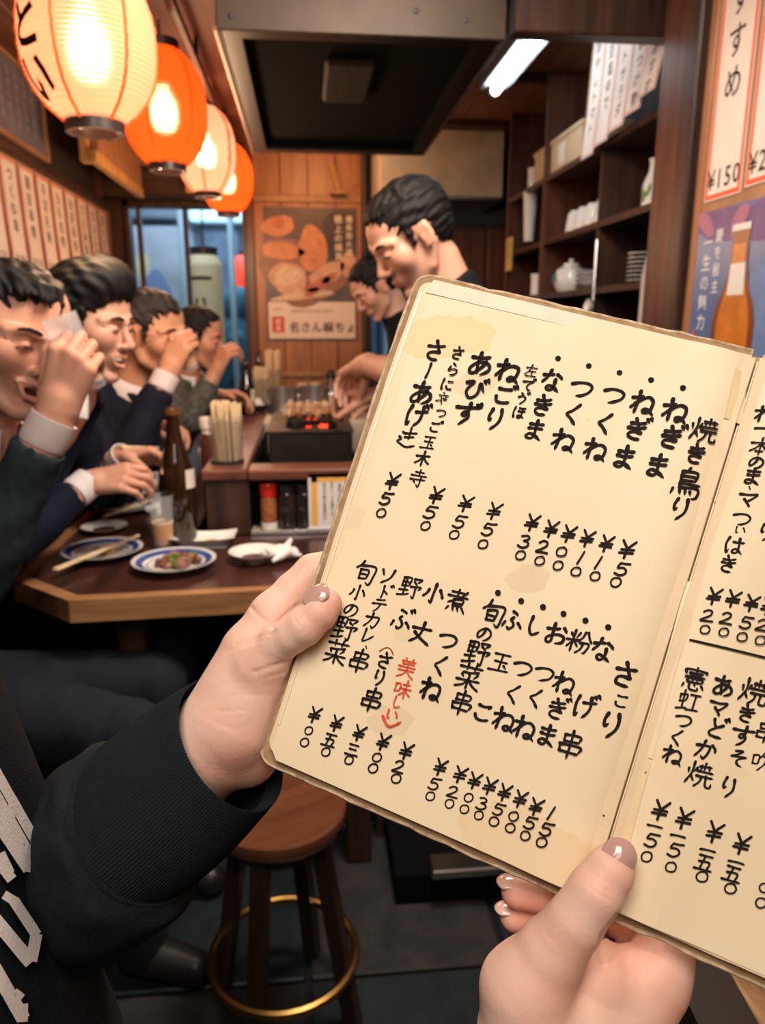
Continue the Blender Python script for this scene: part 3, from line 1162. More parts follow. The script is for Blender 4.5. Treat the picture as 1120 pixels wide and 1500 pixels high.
PL = 'blue and white plates on the table'
pA = dish('dinner_plate', 'blue-rimmed plate of yellow leftovers with a pair of chopsticks across it, by the table corner', 'plate', (-0.496, 1.78, TZ), 0.094, 0.020, PL, True)
pB = dish('dinner_plate', 'blue-rimmed plate of brown meat pieces on the front edge of the table', 'plate', (-0.310, 1.672, TZ), 0.094, 0.021, PL, True)
pC = dish('dinner_plate', 'thin blue-rimmed plate with a small bite of food, farthest back by the napkins', 'plate', (-0.545, 2.235, TZ), 0.088, 0.018, PL, True)
dish('sauce_dish', 'small plain white dish with brown sauce between two blue-rimmed plates', 'dish', (-0.548, 2.005, TZ), 0.059, 0.017, 'small white sauce dishes', sauce=0.5)
dish('sauce_dish', 'small deep white dish of soy sauce beside the crumpled napkin', 'dish', (-0.131, 1.703, TZ), 0.060, 0.026, 'small white sauce dishes', sauce=0.5, foot=0.42)
FOOD_Y = mat('yellow_food', (0.62, 0.36, 0.10), 0.45, noise=0.5, nscale=60)
FOOD_B = mat('brown_meat', (0.20, 0.075, 0.04), 0.35, noise=0.6, nscale=70, coat=0.2)
FOOD_P = mat('pink_meat', (0.38, 0.17, 0.11), 0.4, noise=0.4, nscale=70)
FOOD_G = mat('green_food', (0.16, 0.20, 0.04), 0.5, noise=0.5, nscale=60)
g = np.random.default_rng(3)
for i in range(11):
    a, q = g.uniform(0, 6.3), g.uniform(0, 0.032)
    morsel('leftover_bite', 'small yellow leftover bite under the chopsticks on the corner plate', (-0.488 + q * math.cos(a), 1.772 + q * .8 * math.sin(a), TZ + 0.013 + 0.003 * g.random()), 0.009, FOOD_Y, (1, 1, 0.7), i, 'yellow leftovers on the plate')
for i in range(20):
    a, q = g.uniform(0, 6.3), 0.046 * math.sqrt(g.random())
    m_ = (FOOD_B, FOOD_P, FOOD_B, FOOD_P, FOOD_G)[i % 5]
    z = TZ + 0.016 + 0.012 * (1 - q / 0.046) * g.random()
    kind = {'brown_meat': 'brown', 'pink_meat': 'pinkish', 'green_food': 'green'}[m_.name]
    morsel('grilled_bite', '%s glazed bite piled on the front blue-rimmed plate' % kind, (-0.300 + q * math.cos(a), 1.672 + q * .8 * math.sin(a), z), 0.0125, m_, (1.1, 1, 0.75), 40 + i, '%s bites on the front plate' % kind)
morsel('leftover_bite', 'single pinkish bite left on the farthest blue-rimmed plate', (-0.540, 2.222, TZ + 0.013), 0.012, FOOD_P, (1.3, 1, 0.6), 77)
# plate decoration is glaze, so it belongs to the plate

# chopsticks
def chopsticks(label, a, b, gap, group):
    a, b = np.array(a), np.array(b)
    s = np.cross(b - a, (0, 0, 1.0))
    s /= np.linalg.norm(s)
    for k in (-1, 1):
        lb_ = label.replace('one of a pair', ('nearer one' if k == 1 else 'farther one') + ' of a pair')
        mb = MB()
        d = b - a
        m_ = [a + s * k * gap, a + d * 0.5 + s * k * gap * 0.8, b + s * k * gap * 0.45]
        mb.tube(m_, [0.0042, 0.0036, 0.0025], 6)
        tag(mb.build('chopstick', WOODC, smooth=True), lb_, 'chopstick', group)


chopsticks('one of a pair of pale wooden chopsticks resting across the corner plate', atZ(80, 835, TZ + 0.02), atZ(203, 784, TZ + 0.032), 0.0048, 'chopsticks on the corner plate')
chopsticks('one of a pair of pale chopsticks on the farthest blue-rimmed plate', atZ(152, 757, TZ + 0.018), atZ(222, 732, TZ + 0.026), 0.004, 'chopsticks on the farthest plate')

# rectangular dish
rd = thing('rectangular_dish', 'white rectangular dish with upturned corners and a dab of yellow', 'dish', (-0.265, 1.84, TZ), rz=-0.05)
n = 12
vs, fs = [], []
for lay in (0, 1):
    for i in range(n + 1):
        for j in range(n + 1):
            u, v = i / n * 2 - 1, j / n * 2 - 1
            z = 0.006 + 0.020 * max(abs(u), abs(v)) ** 3 + 0.006 * (abs(u * v)) ** 2 - (0.004 if lay else 0)
            k = 0.9 if lay else 1
            vs.append((u * 0.078 * k, v * 0.045 * k, max(z if not lay else z, 0.0)))
N1 = (n + 1) ** 2
for i in range(n):
    for j in range(n):
        a = i * (n + 1) + j
        fs.append((a, a + n + 1, a + n + 2, a + 1))
        fs.append((N1 + a, N1 + a + 1, N1 + a + n + 2, N1 + a + n + 1))
for k in range(n):
    for a, b in ((k, k + 1), (n * (n + 1) + k + 1, n * (n + 1) + k), ((k + 1) * (n + 1), k * (n + 1)), (k * (n + 1) + n, (k + 1) * (n + 1) + n)):
        fs.append((a, b, N1 + b, N1 + a))
link_mesh('body', vs, fs, WHITE_P, rd, smooth=True, auto=50)
MB().box((-0.06, -0.03, 0), (0.06, 0.03, 0.004), 0.002).build('foot', WHITE_P, rd)
morsel('mustard_dab', 'dab of yellow mustard on the rectangular white dish', (-0.248, 1.835, TZ + 0.0125), 0.011, FOOD_Y, (1.4, 0.8, 0.5), 91)


def napkin(label, c, r, seed, sq=(1, 1, 0.4), h=0.004):
    g_ = np.random.default_rng(seed)
    b = Blob(h, 0.006)
    for _ in range(13):
        p0 = np.array(c) + g_.normal(size=3) * r * 0.42 * np.array(sq)
        p1 = p0 + g_.normal(size=3) * r * 0.55 * np.array(sq)
        p0[2] = max(p0[2], c[2] - r * sq[2] * .3)
        p1[2] = max(p1[2], c[2] - r * sq[2] * .3)
        b.cone(p0, p1, r * 0.24, r * 0.12)
    b.cut((0, 0, TZ + 0.0005), (0, 0, -1))
    V, F = b.build()
    return tag(skin_mesh('crumpled_napkin', V, F, TISSUE, relax=0), label, 'napkin', 'crumpled napkins on the table')


napkin('crumpled white napkin beside the soy sauce dish', (-0.055, 1.705, TZ + 0.018), 0.045, 5)
napkin('crumpled white napkin left of the farthest plate', (-0.575, 2.50, TZ + 0.02), 0.055, 6, (1.2, 1, 0.4))
napkin('tall crumpled white napkin between the beer glass and the back plate', (-0.475, 2.42, TZ + 0.045), 0.055, 8, (0.8, .8, 0.9))
napkin('small crumpled white napkin behind the beer glass', (-0.43, 2.20, TZ + 0.014), 0.045, 9, (1.2, 0.8, 0.35))

# ------------------------------------------------------------------ glasses and bottles
GLASS = mat('clear_glass', (0.80, 0.84, 0.86), 0.06, alpha=0.18)
BEER = mat('beer', (0.72, 0.28, 0.015), 0.15, trans=0.15, coat=0.3)
FOAM = mat('beer_foam', (0.85, 0.78, 0.62), 0.8)


def beer_glass(label, mw, H=0.125, R=0.031, fill=0.45, group=None):
    t = thing('beer_glass', label, 'glass', mw=mw, group=group)
    MB().lathe([(0, 0), (R * 0.78, 0), (R * 0.82, 0.004), (R, H), (R * 0.95, H), (R * 0.76, 0.010), (0, 0.009)], 28).build('glass_body', GLASS, t, smooth=True)
    MB().lathe([(0, 0.0095), (R * 0.755, 0.0105), (R * (0.76 + 0.19 * fill), H * fill), (0, H * fill)], 28).build('beer', BEER, t, smooth=True)
    MB().lathe([(R * 0.70, H * fill), (R * (0.755 + 0.19 * fill), H * fill), (R * (0.755 + 0.19 * fill), H * fill + 0.002), (R * 0.70, H * fill + 0.002)], 28, closed=True).build('foam', FOAM, t, smooth=True)
    return t


beer_glass('half-full small beer glass on the table in front of the large brown bottle', Matrix.Translation((-0.362, 1.835, TZ)), 0.135, 0.030, 0.48, 'beer glasses')

BOTTLE = mat('brown_bottle_glass', (0.022, 0.009, 0.003), 0.06, coat=0.6, spec=0.7)
AMBER = mat('amber_neck', (0.14, 0.05, 0.01), 0.08, coat=0.5)


def bottle(name, label, c, H, R, group=None, m=None, lab=None):
    t = thing(name, label, 'bottle', c, group=group)
    prof = [(0, 0), (R * 0.9, 0), (R, 0.006), (R, H * 0.42), (R * 0.97, H * 0.52), (R * 0.80, H * 0.62), (R * 0.52, H * 0.74), (R * 0.38, H * 0.84), (R * 0.34, H * 0.95)]
    MB().lathe(prof, 30).build('body', m or BOTTLE, t, smooth=True)
    MB().lathe([(R * 0.33, H * 0.945), (R * 0.40, H * 0.95), (R * 0.40, H * 0.985), (R * 0.36, H), (R * 0.26, H), (R * 0.26, H * 0.95)], 24).build('lip', AMBER, t, smooth=True)
    if lab:
        n = 14
        vs, fs = [], []
        a0, a1, z0, z1 = lab
        for k in range(n + 1):
            a = a0 + (a1 - a0) * k / n
            for z in (z0, z1):
                vs.append((R * 1.008 * math.cos(a), R * 1.008 * math.sin(a), z * H))
        fs = [(2 * k, 2 * k + 2, 2 * k + 3, 2 * k + 1) for k in range(n)]
        link_mesh('paper_label', vs, fs, PAPER_W, t, smooth=True)
    return t


bottle('beer_bottle', 'large brown beer bottle at the corner of the raised counter', (-0.330, 1.89, TZ), 0.340, 0.045, 'brown beer bottles', lab=(-0.9, -0.1, 0.42, 0.56))
bottle('beer_bottle', 'brown beer bottle on the counter beside the shallow bowl', (-0.245, 3.15, BZ), 0.21, 0.033, 'brown beer bottles', lab=(-1.0, 0.2, 0.25, 0.5))
bottle('beer_bottle', 'dark bottle at the far end of the counter below the window', (-0.235, 3.86, BZ), 0.24, 0.034, 'brown beer bottles', lab=(-1.6, -0.2, 0.2, 0.5))

# chopstick holders
def chop_holder(label, c, R, H, n, top, cupm, k=1.0, seed=1, cut=None):
    t = thing('chopstick_holder', label, 'holder', c, group='cups of chopsticks on the counter')
    MB().lathe([(0, 0), (R * 0.93, 0), (R * 0.97, 0.004), (R * 1.06, H * 1.0), (R * 0.99, H * 1.0), (R * 0.92, 0.006), (0, 0.006)], 30).build('cup', cupm, t, smooth=True)
    MB().lathe([(0, -0.0), (R * 1.02, -0.0), (R * 1.02, 0.008), (0, 0.0081)], 30).build('base_mat', BLACK, t, smooth=True)
    g_ = np.random.default_rng(seed)
    for i in range(n):
        a = g_.uniform(0, 2 * math.pi)
        q = math.sqrt(g_.random())
        b0 = (R * 0.78 * q * math.cos(a), R * 0.78 * q * math.sin(a), 0.008)
        a2 = a + g_.normal() * 0.2
        b1 = (R * 0.90 * q * math.cos(a2) * 1.02, R * 0.90 * q * math.sin(a2) * 1.02, top + g_.uniform(-0.006, 0.006))
        MB().tube([b0, b1], [0.0032, 0.0042], 5).build('chopstick', WOODC, t)
    return t


FROST = mat('thin_clear_cup', (0.95, 0.93, 0.88), 0.15, trans=0.9, ior=1.1, alpha=0.35)
WOODCUP = mat('pale_cup', (0.62, 0.47, 0.30), 0.6, noise=0.2, nscale=30)
chop_holder('clear cup packed with pale wooden chopsticks at the front corner of the counter', (-0.218, 2.035, BZ), 0.044, 0.125, 46, 0.160, FROST, seed=2)
chop_holder('cup of pale chopsticks behind the shallow bowl, second along the counter', (-0.205, 3.42, BZ), 0.034, 0.13, 26, 0.175, FROST, seed=3)
chop_holder('tall cup of pale chopsticks at the far end against the orange panel', (-0.165, 3.85, BZ), 0.038, 0.15, 26, 0.235, FROST, seed=4)

# brown jar with a white lid, stacked white cups, small pots on the counter left edge
jr = thing('sauce_jar', 'brown sauce jar with a wide white lid behind the large bottle', 'jar', (-0.292, 2.26, TZ))
MB().lathe([(0, 0), (0.026, 0), (0.028, 0.01), (0.028, 0.20), (0.022, 0.225), (0, 0.226)], 24).build('body', mat('jar_brown', (0.10, 0.03, 0.02), 0.2, coat=0.4), jr, smooth=True)
MB().lathe([(0, 0.24), (0.022, 0.24), (0.022, 0.225), (0, 0.224)], 24).build('neck', PAPER_W, jr, smooth=True)
MB().lathe([(0, 0.24), (0.027, 0.24), (0.028, 0.266), (0.024, 0.272), (0, 0.272)], 24).build('lid', mat('cream_lid', (0.80, 0.66, 0.52), 0.5), jr, smooth=True)
for i, (x, y, z, lab) in enumerate(((-0.345, 2.62, TZ, 'white cup nearest the brown sauce jar, behind the bottle'), (-0.32, 2.80, TZ, 'white cup in the middle of the three behind the bottle'), (-0.345, 2.98, TZ, 'farthest of the three white cups behind the bottle'))):
    t = thing('white_cup', lab, 'cup', (x, y, z), group='white cups behind the bottle')
    hh = (0.12, 0.15, 0.16)[i]
    MB().lathe([(0, 0), (0.026, 0), (0.030, 0.006), (0.036, hh), (0.033, hh), (0.027, 0.01), (0, 0.009)], 26).build('body', WHITE_P, t, smooth=True)
    MB().lathe([(0.0365, hh - 0.02), (0.038, hh - 0.02), (0.038, hh - 0.012), (0.0365, hh - 0.012)], 26, closed=True).build('rim_band', mat('cream_band', (0.7, 0.5, 0.3), 0.4), t, smooth=True)
bw_ = dish('serving_bowl', 'shallow dark bowl with a white napkin inside on the counter strip', 'bowl', (-0.213, 3.22, BZ), 0.066, 0.036, None)
bw_.children[0].data.materials[0] = mat('dark_bowl', (0.03, 0.035, 0.03), 0.25, coat=0.3)
bb = Blob(0.005, 0.008)
for i in range(8):
    q = rng.normal(size=3) * (0.02, 0.02, 0.006)
    bb.cone(np.array((-0.213, 3.22, BZ + 0.034)) + q, np.array((-0.213, 3.22, BZ + 0.04)) + q * (-1, 1, 1), 0.012, 0.006)
V, F = bb.build()
tag(skin_mesh('folded_napkin', V, F, TISSUE), 'white napkin heaped in the shallow dark bowl', 'napkin')

# condiments on the open shelf
rs = thing('chili_shaker', 'small glass shaker with a bright red cap and orange chili powder', 'shaker', (-0.108, 1.962, TZ + 0.006))
MB().lathe([(0, 0), (0.020, 0), (0.0215, 0.004), (0.0215, 0.085), (0.019, 0.09), (0, 0.09)], 24).build('body', mat('chili_powder', (0.45, 0.16, 0.06), 0.15, coat=0.5, noise=0.6, nscale=60), rs, smooth=True)
MB().lathe([(0, 0.09), (0.021, 0.09), (0.0225, 0.095), (0.0225, 0.122), (0.020, 0.127), (0, 0.127)], 24).build('cap', mat('red_cap', (0.75, 0.03, 0.015), 0.3), rs, smooth=True)
MB().lathe([(0, 0.002), (0.0218, 0.003), (0.0219, 0.022), (0.0219, 0.0221), (0, 0.023)], 24).build('white_band', WHITE_P, rs, smooth=True)
for i, (x, lab) in enumerate(((-0.058, 'short black soy sauce jar beside the red-capped shaker'), (-0.012, 'black soy sauce jar in the shade nearest the standing card'))):
    t = thing('soy_sauce_jar', lab, 'jar', (x, 1.966, TZ + 0.006), group='black sauce jars on the shelf')
    MB().lathe([(0, 0), (0.024, 0), (0.026, 0.005), (0.026, 0.09), (0.022, 0.10), (0, 0.101)], 24).build('body', mat('dark_jar_glass', (0.022, 0.016, 0.016), 0.08, coat=0.6), t, smooth=True)
    MB().lathe([(0, 0.10), (0.024, 0.10), (0.025, 0.103), (0.025, 0.122), (0, 0.124)], 24).build('lid', mat('black_lid', (0.02, 0.02, 0.022), 0.35), t, smooth=True)

cdm = thing('menu_card', 'small white card with an orange stripe and black text, on the shelf', 'card', (0.035, 1.935, TZ + 0.012))
c0 = atY(455, 776, 1.93)
MB().box((-0.003, 1.915, TZ + 0.013), (0.125, 1.919, TZ + 0.165), 0.0015).build('card', mat('card_white', (0.74, 0.72, 0.70), 0.4), cdm, world=True)
MB().box((-0.006, 1.912, TZ + 0.0122), (0.128, 1.93, TZ + 0.02), 0.002).build('stand', mat('acrylic', (0.6, 0.6, 0.62), 0.15), cdm, world=True)
Lc = Lettering((-0.003, 1.915, TZ + 0.013), (1, 0, 0), (0, 0, 1))
Lc.rect(0.008, 0.012, 0.024, 0.140)
Lc.rect(0.008, 0.128, 0.11, 0.140)
Lc.build('orange_band', mat('orange_print', (0.80, 0.42, 0.10), 0.5), cdm)
Lc = Lettering((-0.003, 1.915, TZ + 0.013), (1, 0, 0), (0, 0, 1), 0.0006)
for i, (tx, top) in enumerate((('本日の焼き鳥盛合せ', 0.122), ('生ビールお得です', 0.122), ('季節の野菜串焼', 0.118))):
    Lc.column(tx, 0.042 + i * 0.020, top, 0.0105, 1.08)
Lc.build('lettering', INK, cdm)

# ------------------------------------------------------------------ charcoal grill, skewers
gr = thing('charcoal_grill', 'black box charcoal grill glowing red between two iron bars', 'grill', (0.01, 2.3, 0.80))
GRB = mat('grill_iron', (0.030, 0.026, 0.022), 0.5, 0.6, noise=0.5, nscale=14, bump=0.4, bscale=50)
GRT = mat('grill_top', (0.12, 0.085, 0.065), 0.45, 0.7, noise=0.6, nscale=16)
gx0, gx1, gy0, gy1 = -0.112, 0.128, 2.15, 2.62
MB().box((gx0, gy0, 0.80), (gx1, gy0 + 0.012, 0.975), 0.003).build('front_plate', GRB, gr, world=True)
MB().box((gx0, gy1 - 0.012, 0.80), (gx1, gy1, 0.975), 0.003).build('back_plate', GRB, gr, world=True)
MB().box((gx0, gy0 + 0.012, 0.80), (gx0 + 0.012, gy1 - 0.012, 0.975), 0.003).build('side_plate', GRB, gr, world=True)
MB().box((gx1 - 0.012, gy0 + 0.012, 0.80), (gx1, gy1 - 0.012, 0.975), 0.003).build('side_plate', GRB, gr, world=True)
MB().box((gx0 + 0.012, gy0 + 0.012, 0.80), (gx1 - 0.012, gy1 - 0.012, 0.935)).build('ash_bed', mat('ash', (0.08, 0.07, 0.065), 0.9, noise=0.5, nscale=30), gr, world=True)
MB().box((gx0 - 0.004, gy0 - 0.004, 0.975), (gx1 + 0.004, gy0 + 0.05, 0.985), 0.003).build('top_rim', GRT, gr, world=True)
MB().box((gx0 - 0.004, gy0 + 0.05, 0.975), (gx0 + 0.05, gy1, 0.985), 0.003).build('top_rim', GRT, gr, world=True)
MB().box((gx1 - 0.05, gy0 + 0.05, 0.975), (gx1 + 0.004, gy1, 0.985), 0.003).build('top_rim', GRT, gr, world=True)
for x in (-0.048, 0.058):
    MB().box((x, gy0 + 0.02, 0.985), (x + 0.022, gy1, 1.008), 0.003).build('iron_bar', GRB, gr, world=True)
for yb in (2.235, 2.40):
    MB().box((-0.062, yb, 0.985), (0.085, yb + 0.013, 1.003), 0.002).build('cross_bar', GRB, gr, world=True)
COAL = mat('charcoal', (0.03, 0.03, 0.03), 0.8)
EMBER = mat('ember', (0.6, 0.05, 0.02), 0.7, emit=(1.0, 0.05, 0.015), estr=2.2)
for i in range(16):
    x, y = -0.018 + (i % 4) * 0.022, 2.20 + (i // 4) * 0.09 + 0.01 * (i % 2)
    o = morsel('charcoal_lump', 'glowing red charcoal lump low in the grill' if i in (0, 3, 5, 6, 10) else 'grey-black charcoal lump heaped in the grill', (x, y, 0.964 + 0.016 * rng.random()), 0.018, EMBER if i in (0, 3, 5, 6, 10) else COAL, (0.8, 1.2, 0.8), 200 + i, 'glowing charcoal in the grill' if i in (0, 3, 5, 6, 10) else 'dark charcoal in the grill')
    o['category'] = 'charcoal'
MEATS = [mat('chicken_a', (0.46, 0.19, 0.07), 0.3, noise=0.6, nscale=70, coat=0.4, bump=0.8, bscale=150), mat('chicken_b', (0.55, 0.28, 0.13), 0.35, noise=0.5, nscale=70, bump=0.8, bscale=150), mat('chicken_pale', (0.66, 0.42, 0.29), 0.4, noise=0.35, nscale=60, bump=0.8, bscale=150)]
STICK = mat('bamboo', (0.72, 0.55, 0.30), 0.5)
for r_ in range(6):
    y = 2.19 + r_ * 0.058
    z = 1.026
    t = thing('chicken_skewer', ['nearest browned chicken skewer over the embers, held by the cook', 'second browned chicken skewer from the front of the grill', 'third chicken skewer from the front of the grill', 'fourth skewer from the front, of pale round chicken', 'fifth pale chicken skewer towards the back of the grill', 'farthest pale chicken skewer at the back of the grill'][r_], 'skewer', (0.0, y, z), group='chicken skewers on the grill')
    MB().rod((-0.070, y, z), (0.145, y, z + 0.006), 0.0018, n=6).build('bamboo_stick', STICK, t, world=True)
    for q in range(5):
        x = -0.052 + q * 0.0275 + rng.uniform(-.002, .002)
        b = Blob(0.0035, 0.006)
        for _ in range(6):
            b.ell((x + rng.uniform(-.0045, .0045), y + rng.uniform(-.012, .012), z + rng.uniform(-.006, .007)), (0.0085, 0.0095, 0.0080), None, 0.003)
        V, F = b.build()
        skin_mesh('chicken_piece', V, F, MEATS[(2 if r_ > 2 else 0) if (q + r_) % 3 else 1], t)
# steel pots and little things at the far end
STP = mat('pot_steel', (0.45, 0.45, 0.46), 0.3, 0.9)
for i, (x, y, R, H, lab) in enumerate(((-0.10, 3.15, 0.062, 0.10, 'brushed steel pot on the left, behind the grill'), (0.03, 3.15, 0.062, 0.105, 'brushed steel pot on the right, behind the grill'))):
    t = thing('steel_pot', lab, 'pot', (x, y, 0.92), group='steel pots behind the grill')
    MB().lathe([(0, 0), (R, 0), (R, H), (R * 1.07, H), (R * 1.07, H + 0.004), (R * 0.96, H + 0.004), (R * 0.94, 0.006), (0, 0.006)], 34).build('body', STP, t, smooth=True)
    MB().tube([(R * 1.0, -0.02, H * .7), (R * 1.3, -0.02, H * .75), (R * 1.3, 0.02, H * .75), (R, 0.02, H * .7)], 0.004, 6).build('handle', STP, t, smooth=True)
MB_ = MB().box((-0.17, 2.85, 0.80), (0.30, 3.92, 0.918), 0.004)
tag(MB_.build('prep_stand', STEEL), 'dull steel worktop behind the grill that holds the pots', 'worktop')
pm = thing('pepper_mill', 'small dark and steel grinder standing on the steel worktop below the poster', 'grinder', (0.12, 3.80, 0.918))
MB().lathe([(0, 0), (0.022, 0), (0.023, 0.01), (0.020, 0.06), (0.021, 0.10)], 20).build('body', STEEL_B, pm, smooth=True)
MB().lathe([(0, 0.10), (0.022, 0.10), (0.021, 0.125), (0.012, 0.14), (0, 0.142)], 20).build('cap', BLACK, pm, smooth=True)
for i, (x, y) in enumerate(((-0.02, 3.62), (0.04, 3.64))):
    t = thing('wooden_cup', ['small pale wooden tub behind the steel pots, left of its twin', 'small pale wooden tub behind the steel pots, nearer the grinder'][i], 'tub', (x, y, 0.918), group='pale wooden tubs')
    MB().lathe([(0, 0), (0.024, 0), (0.027, 0.09), (0.023, 0.09), (0.021, 0.01), (0, 0.01)], 20).build('body', WOODCUP, t, smooth=True)
    MB().lathe([(0.0262, 0.05), (0.0275, 0.05), (0.0275, 0.06), (0.0262, 0.06)], 20, closed=True).build('hoop', BRASS, t, smooth=True)
# tray of greens right of the grill
vt = thing('vegetable_tray', 'white tray of green vegetables beside the grill', 'tray', (0.20, 2.28, 0.86))
MB().box((0.14, 2.15, 0.86), (0.28, 2.46, 0.868), 0.003).box((0.14, 2.15, 0.868), (0.146, 2.46, 0.893), 0.002).box((0.274, 2.15, 0.868), (0.28, 2.46, 0.893), 0.002).box((0.146, 2.15, 0.868), (0.274, 2.156, 0.893), 0.002).build('body', WHITE_P, vt, world=True)
MB().box((0.14, 2.14, 0.80), (0.28, 2.46, 0.86)).build('riser', SOOT, vt, world=True)
GREEN = mat('leek_green', (0.22, 0.36, 0.10), 0.4, noise=0.5, nscale=40)
LEEKW = mat('leek_white', (0.72, 0.76, 0.62), 0.4)
for i in range(7):
    x, y = 0.165 + (i % 3) * 0.035, 2.19 + (i // 3) * 0.07
    tag(MB().tube([(x - 0.012, y, 0.884 + .004 * (i % 2)), (x, y + 0.02, 0.888), (x + 0.014, y + 0.045, 0.886)], [0.011, 0.012, 0.010], 10).build('leek_piece', (GREEN, LEEKW)[i % 2], smooth=True), ('short green leek piece in the white tray', 'short white leek piece in the white tray')[i % 2], 'vegetable', ('green leek pieces', 'white leek pieces')[i % 2])

# low wooden table edge seen at the lower right
st = thing('side_table', 'rough grained light wood tabletop with a dark metal edge under the menu, lower right corner', 'table', (0.45, 0.35, 0))
zt_ = 0.74
pts = [atZ(1062, 1412, zt_)[:2], atZ(1190, 1640, zt_)[:2]]
d_ = (pts[1] - pts[0]) / np.linalg.norm(pts[1] - pts[0])
nr = np.array([-d_[1], d_[0]])
if nr[0] < 0:
    nr = -nr
A_ = pts[0] - d_ * 0.30
B_ = pts[1] + d_ * 0.25
poly = [tuple(A_), tuple(B_), tuple(B_ + nr * 0.45), tuple(A_ + nr * 0.45)]
if np.cross(np.array(poly[1]) - poly[0], np.array(poly[2]) - poly[1]) < 0:
    poly = poly[::-1]
WG = mat('rough_light_wood', (0.62, 0.40, 0.20), 0.5, color2=(0.20, 0.09, 0.035), nscale=30, stretch=(3.2, 0.5, 1), bump=0.5, bscale=60)
MB().prism(poly, zt_ - 0.02, zt_).build('table_top', WG, st, world=True)
m_ = MB()
o1, o2 = A_ - nr * 0.048, B_ - nr * 0.048
ep = [tuple(A_), tuple(o1), tuple(o2), tuple(B_)]
if np.cross(np.array(ep[1]) - ep[0], np.array(ep[2]) - ep[1]) < 0:
    ep = ep[::-1]
m_.prism(ep, zt_ - 0.03, zt_ - 0.001).build('edge_band', mat('dark_edge', (0.02, 0.014, 0.010), 0.5), st, world=True)
for q in (A_ + nr * 0.08 + d_ * .05, A_ + nr * 0.38 + d_ * .05, B_ + nr * 0.08 - d_ * .05, B_ + nr * 0.38 - d_ * .05):
    MB().box((q[0] - .02, q[1] - .02, 0), (q[0] + .02, q[1] + .02, zt_ - 0.02), 0.003).build('leg', W_DARK, st, world=True)

# ================================================================== wall papers, posters, shelves
ORP = mat('strip_border', (0.80, 0.13, 0.05), 0.7)
STRIPW = mat('strip_paper', (0.86, 0.74, 0.65), 0.8, noise=0.12, nscale=8)


def paper_strip(name, label, o, u, v, wd, ht, text, size, group, border=0.006, price=None, ink=INK, bm=None, side=None, side_s=0.02, inner=None, curl=0.0):
    """a vertical paper strip whose face looks along u x v, with a printed border and text read downwards"""
    o = np.array(o, float)
    u = np.array(u, float)
    v = np.array(v, float)
    n = np.cross(u, v)
    t = thing(name, label, 'paper sign', tuple(o + u * wd / 2), group=group)
    N = 8
    bend = lambda s: n * (0.0012 + curl * (1 - s) ** 2)
    vs, fs = [], []
    for lay in (0, 1):
        for i in range(N + 1):
            s = i / N
            for x in (0, wd):
                vs.append(o + u * x + v * ht * s + bend(s) - n * 0.001 * lay)
    for i in range(N):
        a = 2 * i
        fs.append((a, a + 1, a + 3, a + 2))
        b = 2 * (N + 1) + a
        fs.append((b, b + 2, b + 3, b + 1))
        fs.append((a, a + 2, b + 2, b))
        fs.append((a + 1, b + 1, b + 3, a + 3))
    link_mesh('sheet', vs, fs, STRIPW, t, world=True)
    L = Lettering(o, u, v, 0.0016)
    for q in ((0.003, 0.003, wd - 0.003, 0.003 + border), (0.003, ht - 0.003 - border, wd - 0.003, ht - 0.003), (0.003, 0.003 + border, 0.003 + border, ht - 0.003 - border), (wd - 0.003 - border, 0.003 + border, wd - 0.003, ht - 0.003 - border)):
        L.rect(*q)
    if curl:
        L.mb.v = [tuple(np.array(p) + n * curl * (1 - min(max((np.array(p) - o) @ v / ht, 0), 1)) ** 2) for p in L.mb.v]
    L.build('printed_border', bm or ORP, t)
    L = Lettering(o, u, v, 0.0018)
    L.column(text, wd / 2, ht - border - 0.006 - size * 0.75, size, 1.12)
    if side:
        L.column(side, wd * 0.82, ht - border - 0.01 - side_s, side_s, 1.25)
    if price:
        L.row(price, wd / 2 - (len(price) - 1) * 0.5 * 0.6 * size * 0.8, border + 0.012 + size * 0.3, size * 0.8, 0.6)
    if curl:
        L.mb.v = [tuple(np.array(p) + n * curl * (1 - min(max((np.array(p) - o) @ v / ht, 0), 1)) ** 2) for p in L.mb.v]
    L.build('lettering', ink, t)
    return t


# menu strips along the left wall (face looks towards +x)
tx = ['ねぎま串', 'つくね串', '鶏皮串焼', '手羽先焼', 'もも塩焼', '砂肝串焼', 'ささみ串', 'なんこつ', '豚バラ串']
lab = ['paper menu strip on the left wall cut by the photo edge, above the laughing man', 'second whole-edged menu strip from the photo edge on the left wall', 'third menu strip from the photo edge on the left wall', 'fourth menu strip from the photo edge on the left wall', 'middle menu strip of the row on the left wall', 'fourth menu strip from the window on the left wall', 'third menu strip from the window on the left wall', 'second menu strip from the window on the left wall', 'menu strip on the left wall closest to the street window']
for i in range(9):
    y = 2.74 + i * 0.182
    paper_strip('menu_strip', lab[i], (LX + 0.014, y, 1.475), (0, 1, 0), (0, 0, 1), 0.155, 0.375, tx[i], 0.052, 'menu strips on the left wall', 0.007, '¥%d' % (150 + 30 * (i % 4)), curl=0.012)
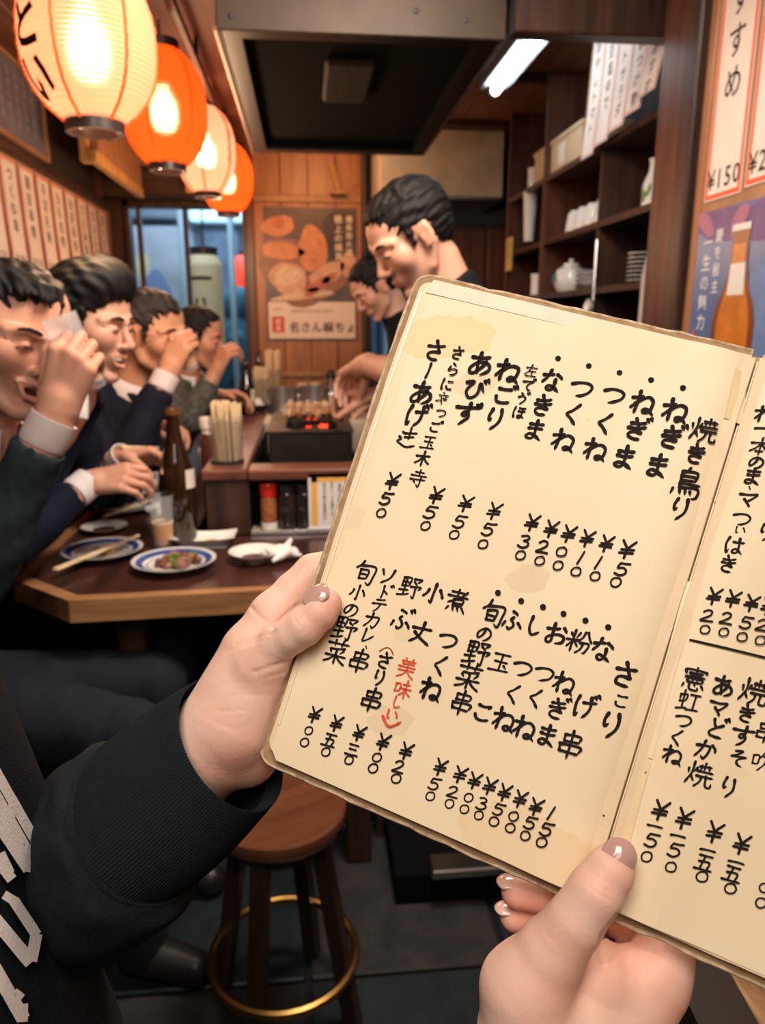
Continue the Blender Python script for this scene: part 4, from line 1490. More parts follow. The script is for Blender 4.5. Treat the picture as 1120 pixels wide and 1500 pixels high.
# framed grey sign board high on the left wall
sg = thing('framed_board', 'framed grey board with faint writing high on the left wall', 'sign', (LX + 0.05, 2.9, 1.92))
MB().box((LX + 0.035, 2.30, 1.915), (LX + 0.05, 3.33, 2.17), 0.003).build('board', mat('grey_board', (0.16, 0.16, 0.19), 0.5, noise=0.3, nscale=8), sg, world=True)
fm = MB()
for a, b in (((2.28, 1.90), (3.35, 1.915)), ((2.28, 2.17), (3.35, 2.185)), ((2.28, 1.915), (2.30, 2.17)), ((3.33, 1.915), (3.35, 2.17))):
    fm.box((LX + 0.035, a[0], a[1]), (LX + 0.06, b[0], b[1]), 0.002)
fm.build('frame', W_TAN, sg, world=True)
L = Lettering((LX + 0.05, 2.31, 1.915), (0, 1, 0), (0, 0, 1), 0.0012)
for i in range(12):
    L.column('品書き焼鳥', 0.05 + i * 0.078, 0.215, 0.034, 1.15)
L.build('lettering', mat('faint_print', (0.32, 0.33, 0.38), 0.6), sg)
# wooden lintel box with a pale wooden end, under the lanterns
wb = thing('wooden_bracket_box', 'pale wooden box frame fixed under the dark beam, left of the lanterns', 'box', (-0.8, 3.7, 1.9))
PALEW = wood('pale_wood', (0.62, 0.36, 0.12), (0.40, 0.20, 0.06), 0.5, 2)
MB().box((-0.865, 3.30, 1.93), (-0.835, 3.36, 2.12), 0.004).build('end_post', PALEW, wb, world=True)
MB().box((-0.835, 3.30, 1.90), (-0.80, 4.20, 1.945), 0.004).box((-0.865, 3.30, 1.90), (-0.835, 3.36, 1.93), 0.002).build('lower_rail', PALEW, wb, world=True)
MB().box((-0.835, 3.36, 1.945), (-0.805, 4.20, 2.12), 0.004).build('side_board', W_TAN, wb, world=True)
MB().box((-0.60, 4.25, 1.94), (-0.50, 4.31, 2.14), 0.004).build('end_post', PALEW, wb, world=True)
MB().box((-0.84, 4.20, 2.06), (-0.50, 4.25, 2.12), 0.004).build('cross_rail', W_TAN, wb, world=True)
wb2 = thing('wooden_wedge', 'orange-lit loose wooden slat leaning above the food poster', 'slat', (0.2, 4.4, 1.97))
MB().bar((0.16, 4.42, 2.12), (0.20, 4.44, 1.985), 0.025, 0.02).build('slat', PALEW, wb2, world=True)
MB().box((0.155, 4.38, 1.965), (0.24, 4.46, 1.985), 0.003).build('ledge', W_TAN, wb2, world=True)

# grilled food poster on the wooden facing
po = thing('food_poster', 'food photo poster of grilled meat with a white title panel on the orange wooden wall', 'poster', (0.04, BACKY - 0.034, 1.2))
px0, px1, pz0, pz1 = -0.218, 0.300, 1.185, 1.905
MB().box((px0, BACKY - 0.036, pz0), (px1, BACKY - 0.0345, pz1)).build('sheet', mat('poster_dark', (0.10, 0.055, 0.045), 0.35, noise=0.4, nscale=9), po, world=True)
L = Lettering((px0, BACKY - 0.036, pz0), (1, 0, 0), (0, 0, 1), 0.0006)
L.rect(0.012, 0.012, px1 - px0 - 0.012, 0.215)
L.build('title_panel', mat('title_paper', (0.74, 0.62, 0.54), 0.6), po)


def blobp(L, cx, cy, rx, ry, rot=0, n=26, wob=0.08, seed=0):
    g_ = np.random.default_rng(seed)
    ph = g_.uniform(0, 6.3, 3)
    pts = []
    for k in range(n):
        a = 2 * math.pi * k / n
        r_ = 1 + wob * (math.sin(2 * a + ph[0]) + 0.6 * math.sin(3 * a + ph[1]) + 0.4 * math.sin(5 * a + ph[2]))
        x, y = rx * r_ * math.cos(a), ry * r_ * math.sin(a)
        pts.append((cx + x * math.cos(rot) - y * math.sin(rot), cy + x * math.sin(rot) + y * math.cos(rot)))
    L.poly(pts)


mk = lambda c, n_: mat('print_' + n_, c, 0.45, noise=0.35, nscale=22)
lay = [((0.05, 0.03, 0.03), 'black', [(0.42, 0.56, 0.09, 0.15, 0, 1)]),
       ((0.30, 0.13, 0.08), 'brown', [(0.10, 0.44, 0.13, 0.13, .3, 2), (0.30, 0.30, 0.20, 0.08, .4, 3)]),
       ((0.62, 0.24, 0.11), 'orange', [(0.27, 0.50, 0.085, 0.12, .2, 4), (0.08, 0.62, 0.10, 0.05, .1, 5), (0.10, 0.49, 0.12, 0.045, 0, 6)]),
       ((0.66, 0.36, 0.24), 'salmon', [(0.13, 0.34, 0.11, 0.085, 0, 7), (0.35, 0.37, 0.10, 0.055, .5, 8), (0.47, 0.42, 0.05, 0.06, 0, 9)]),
       ((0.74, 0.52, 0.40), 'cream', [(0.13, 0.355, 0.08, 0.05, 0, 10), (0.21, 0.25, 0.17, 0.022, .1, 11)]),
       ((0.50, 0.14, 0.07), 'rust', [(0.30, 0.31, 0.07, 0.03, .5, 12), (0.36, 0.345, 0.05, 0.02, .5, 13), (0.26, 0.27, 0.05, 0.02, .4, 14), (0.08, 0.64, 0.04, 0.03, .2, 15)])]
for q, (c_, n_, bl) in enumerate(lay):
    L = Lettering((px0, BACKY - 0.036, pz0), (1, 0, 0), (0, 0, 1), 0.0008 + q * 0.0003)
    for b_ in bl:
        L.mb = MB()
        blobp(L, *b_[:4], rot=b_[4], seed=b_[5])
        L.build('printed_food', mk(c_, n_), po)
L = Lettering((px0, BACKY - 0.036, pz0), (1, 0, 0), (0, 0, 1), 0.003)
L.column('備長炭火焼', 0.475, 0.66, 0.040, 1.08)
L.column('極上の焼鳥', 0.415, 0.66, 0.046, 1.08)
L.build('white_lettering', mat('cream_print', (0.85, 0.72, 0.58), 0.6), po)
L = Lettering((px0, BACKY - 0.036, pz0), (1, 0, 0), (0, 0, 1), 0.0012)
L.row('名さん横ちょ', 0.155, 0.075, 0.062, 1.05, 0.03)
L.row('厳選素材炭火焼き専門', 0.15, 0.165, 0.020, 1.2)
L.build('lettering', mat('brown_ink', (0.14, 0.06, 0.05), 0.6), po)
L = Lettering((px0, BACKY - 0.036, pz0), (1, 0, 0), (0, 0, 1), 0.0012)
L.rect(0.03, 0.045, 0.10, 0.135)
L.column('一', 0.065, 0.175, 0.06)
L.build('red_panel', mat('dark_red_print', (0.55, 0.06, 0.04), 0.6), po)
L = Lettering((px0, BACKY - 0.036, pz0), (1, 0, 0), (0, 0, 1), 0.0016)
L.column('焼鳥', 0.065, 0.108, 0.036)
L.build('panel_lettering', mat('cream_print', (0.85, 0.72, 0.58), 0.6), po)

# price strips and beer poster on the right wall (face looks towards -x)
RX = 0.85
def rz_(px, py):
    p = atX(px, py, RX - 0.001)
    return p[1], p[2]
y0_, z0_ = rz_(1033, 290)
paper_strip('price_strip', 'large red-bordered price strip reading ¥150 on the right wall', (RX - 0.001, y0_ + 0.002, z0_ - 0.010), (0, -1, 0), (0, 0, 1), 0.137, 0.50, 'おすすめ', 0.066, 'red-bordered price strips on the right wall', 0.009, '¥150', side='どっきり', side_s=0.024)
paper_strip('price_strip', 'large red-bordered price strip cut off by the photo edge, beside the ¥150 one', (RX - 0.001, y0_ - 0.148, z0_ - 0.004), (0, -1, 0), (0, 0, 1), 0.137, 0.50, 'からあげ', 0.066, 'red-bordered price strips on the right wall', 0.009, '¥220')
bpz1, bpz0 = 1.508, 1.02
bo = (RX - 0.001, 1.652, bpz0)
bpo = thing('beer_poster', 'blue and purple poster of a beer bottle with white lettering on the right wall', 'poster', (RX - 0.002, 1.50, bpz0))
MB().box((RX - 0.0025, 1.652 - 0.36, bpz0), (RX - 0.001, 1.652, bpz1)).build('sheet', None or mat('poster_blue', (0.10, 0.16, 0.36), 0.3, noise=0.3, nscale=10), bpo, world=True)
PB = (RX - 0.0025, 1.652, bpz0)
for q, (c_, n_, bl) in enumerate([((0.17, 0.10, 0.26), 'violet', [(0.10, 0.46, 0.11, 0.035, -.15, 21), (0.27, 0.45, 0.09, 0.04, .1, 22)]), ((0.42, 0.16, 0.28), 'plum', [(0.04, 0.465, 0.045, 0.016, -.6, 23), (0.17, 0.455, 0.035, 0.022, .8, 24)]), ((0.16, 0.26, 0.50), 'sky', [(0.09, 0.17, 0.08, 0.05, 0, 25), (0.28, 0.28, 0.06, 0.10, 0, 26)])]):
    L = Lettering(PB, (0, -1, 0), (0, 0, 1), 0.0005 + 0.0003 * q)
    for b_ in bl:
      L.mb = MB()
      blobp(L, *b_[:4], rot=b_[4], seed=b_[5], wob=0.05)
      L.mb.v = [(x, min(max(y, 1.652 - 0.36), 1.652), min(z, bpz1)) for x, y, z in L.mb.v]
      L.build('printed_cloud', mat('print_' + n_, c_, 0.4, noise=0.3, nscale=20), bpo)
def bottle_print(L, cx, cz, s, prof):
    pts = [(cx + r_ * s, cz + z * s) for r_, z in prof] + [(cx - r_ * s, cz + z * s) for r_, z in reversed(prof)]
    L.poly(pts)
prof_b = [(0.20, 0), (0.215, 0.03), (0.215, 0.52), (0.19, 0.60), (0.12, 0.72), (0.085, 0.82), (0.078, 0.96), (0.09, 0.97), (0.09, 1.02), (0.07, 1.04)]
L = Lettering(PB, (0, -1, 0), (0, 0, 1), 0.0018)
bottle_print(L, 0.185, 0.075, 0.36, prof_b)
L.build('printed_bottle', mat('print_amber_edge', (0.20, 0.05, 0.012), 0.3), bpo)
L = Lettering(PB, (0, -1, 0), (0, 0, 1), 0.0021)
bottle_print(L, 0.185, 0.085, 0.34, [(r_ * 0.80, z) for r_, z in prof_b[:7]])
L.build('printed_beer', mat('print_amber', (0.72, 0.22, 0.02), 0.3, noise=0.45, nscale=14), bpo)
L = Lettering(PB, (0, -1, 0), (0, 0, 1), 0.0024)
blobp(L, 0.185, 0.175, 0.058, 0.045, wob=0)
PWHITE = mat('print_white', (0.72, 0.70, 0.66), 0.4)
L.build('printed_label', PWHITE, bpo)
L.mb = MB()
L.poly([(0.185 - 0.030, 0.315), (0.185 + 0.030, 0.315), (0.185 + 0.026, 0.375), (0.185 - 0.026, 0.375)])
L.build('printed_neck_label', PWHITE, bpo)
L.mb = MB()
L.rect(0.185 - 0.032, 0.436, 0.185 + 0.032, 0.449)
L.build('printed_cap', PWHITE, bpo)
L = Lettering(PB, (0, -1, 0), (0, 0, 1), 0.0027)
blobp(L, 0.185, 0.175, 0.046, 0.034, wob=0)
L.build('printed_ring', mat('print_grey', (0.20, 0.20, 0.20), 0.4), bpo)
L = Lettering(PB, (0, -1, 0), (0, 0, 1), 0.0012)
L.column('一生の魅力', 0.060, 0.425, 0.036, 1.12)
L.column('慶を極主', 0.103, 0.435, 0.029, 1.15)
L.row('生', 0.178, 0.345, 0.03)
L.build('white_lettering', mat('print_text_white', (0.80, 0.82, 0.85), 0.5), bpo)
L = Lettering(PB, (0, -1, 0), (0, 0, 1), 0.0012)
L.poly([(0.022, 0.20), (0.028, 0.20), (0.040, 0.245), (0.032, 0.25)])
L.build('red_mark', REDP, bpo)

# ------------------------------------------------------------------ shelving along the kitchen's right side
sh = thing('kitchen_shelf', 'dark wooden wall shelving stacked with crockery along the kitchen side', 'shelf', (1.08, 2.8, 0))
SX0, SX1 = 0.95, 1.235
SY0, SY1 = 1.93, 3.62
for z, n_ in ((0.95, 'shelf_board'), (1.185, 'shelf_board'), (1.395, 'shelf_board'), (1.60, 'shelf_board'), (1.835, 'shelf_board')):
    MB().box((SX0, SY0, z - 0.018), (SX1, SY1, z), 0.003).build(n_, W_DARKX, sh, world=True)
    MB().box((SX0 - 0.004, SY0, z - 0.02), (SX0 - 0.0005, SY1, z + 0.001), 0.001).build('shelf_edge', W_DARKX, sh, world=True)
for y, b_, t_ in ((SY0 - 0.021, 0, 2.2), (2.50, 0.95, 1.817), (3.08, 0.0, 2.2), (SY1 + 0.001, 0, 2.2)):
    MB().box((SX0 - 0.008 if t_ > 2 else SX0 + .002, y, b_), (SX1, y + 0.02, t_), 0.003).build('side_panel' if t_ > 2 else 'divider', W_RED if t_ > 2 else W_DARK, sh, world=True)
MB().box((SX0, SY0, 0.0), (SX1, SY1, 0.93)).build('lower_cabinet', W_DARK, sh, world=True)
MB().box((1.225, SY0, 0.95), (1.235, SY1, 1.83)).build('back_board', W_DARK, sh, world=True)

bx = thing('cardboard_box', 'long cream cardboard box on top of the kitchen shelf', 'box', (1.05, 3.0, 1.835))
CARD = mat('cardboard', (0.62, 0.47, 0.28), 0.7, noise=0.15, nscale=12)
MB().box((0.965, 2.74, 1.8355), (1.14, 3.30, 1.955), 0.003).build('carton', CARD, bx, world=True)
MB().box((0.96, 2.735, 1.945), (1.145, 3.305, 1.962), 0.002).build('lid', CARD, bx, world=True)
MB().box((0.9635, 2.92, 1.86), (0.965, 2.99, 1.93)).build('paper_label', PAPER_W, bx, world=True)
for i, y in enumerate((2.62, 2.71, 2.80, 2.89)):
    t = thing('tea_cup', ['white upturned cup nearest the divider on the middle shelf', 'second white upturned cup from the divider on the middle shelf', 'third white upturned cup from the divider on the middle shelf', 'white upturned cup farthest from the divider on the middle shelf'][i], 'cup', (1.01, y, 1.60), group='white cups on the middle shelf')
    MB().lathe([(0, 0), (0.035, 0), (0.036, 0.02), (0.028, 0.075), (0.020, 0.082), (0.020, 0.086), (0, 0.086)], 22).build('body', WHITE_P, t, smooth=True)
    MB().lathe([(0.0365, 0.008), (0.0375, 0.008), (0.0375, 0.014), (0.0365, 0.014)], 22, closed=True).build('rim_band', mat('cream_band', (0.7, 0.5, 0.3), 0.4), t, smooth=True)
bt = thing('white_bottle', 'white ceramic bottle with a green leaf pattern beside the hanging wooden sign', 'bottle', (1.02, 2.26, 1.60))
MB().lathe([(0, 0), (0.030, 0), (0.033, 0.01), (0.032, 0.07), (0.018, 0.105), (0.017, 0.13), (0.021, 0.138), (0, 0.138)], 24).build('body', WHITE_P, bt, smooth=True)
for k in range(4):
    a = 2.5 + k * 0.45
    L = Lettering((1.02 + 0.0335 * math.cos(a), 2.26 + 0.0335 * math.sin(a), 1.60), (-math.sin(a), math.cos(a), 0), (0, 0, 1), 0.0006)
    blobp(L, 0, 0.035 + 0.015 * (k % 2), 0.006, 0.017, rot=0.5 - .3 * k)
    L.build('leaf_print', GREEN, bt)
pk = tag(MB().box((0.965, 2.05, 1.6), (1.10, 2.45, 1.604), 0.001).build('white_mat', PAPER_W), 'white paper mat under the leaf-patterned bottle', 'mat')
bt.location.z += 0.004
for i, (y, w_, h_, m_, lab_) in enumerate(((2.09, 0.05, 0.012, 'dark', ''), )):
    pass
# stacks of dishes on the lower shelf: each dish an object
DDARK = mat('dark_dish', (0.06, 0.06, 0.07), 0.3, coat=0.2)


def dish_stack(x, y, z, n, R, m, dz, word, grp):
    first = None
    for k in range(n):
        if first is None:
            t = thing('stacked_dish', '', 'dish', (x, y, z), group=grp)
            MB().lathe([(0, 0), (R * 0.5, 0), (R * 0.55, dz * 0.2), (R, dz * 1.2), (R * 0.97, dz * 1.25), (R * 0.5, dz * 0.5), (0, dz * 0.45)], 26).build('body', m, t, smooth=True)
            MB().lathe([(R * 0.985, dz * 1.15), (R * 1.006, dz * 1.15), (R * 1.006, dz * 1.3), (R * 0.985, dz * 1.3)], 26, closed=True).build('rim_line', WHITE_P if m is DDARK else BLUE, t, smooth=True)
            first = t
        else:
            t = copy_tree(first)
            t.location = (x, y, z + k * dz)
        pos = 'lowest' if k == 0 else 'topmost' if k == n - 1 else ['', 'second', 'third', 'fourth', 'fifth', 'sixth', 'seventh', 'eighth', 'ninth'][k] + ' from the bottom'
        t['label'] = '%s, %s' % (word, pos.replace(' the', ''))


dish_stack(1.04, 2.12, 1.395, 4, 0.068, WHITE_P, 0.012, 'white dish on the lower shelf beside the post', 'white dishes beside the post')
dish_stack(1.04, 2.12, 1.395 + 0.052, 5, 0.058, DDARK, 0.011, 'dark dish stacked over white dishes beside the post', 'dark dishes beside the post')
dish_stack(1.04, 2.34, 1.395, 7, 0.048, DDARK, 0.013, 'dark small dish on the lower shelf near the divider', 'dark dishes near the divider')
dish_stack(1.04, 2.72, 1.395, 4, 0.075, WHITE_P, 0.016, 'white bowl right of the white teapot', 'white bowls beside the teapot')
dish_stack(1.04, 2.25, 1.185, 6, 0.065, mat('brown_dish', (0.16, 0.10, 0.08), 0.4), 0.016, 'brown dish on the bottom shelf', 'brown dishes on the bottom shelf')
tp = thing('teapot', 'white teapot with a teal patch on the lower kitchen shelf', 'teapot', (1.0, 2.88, 1.395))
MB().lathe([(0, 0), (0.045, 0), (0.058, 0.02), (0.062, 0.05), (0.052, 0.082), (0.030, 0.095), (0, 0.097)], 28).build('body', WHITE_P, tp, smooth=True)
MB().lathe([(0.030, 0.094), (0.028, 0.104), (0.008, 0.108), (0.010, 0.12), (0, 0.121)], 20).build('lid', WHITE_P, tp, smooth=True)
MB().tube([(0, 0.055, 0.04), (0, 0.085, 0.06), (0, 0.10, 0.085)], [0.014, 0.010, 0.008], 10).build('spout', WHITE_P, tp, smooth=True)
MB().tube([(0, -0.055, 0.07), (0, -0.09, 0.065), (0, -0.085, 0.03), (0, -0.055, 0.025)], 0.006, 8).build('handle', WHITE_P, tp, smooth=True)
L = Lettering((-0.0615, 0, 0.05), (0, -1, 0), (0, 0, 1), 0.002)
L.poly([(-0.02, -0.014), (0.02, -0.014), (0.022, 0.014), (-0.018, 0.016)])
L.mb.build('teal_patch', mat('teal', (0.02, 0.28, 0.33), 0.4), tp)
# left bay: paper bundle, tins and small things on the shelf
kb = thing('white_paper_roll', 'white rolled paper hanging at the left end of the kitchen shelf', 'paper roll', (0.99, 3.38, 1.50))
MB().lathe([(0, 0), (0.020, 0), (0.030, 0.20), (0, 0.205)], 16, (0.97, 3.36, 1.625)).build('roll', TISSUE, kb, smooth=True, world=True)
MB().rod((0.97, 3.36, 1.83), (0.97, 3.36, 1.86), 0.008).build('hook', STEEL_B, kb, world=True)
for i, (y, z, m_, lab_) in enumerate(((3.25, 1.836, STEEL_B, 'shiny tin on the shelf top left of the cardboard box'), (3.40, 1.836, WHITE_P, 'white tin on the shelf top farthest from the cardboard box'), (3.28, 1.396, TISSUE, 'pale tub at the far end of the lower shelf'))):
    t = thing('storage_tin', lab_, 'tin', (1.0 if i != 0 else 1.19, y, z), group='tins on the kitchen shelf')
    MB().lathe([(0, 0), (0.032, 0), (0.032, 0.075), (0, 0.075)], 20).build('body', m_, t, smooth=True)
    MB().lathe([(0, 0.075), (0.034, 0.075), (0.034, 0.09), (0, 0.092)], 20).build('lid', m_, t, smooth=True)
ys = thing('yellow_notice', 'small yellow notice at the far left end of the kitchen shelf', 'paper sign', (0.94, 3.58, 1.55))
MB().box((0.935, 3.50, 1.515), (0.9395, 3.60, 1.66)).build('sheet', mat('yellow_paper', (0.66, 0.50, 0.16), 0.7), ys, world=True)
L = Lettering((0.935, 3.60, 1.515), (0, -1, 0), (0, 0, 1), 0.0008)
L.column('注文', 0.05, 0.11, 0.035)
L.build('lettering', INK, ys)

# hanging paper strips before the upper shelf
tx2 = ['冷やしトマト', '枝豆塩ゆで', 'ポテトサラダ', '自家製つけ物', '本日のおすすめ']
lb2 = ['hanging white menu strip farthest from the post, above the cardboard box', 'second hanging white menu strip counted from the cardboard box', 'middle one of the five hanging white menu strips', 'hanging white menu strip beside the curled one', 'curled hanging white menu strip nearest the wooden sign']
WSTR = []
for i in range(5):
    y = 2.60 - i * 0.112
    t = paper_strip('hanging_strip', lb2[i], (0.935, y, 1.80 + 0.016 * i), (0, -1, 0), (0, 0, 1), 0.108, 0.36 - 0.016 * i, tx2[i], 0.042, 'white menu strips hanging at the kitchen shelf', 0.004, bm=mat('pale_red_border', (0.70, 0.28, 0.22), 0.7), curl=0.02 + 0.012 * (i == 4))
wsn = thing('wooden_sign', 'narrow hanging wooden sign plank with black brush letters beside the post', 'sign', (0.93, 2.02, 1.60))
MB().box((0.925, 1.945, 1.615), (0.937, 2.055, 2.03), 0.002).build('plank', W_PANEL, wsn, world=True)
MB().rod((0.931, 2.0, 2.03), (0.931, 2.0, 2.21), 0.002, n=6).build('cord', BLACK, wsn, world=True)
L = Lettering((0.925, 2.055, 1.615), (0, -1, 0), (0, 0, 1), 0.0008)
L.column('名物もつ煮込み', 0.055, 0.372, 0.048, 1.12)
L.build('lettering', INK, wsn)
# apron on a hook at the post
ap = Blob(0.006, 0.02)
for i in range(6):
    y = 1.955 + i * 0.018
    ap.chain([(0.92, 1.985, 1.52), (0.915 + 0.006 * (i % 2), y - 0.005, 1.40), (0.912 + 0.008 * (i % 2), y - 0.012, 1.22)], [0.008, 0.013, 0.015])
V, F = ap.build()
apo = thing('hanging_apron', 'pale pinkish white cloth hanging from a hook at the end of the shelf', 'apron', (0.92, 1.99, 1.22))
skin_mesh('cloth', V, F, mat('pale_cloth', (0.68, 0.58, 0.56), 0.85, bump=0.3, bscale=90), apo)
MB().tube([(0.935, 1.985, 1.53), (0.915, 1.985, 1.54), (0.912, 1.985, 1.515)], 0.004, 6).build('hook', STEEL_B, apo, world=True)
ld = thing('white_ladle', 'white spoon hanging handle-down in front of the kitchen shelf', 'ladle', (0.93, 2.46, 1.3))
MB().rod((0.935, 2.46, 1.35), (0.935, 2.46, 1.54), 0.005, n=8).build('handle', STEEL_B, ld, smooth=True, world=True)
MB().lathe([(0, 0), (0.016, 0.004), (0.026, 0.02), (0.024, 0.021), (0.014, 0.008), (0, 0.006)], 20, (0.933, 2.46, 1.33), axis=(-1, 0, 0.2)).build('bowl', WHITE_P, ld, smooth=True, world=True)

# ------------------------------------------------------------------ the street outside the window
struct('pavement', MB().box((-3.5, BACKY + 0.1, -0.12), (2.5, 9.5, 0.0)), mat('asphalt', (0.06, 0.07, 0.08), 0.6))
stt = bpy.data.objects['pavement']
shop = thing('shop_front', 'pale blue-lit shop front with vertical screens across the street', 'building', (-1.2, 7.4, 0))
MB().box((-3.4, 7.4, 0), (2.4, 7.6, 3.6), 0.01).build('wall', mat('shop_wall', (0.12, 0.17, 0.22), 0.6, noise=0.4, nscale=3), shop, world=True)
for i in range(9):
    x = -2.6 + i * 0.42
    MB().box((x, 7.33, 0.2), (x + 0.34, 7.40, 2.1), 0.01).build('screen', mat('shop_panel_%d' % (i % 3), ((0.42, 0.50, 0.60), (0.10, 0.15, 0.22), (0.55, 0.60, 0.62))[i % 3], 0.4, noise=0.5, nscale=6), shop, world=True)
MB().box((-1.0, 7.22, 2.16), (0.9, 7.33, 2.52), 0.01).build('lit_sign', mat('cyan_sign', (0.5, 0.8, 0.9), 0.5, emit=(0.36, 0.66, 0.78), estr=0.75), shop, world=True)
MB().box((-2.9, 7.0, 2.15), (-1.05, 7.33, 2.25), 0.01).build('awning', mat('awning', (0.10, 0.13, 0.16), 0.6), shop, world=True)
bn = thing('white_banner', 'tall pale banner with a blue and yellow picture outside behind the glass', 'banner', (-1.15, 5.6, 0.0))
MB().rod((-1.30, 5.6, 0), (-1.30, 5.6, 2.0), 0.012).build('pole', STEEL_B, bn, world=True)
MB().box((-1.29, 5.595, 0.6), (-0.84, 5.605, 1.93)).build('cloth', mat('banner_cloth', (0.50, 0.60, 0.72), 0.6, noise=0.35, nscale=4), bn, world=True)
for q, (c_, n_, bl) in enumerate([((0.75, 0.70, 0.40), 'banner_yellow', [(0.18, 1.07, 0.045, 0.09, 0, 31)]), ((0.18, 0.28, 0.50), 'banner_blue', [(0.28, 0.85, 0.09, 0.2, .2, 32)]), ((0.80, 0.66, 0.60), 'banner_pink', [(0.26, 0.62, 0.08, 0.18, 0, 33)])]):
    L = Lettering((-1.29, 5.595, 0.6), (1, 0, 0), (0, 0, 1), 0.002 + .001 * q)
    for b_ in bl:
        blobp(L, *b_[:4], rot=b_[4], seed=b_[5])
    L.build('printed_figure', mat('print_' + n_, c_, 0.5), bn)
cl = thing('street_lantern', 'tall cream cylindrical lantern with black brush letters outside the window', 'lantern', (-0.66, 5.35, 0.9))
prof = [(0.09, 0.0)] + [(0.115 + 0.0012 * math.cos(i * math.pi), 0.03 + i * 0.0172) for i in range(38)] + [(0.09, 0.72)]
MB().lathe(prof, 32, (-0.66, 5.35, 1.0)).build('shade', mat('cream_lantern', (0.58, 0.50, 0.30), 0.7, emit=(0.75, 0.62, 0.34), estr=0.12), cl, smooth=True, world=True)
MB().lathe([(0, 0), (0.092, 0), (0.092, 0.05), (0, 0.05)], 24, (-0.66, 5.35, 1.72)).lathe([(0, 0), (0.092, 0), (0.092, -0.04), (0, -0.04)], 24, (-0.66, 5.35, 1.0)).build('end_ring', L_CAP, cl, world=True)
MB().rod((-0.66, 5.35, 1.77), (-0.66, 5.35, 2.15), 0.006).rod((-0.66, 5.40, 2.15), (-0.66, 4.60, 2.15), 0.008).build('bracket', BLACK, cl, world=True)
mt = MB()
for i, chh in enumerate('一八屋'):
    gv, gf = glyph_fine(chh, 0.015)
    mt.add([(-0.66 + 0.1185 * math.cos(-1.75 + gx * 0.165 / 0.1185), 5.35 + 0.1185 * math.sin(-1.75 + gx * 0.165 / 0.1185), 1.57 - i * 0.19 + gy * 0.165) for gx, gy in gv], gf)
mt.build('lettering', INK, cl, world=True)
rl = thing('red_street_lantern', 'round glowing red lantern outside beside the dark post', 'lantern', (-0.50, 6.3, 1.5))
prof = [(0.05, 0.0)] + [(0.05 + 0.065 * math.sin(math.pi * (i + 1) / 14) ** 0.6, 0.02 * (i + 1)) for i in range(13)] + [(0.05, 0.28)]
MB().lathe(prof, 28, (-0.46, 6.3, 1.52)).build('shade', mat('red_lantern_paper', (0.8, 0.05, 0.03), 0.6, emit=(1.0, 0.08, 0.03), estr=0.9), rl, smooth=True, world=True)
MB().lathe([(0, 0), (0.05, 0), (0.05, 0.03), (0, 0.03)], 20, (-0.46, 6.3, 1.80)).rod((-0.46, 6.3, 1.83), (-0.46, 6.3, 2.4), 0.005).build('top_ring', L_CAP, rl, world=True)
for i, (x, lab_) in enumerate(((-0.835, 'pale blue steel post outside, left of the tall cream lantern'), (-0.50, 'pale blue steel post outside, right of the tall cream lantern'))):
    t = thing('street_post', lab_, 'post', (x, 5.6, 0), group='posts outside the window')
    MB().rod((x, 5.6, 0.02), (x, 5.6, 2.4), 0.022, n=12).build('pole', mat('street_pole', (0.42, 0.58, 0.66), 0.4), t, world=True)
    MB().lathe([(0, 0), (0.06, 0), (0.05, 0.02), (0, 0.021)], 16, (x, 5.6, 0)).build('base', STEEL, t, world=True)

# ================================================================== the hand-written menu, held open
# top left corner of the cover, and its two edge directions, measured in the lens frame
def cam2w(v):
    return RT * v[0] - UP * v[1] + FW * v[2]


_a = np.array([0.16663016, 0.05461304, -0.04874223])
_b = np.array([-0.08078889, 0.25761435, -0.03750012])
M_O = CAM + cam2w(np.array([0.01987335, -0.13299857, 0.42039778]))
M_U = cam2w(_a / np.linalg.norm(_a))
_bb = cam2w(_b)
M_V = _bb - M_U * (M_U @ _bb)
M_V /= np.linalg.norm(M_V)            # down the page
M_N = np.cross(M_U, -M_V)             # towards the reader
MW, MH = 0.182, 0.2726


def page_xy(px, py, n=0.0):
    """view position to menu coordinates (metres right of and below the corner)"""
    r = ray(px, py)
    t = ((M_O + M_N * n - CAM) @ M_N) / (r @ M_N)
    p = CAM + r * t - M_O
    return p @ M_U, p @ M_V


def on_menu(px, py, n=0.0):
    r = ray(px, py)
    t = ((M_O + M_N * n - CAM) @ M_N) / (r @ M_N)
    return CAM + r * t


def menu_pt(u, v, n=0.0):
    return M_O + M_U * u + M_V * v + M_N * n


def dip(u):
    """paper sinks into the fold, and lifts a little beside it"""
    d = abs(u - MW)
    return -0.0035 * math.exp(-(d / 0.006) ** 2) + 0.0022 * math.exp(-((d - 0.022) / 0.018) ** 2) - 0.0004


mw = Matrix([[M_U[i], -M_V[i], M_N[i], M_O[i]] for i in range(3)] + [[0, 0, 0, 1]])
menu = thing('menu_book', 'open old cream menu with hand-brushed black Japanese dishes and prices, held in both hands', 'menu', mw=mw)


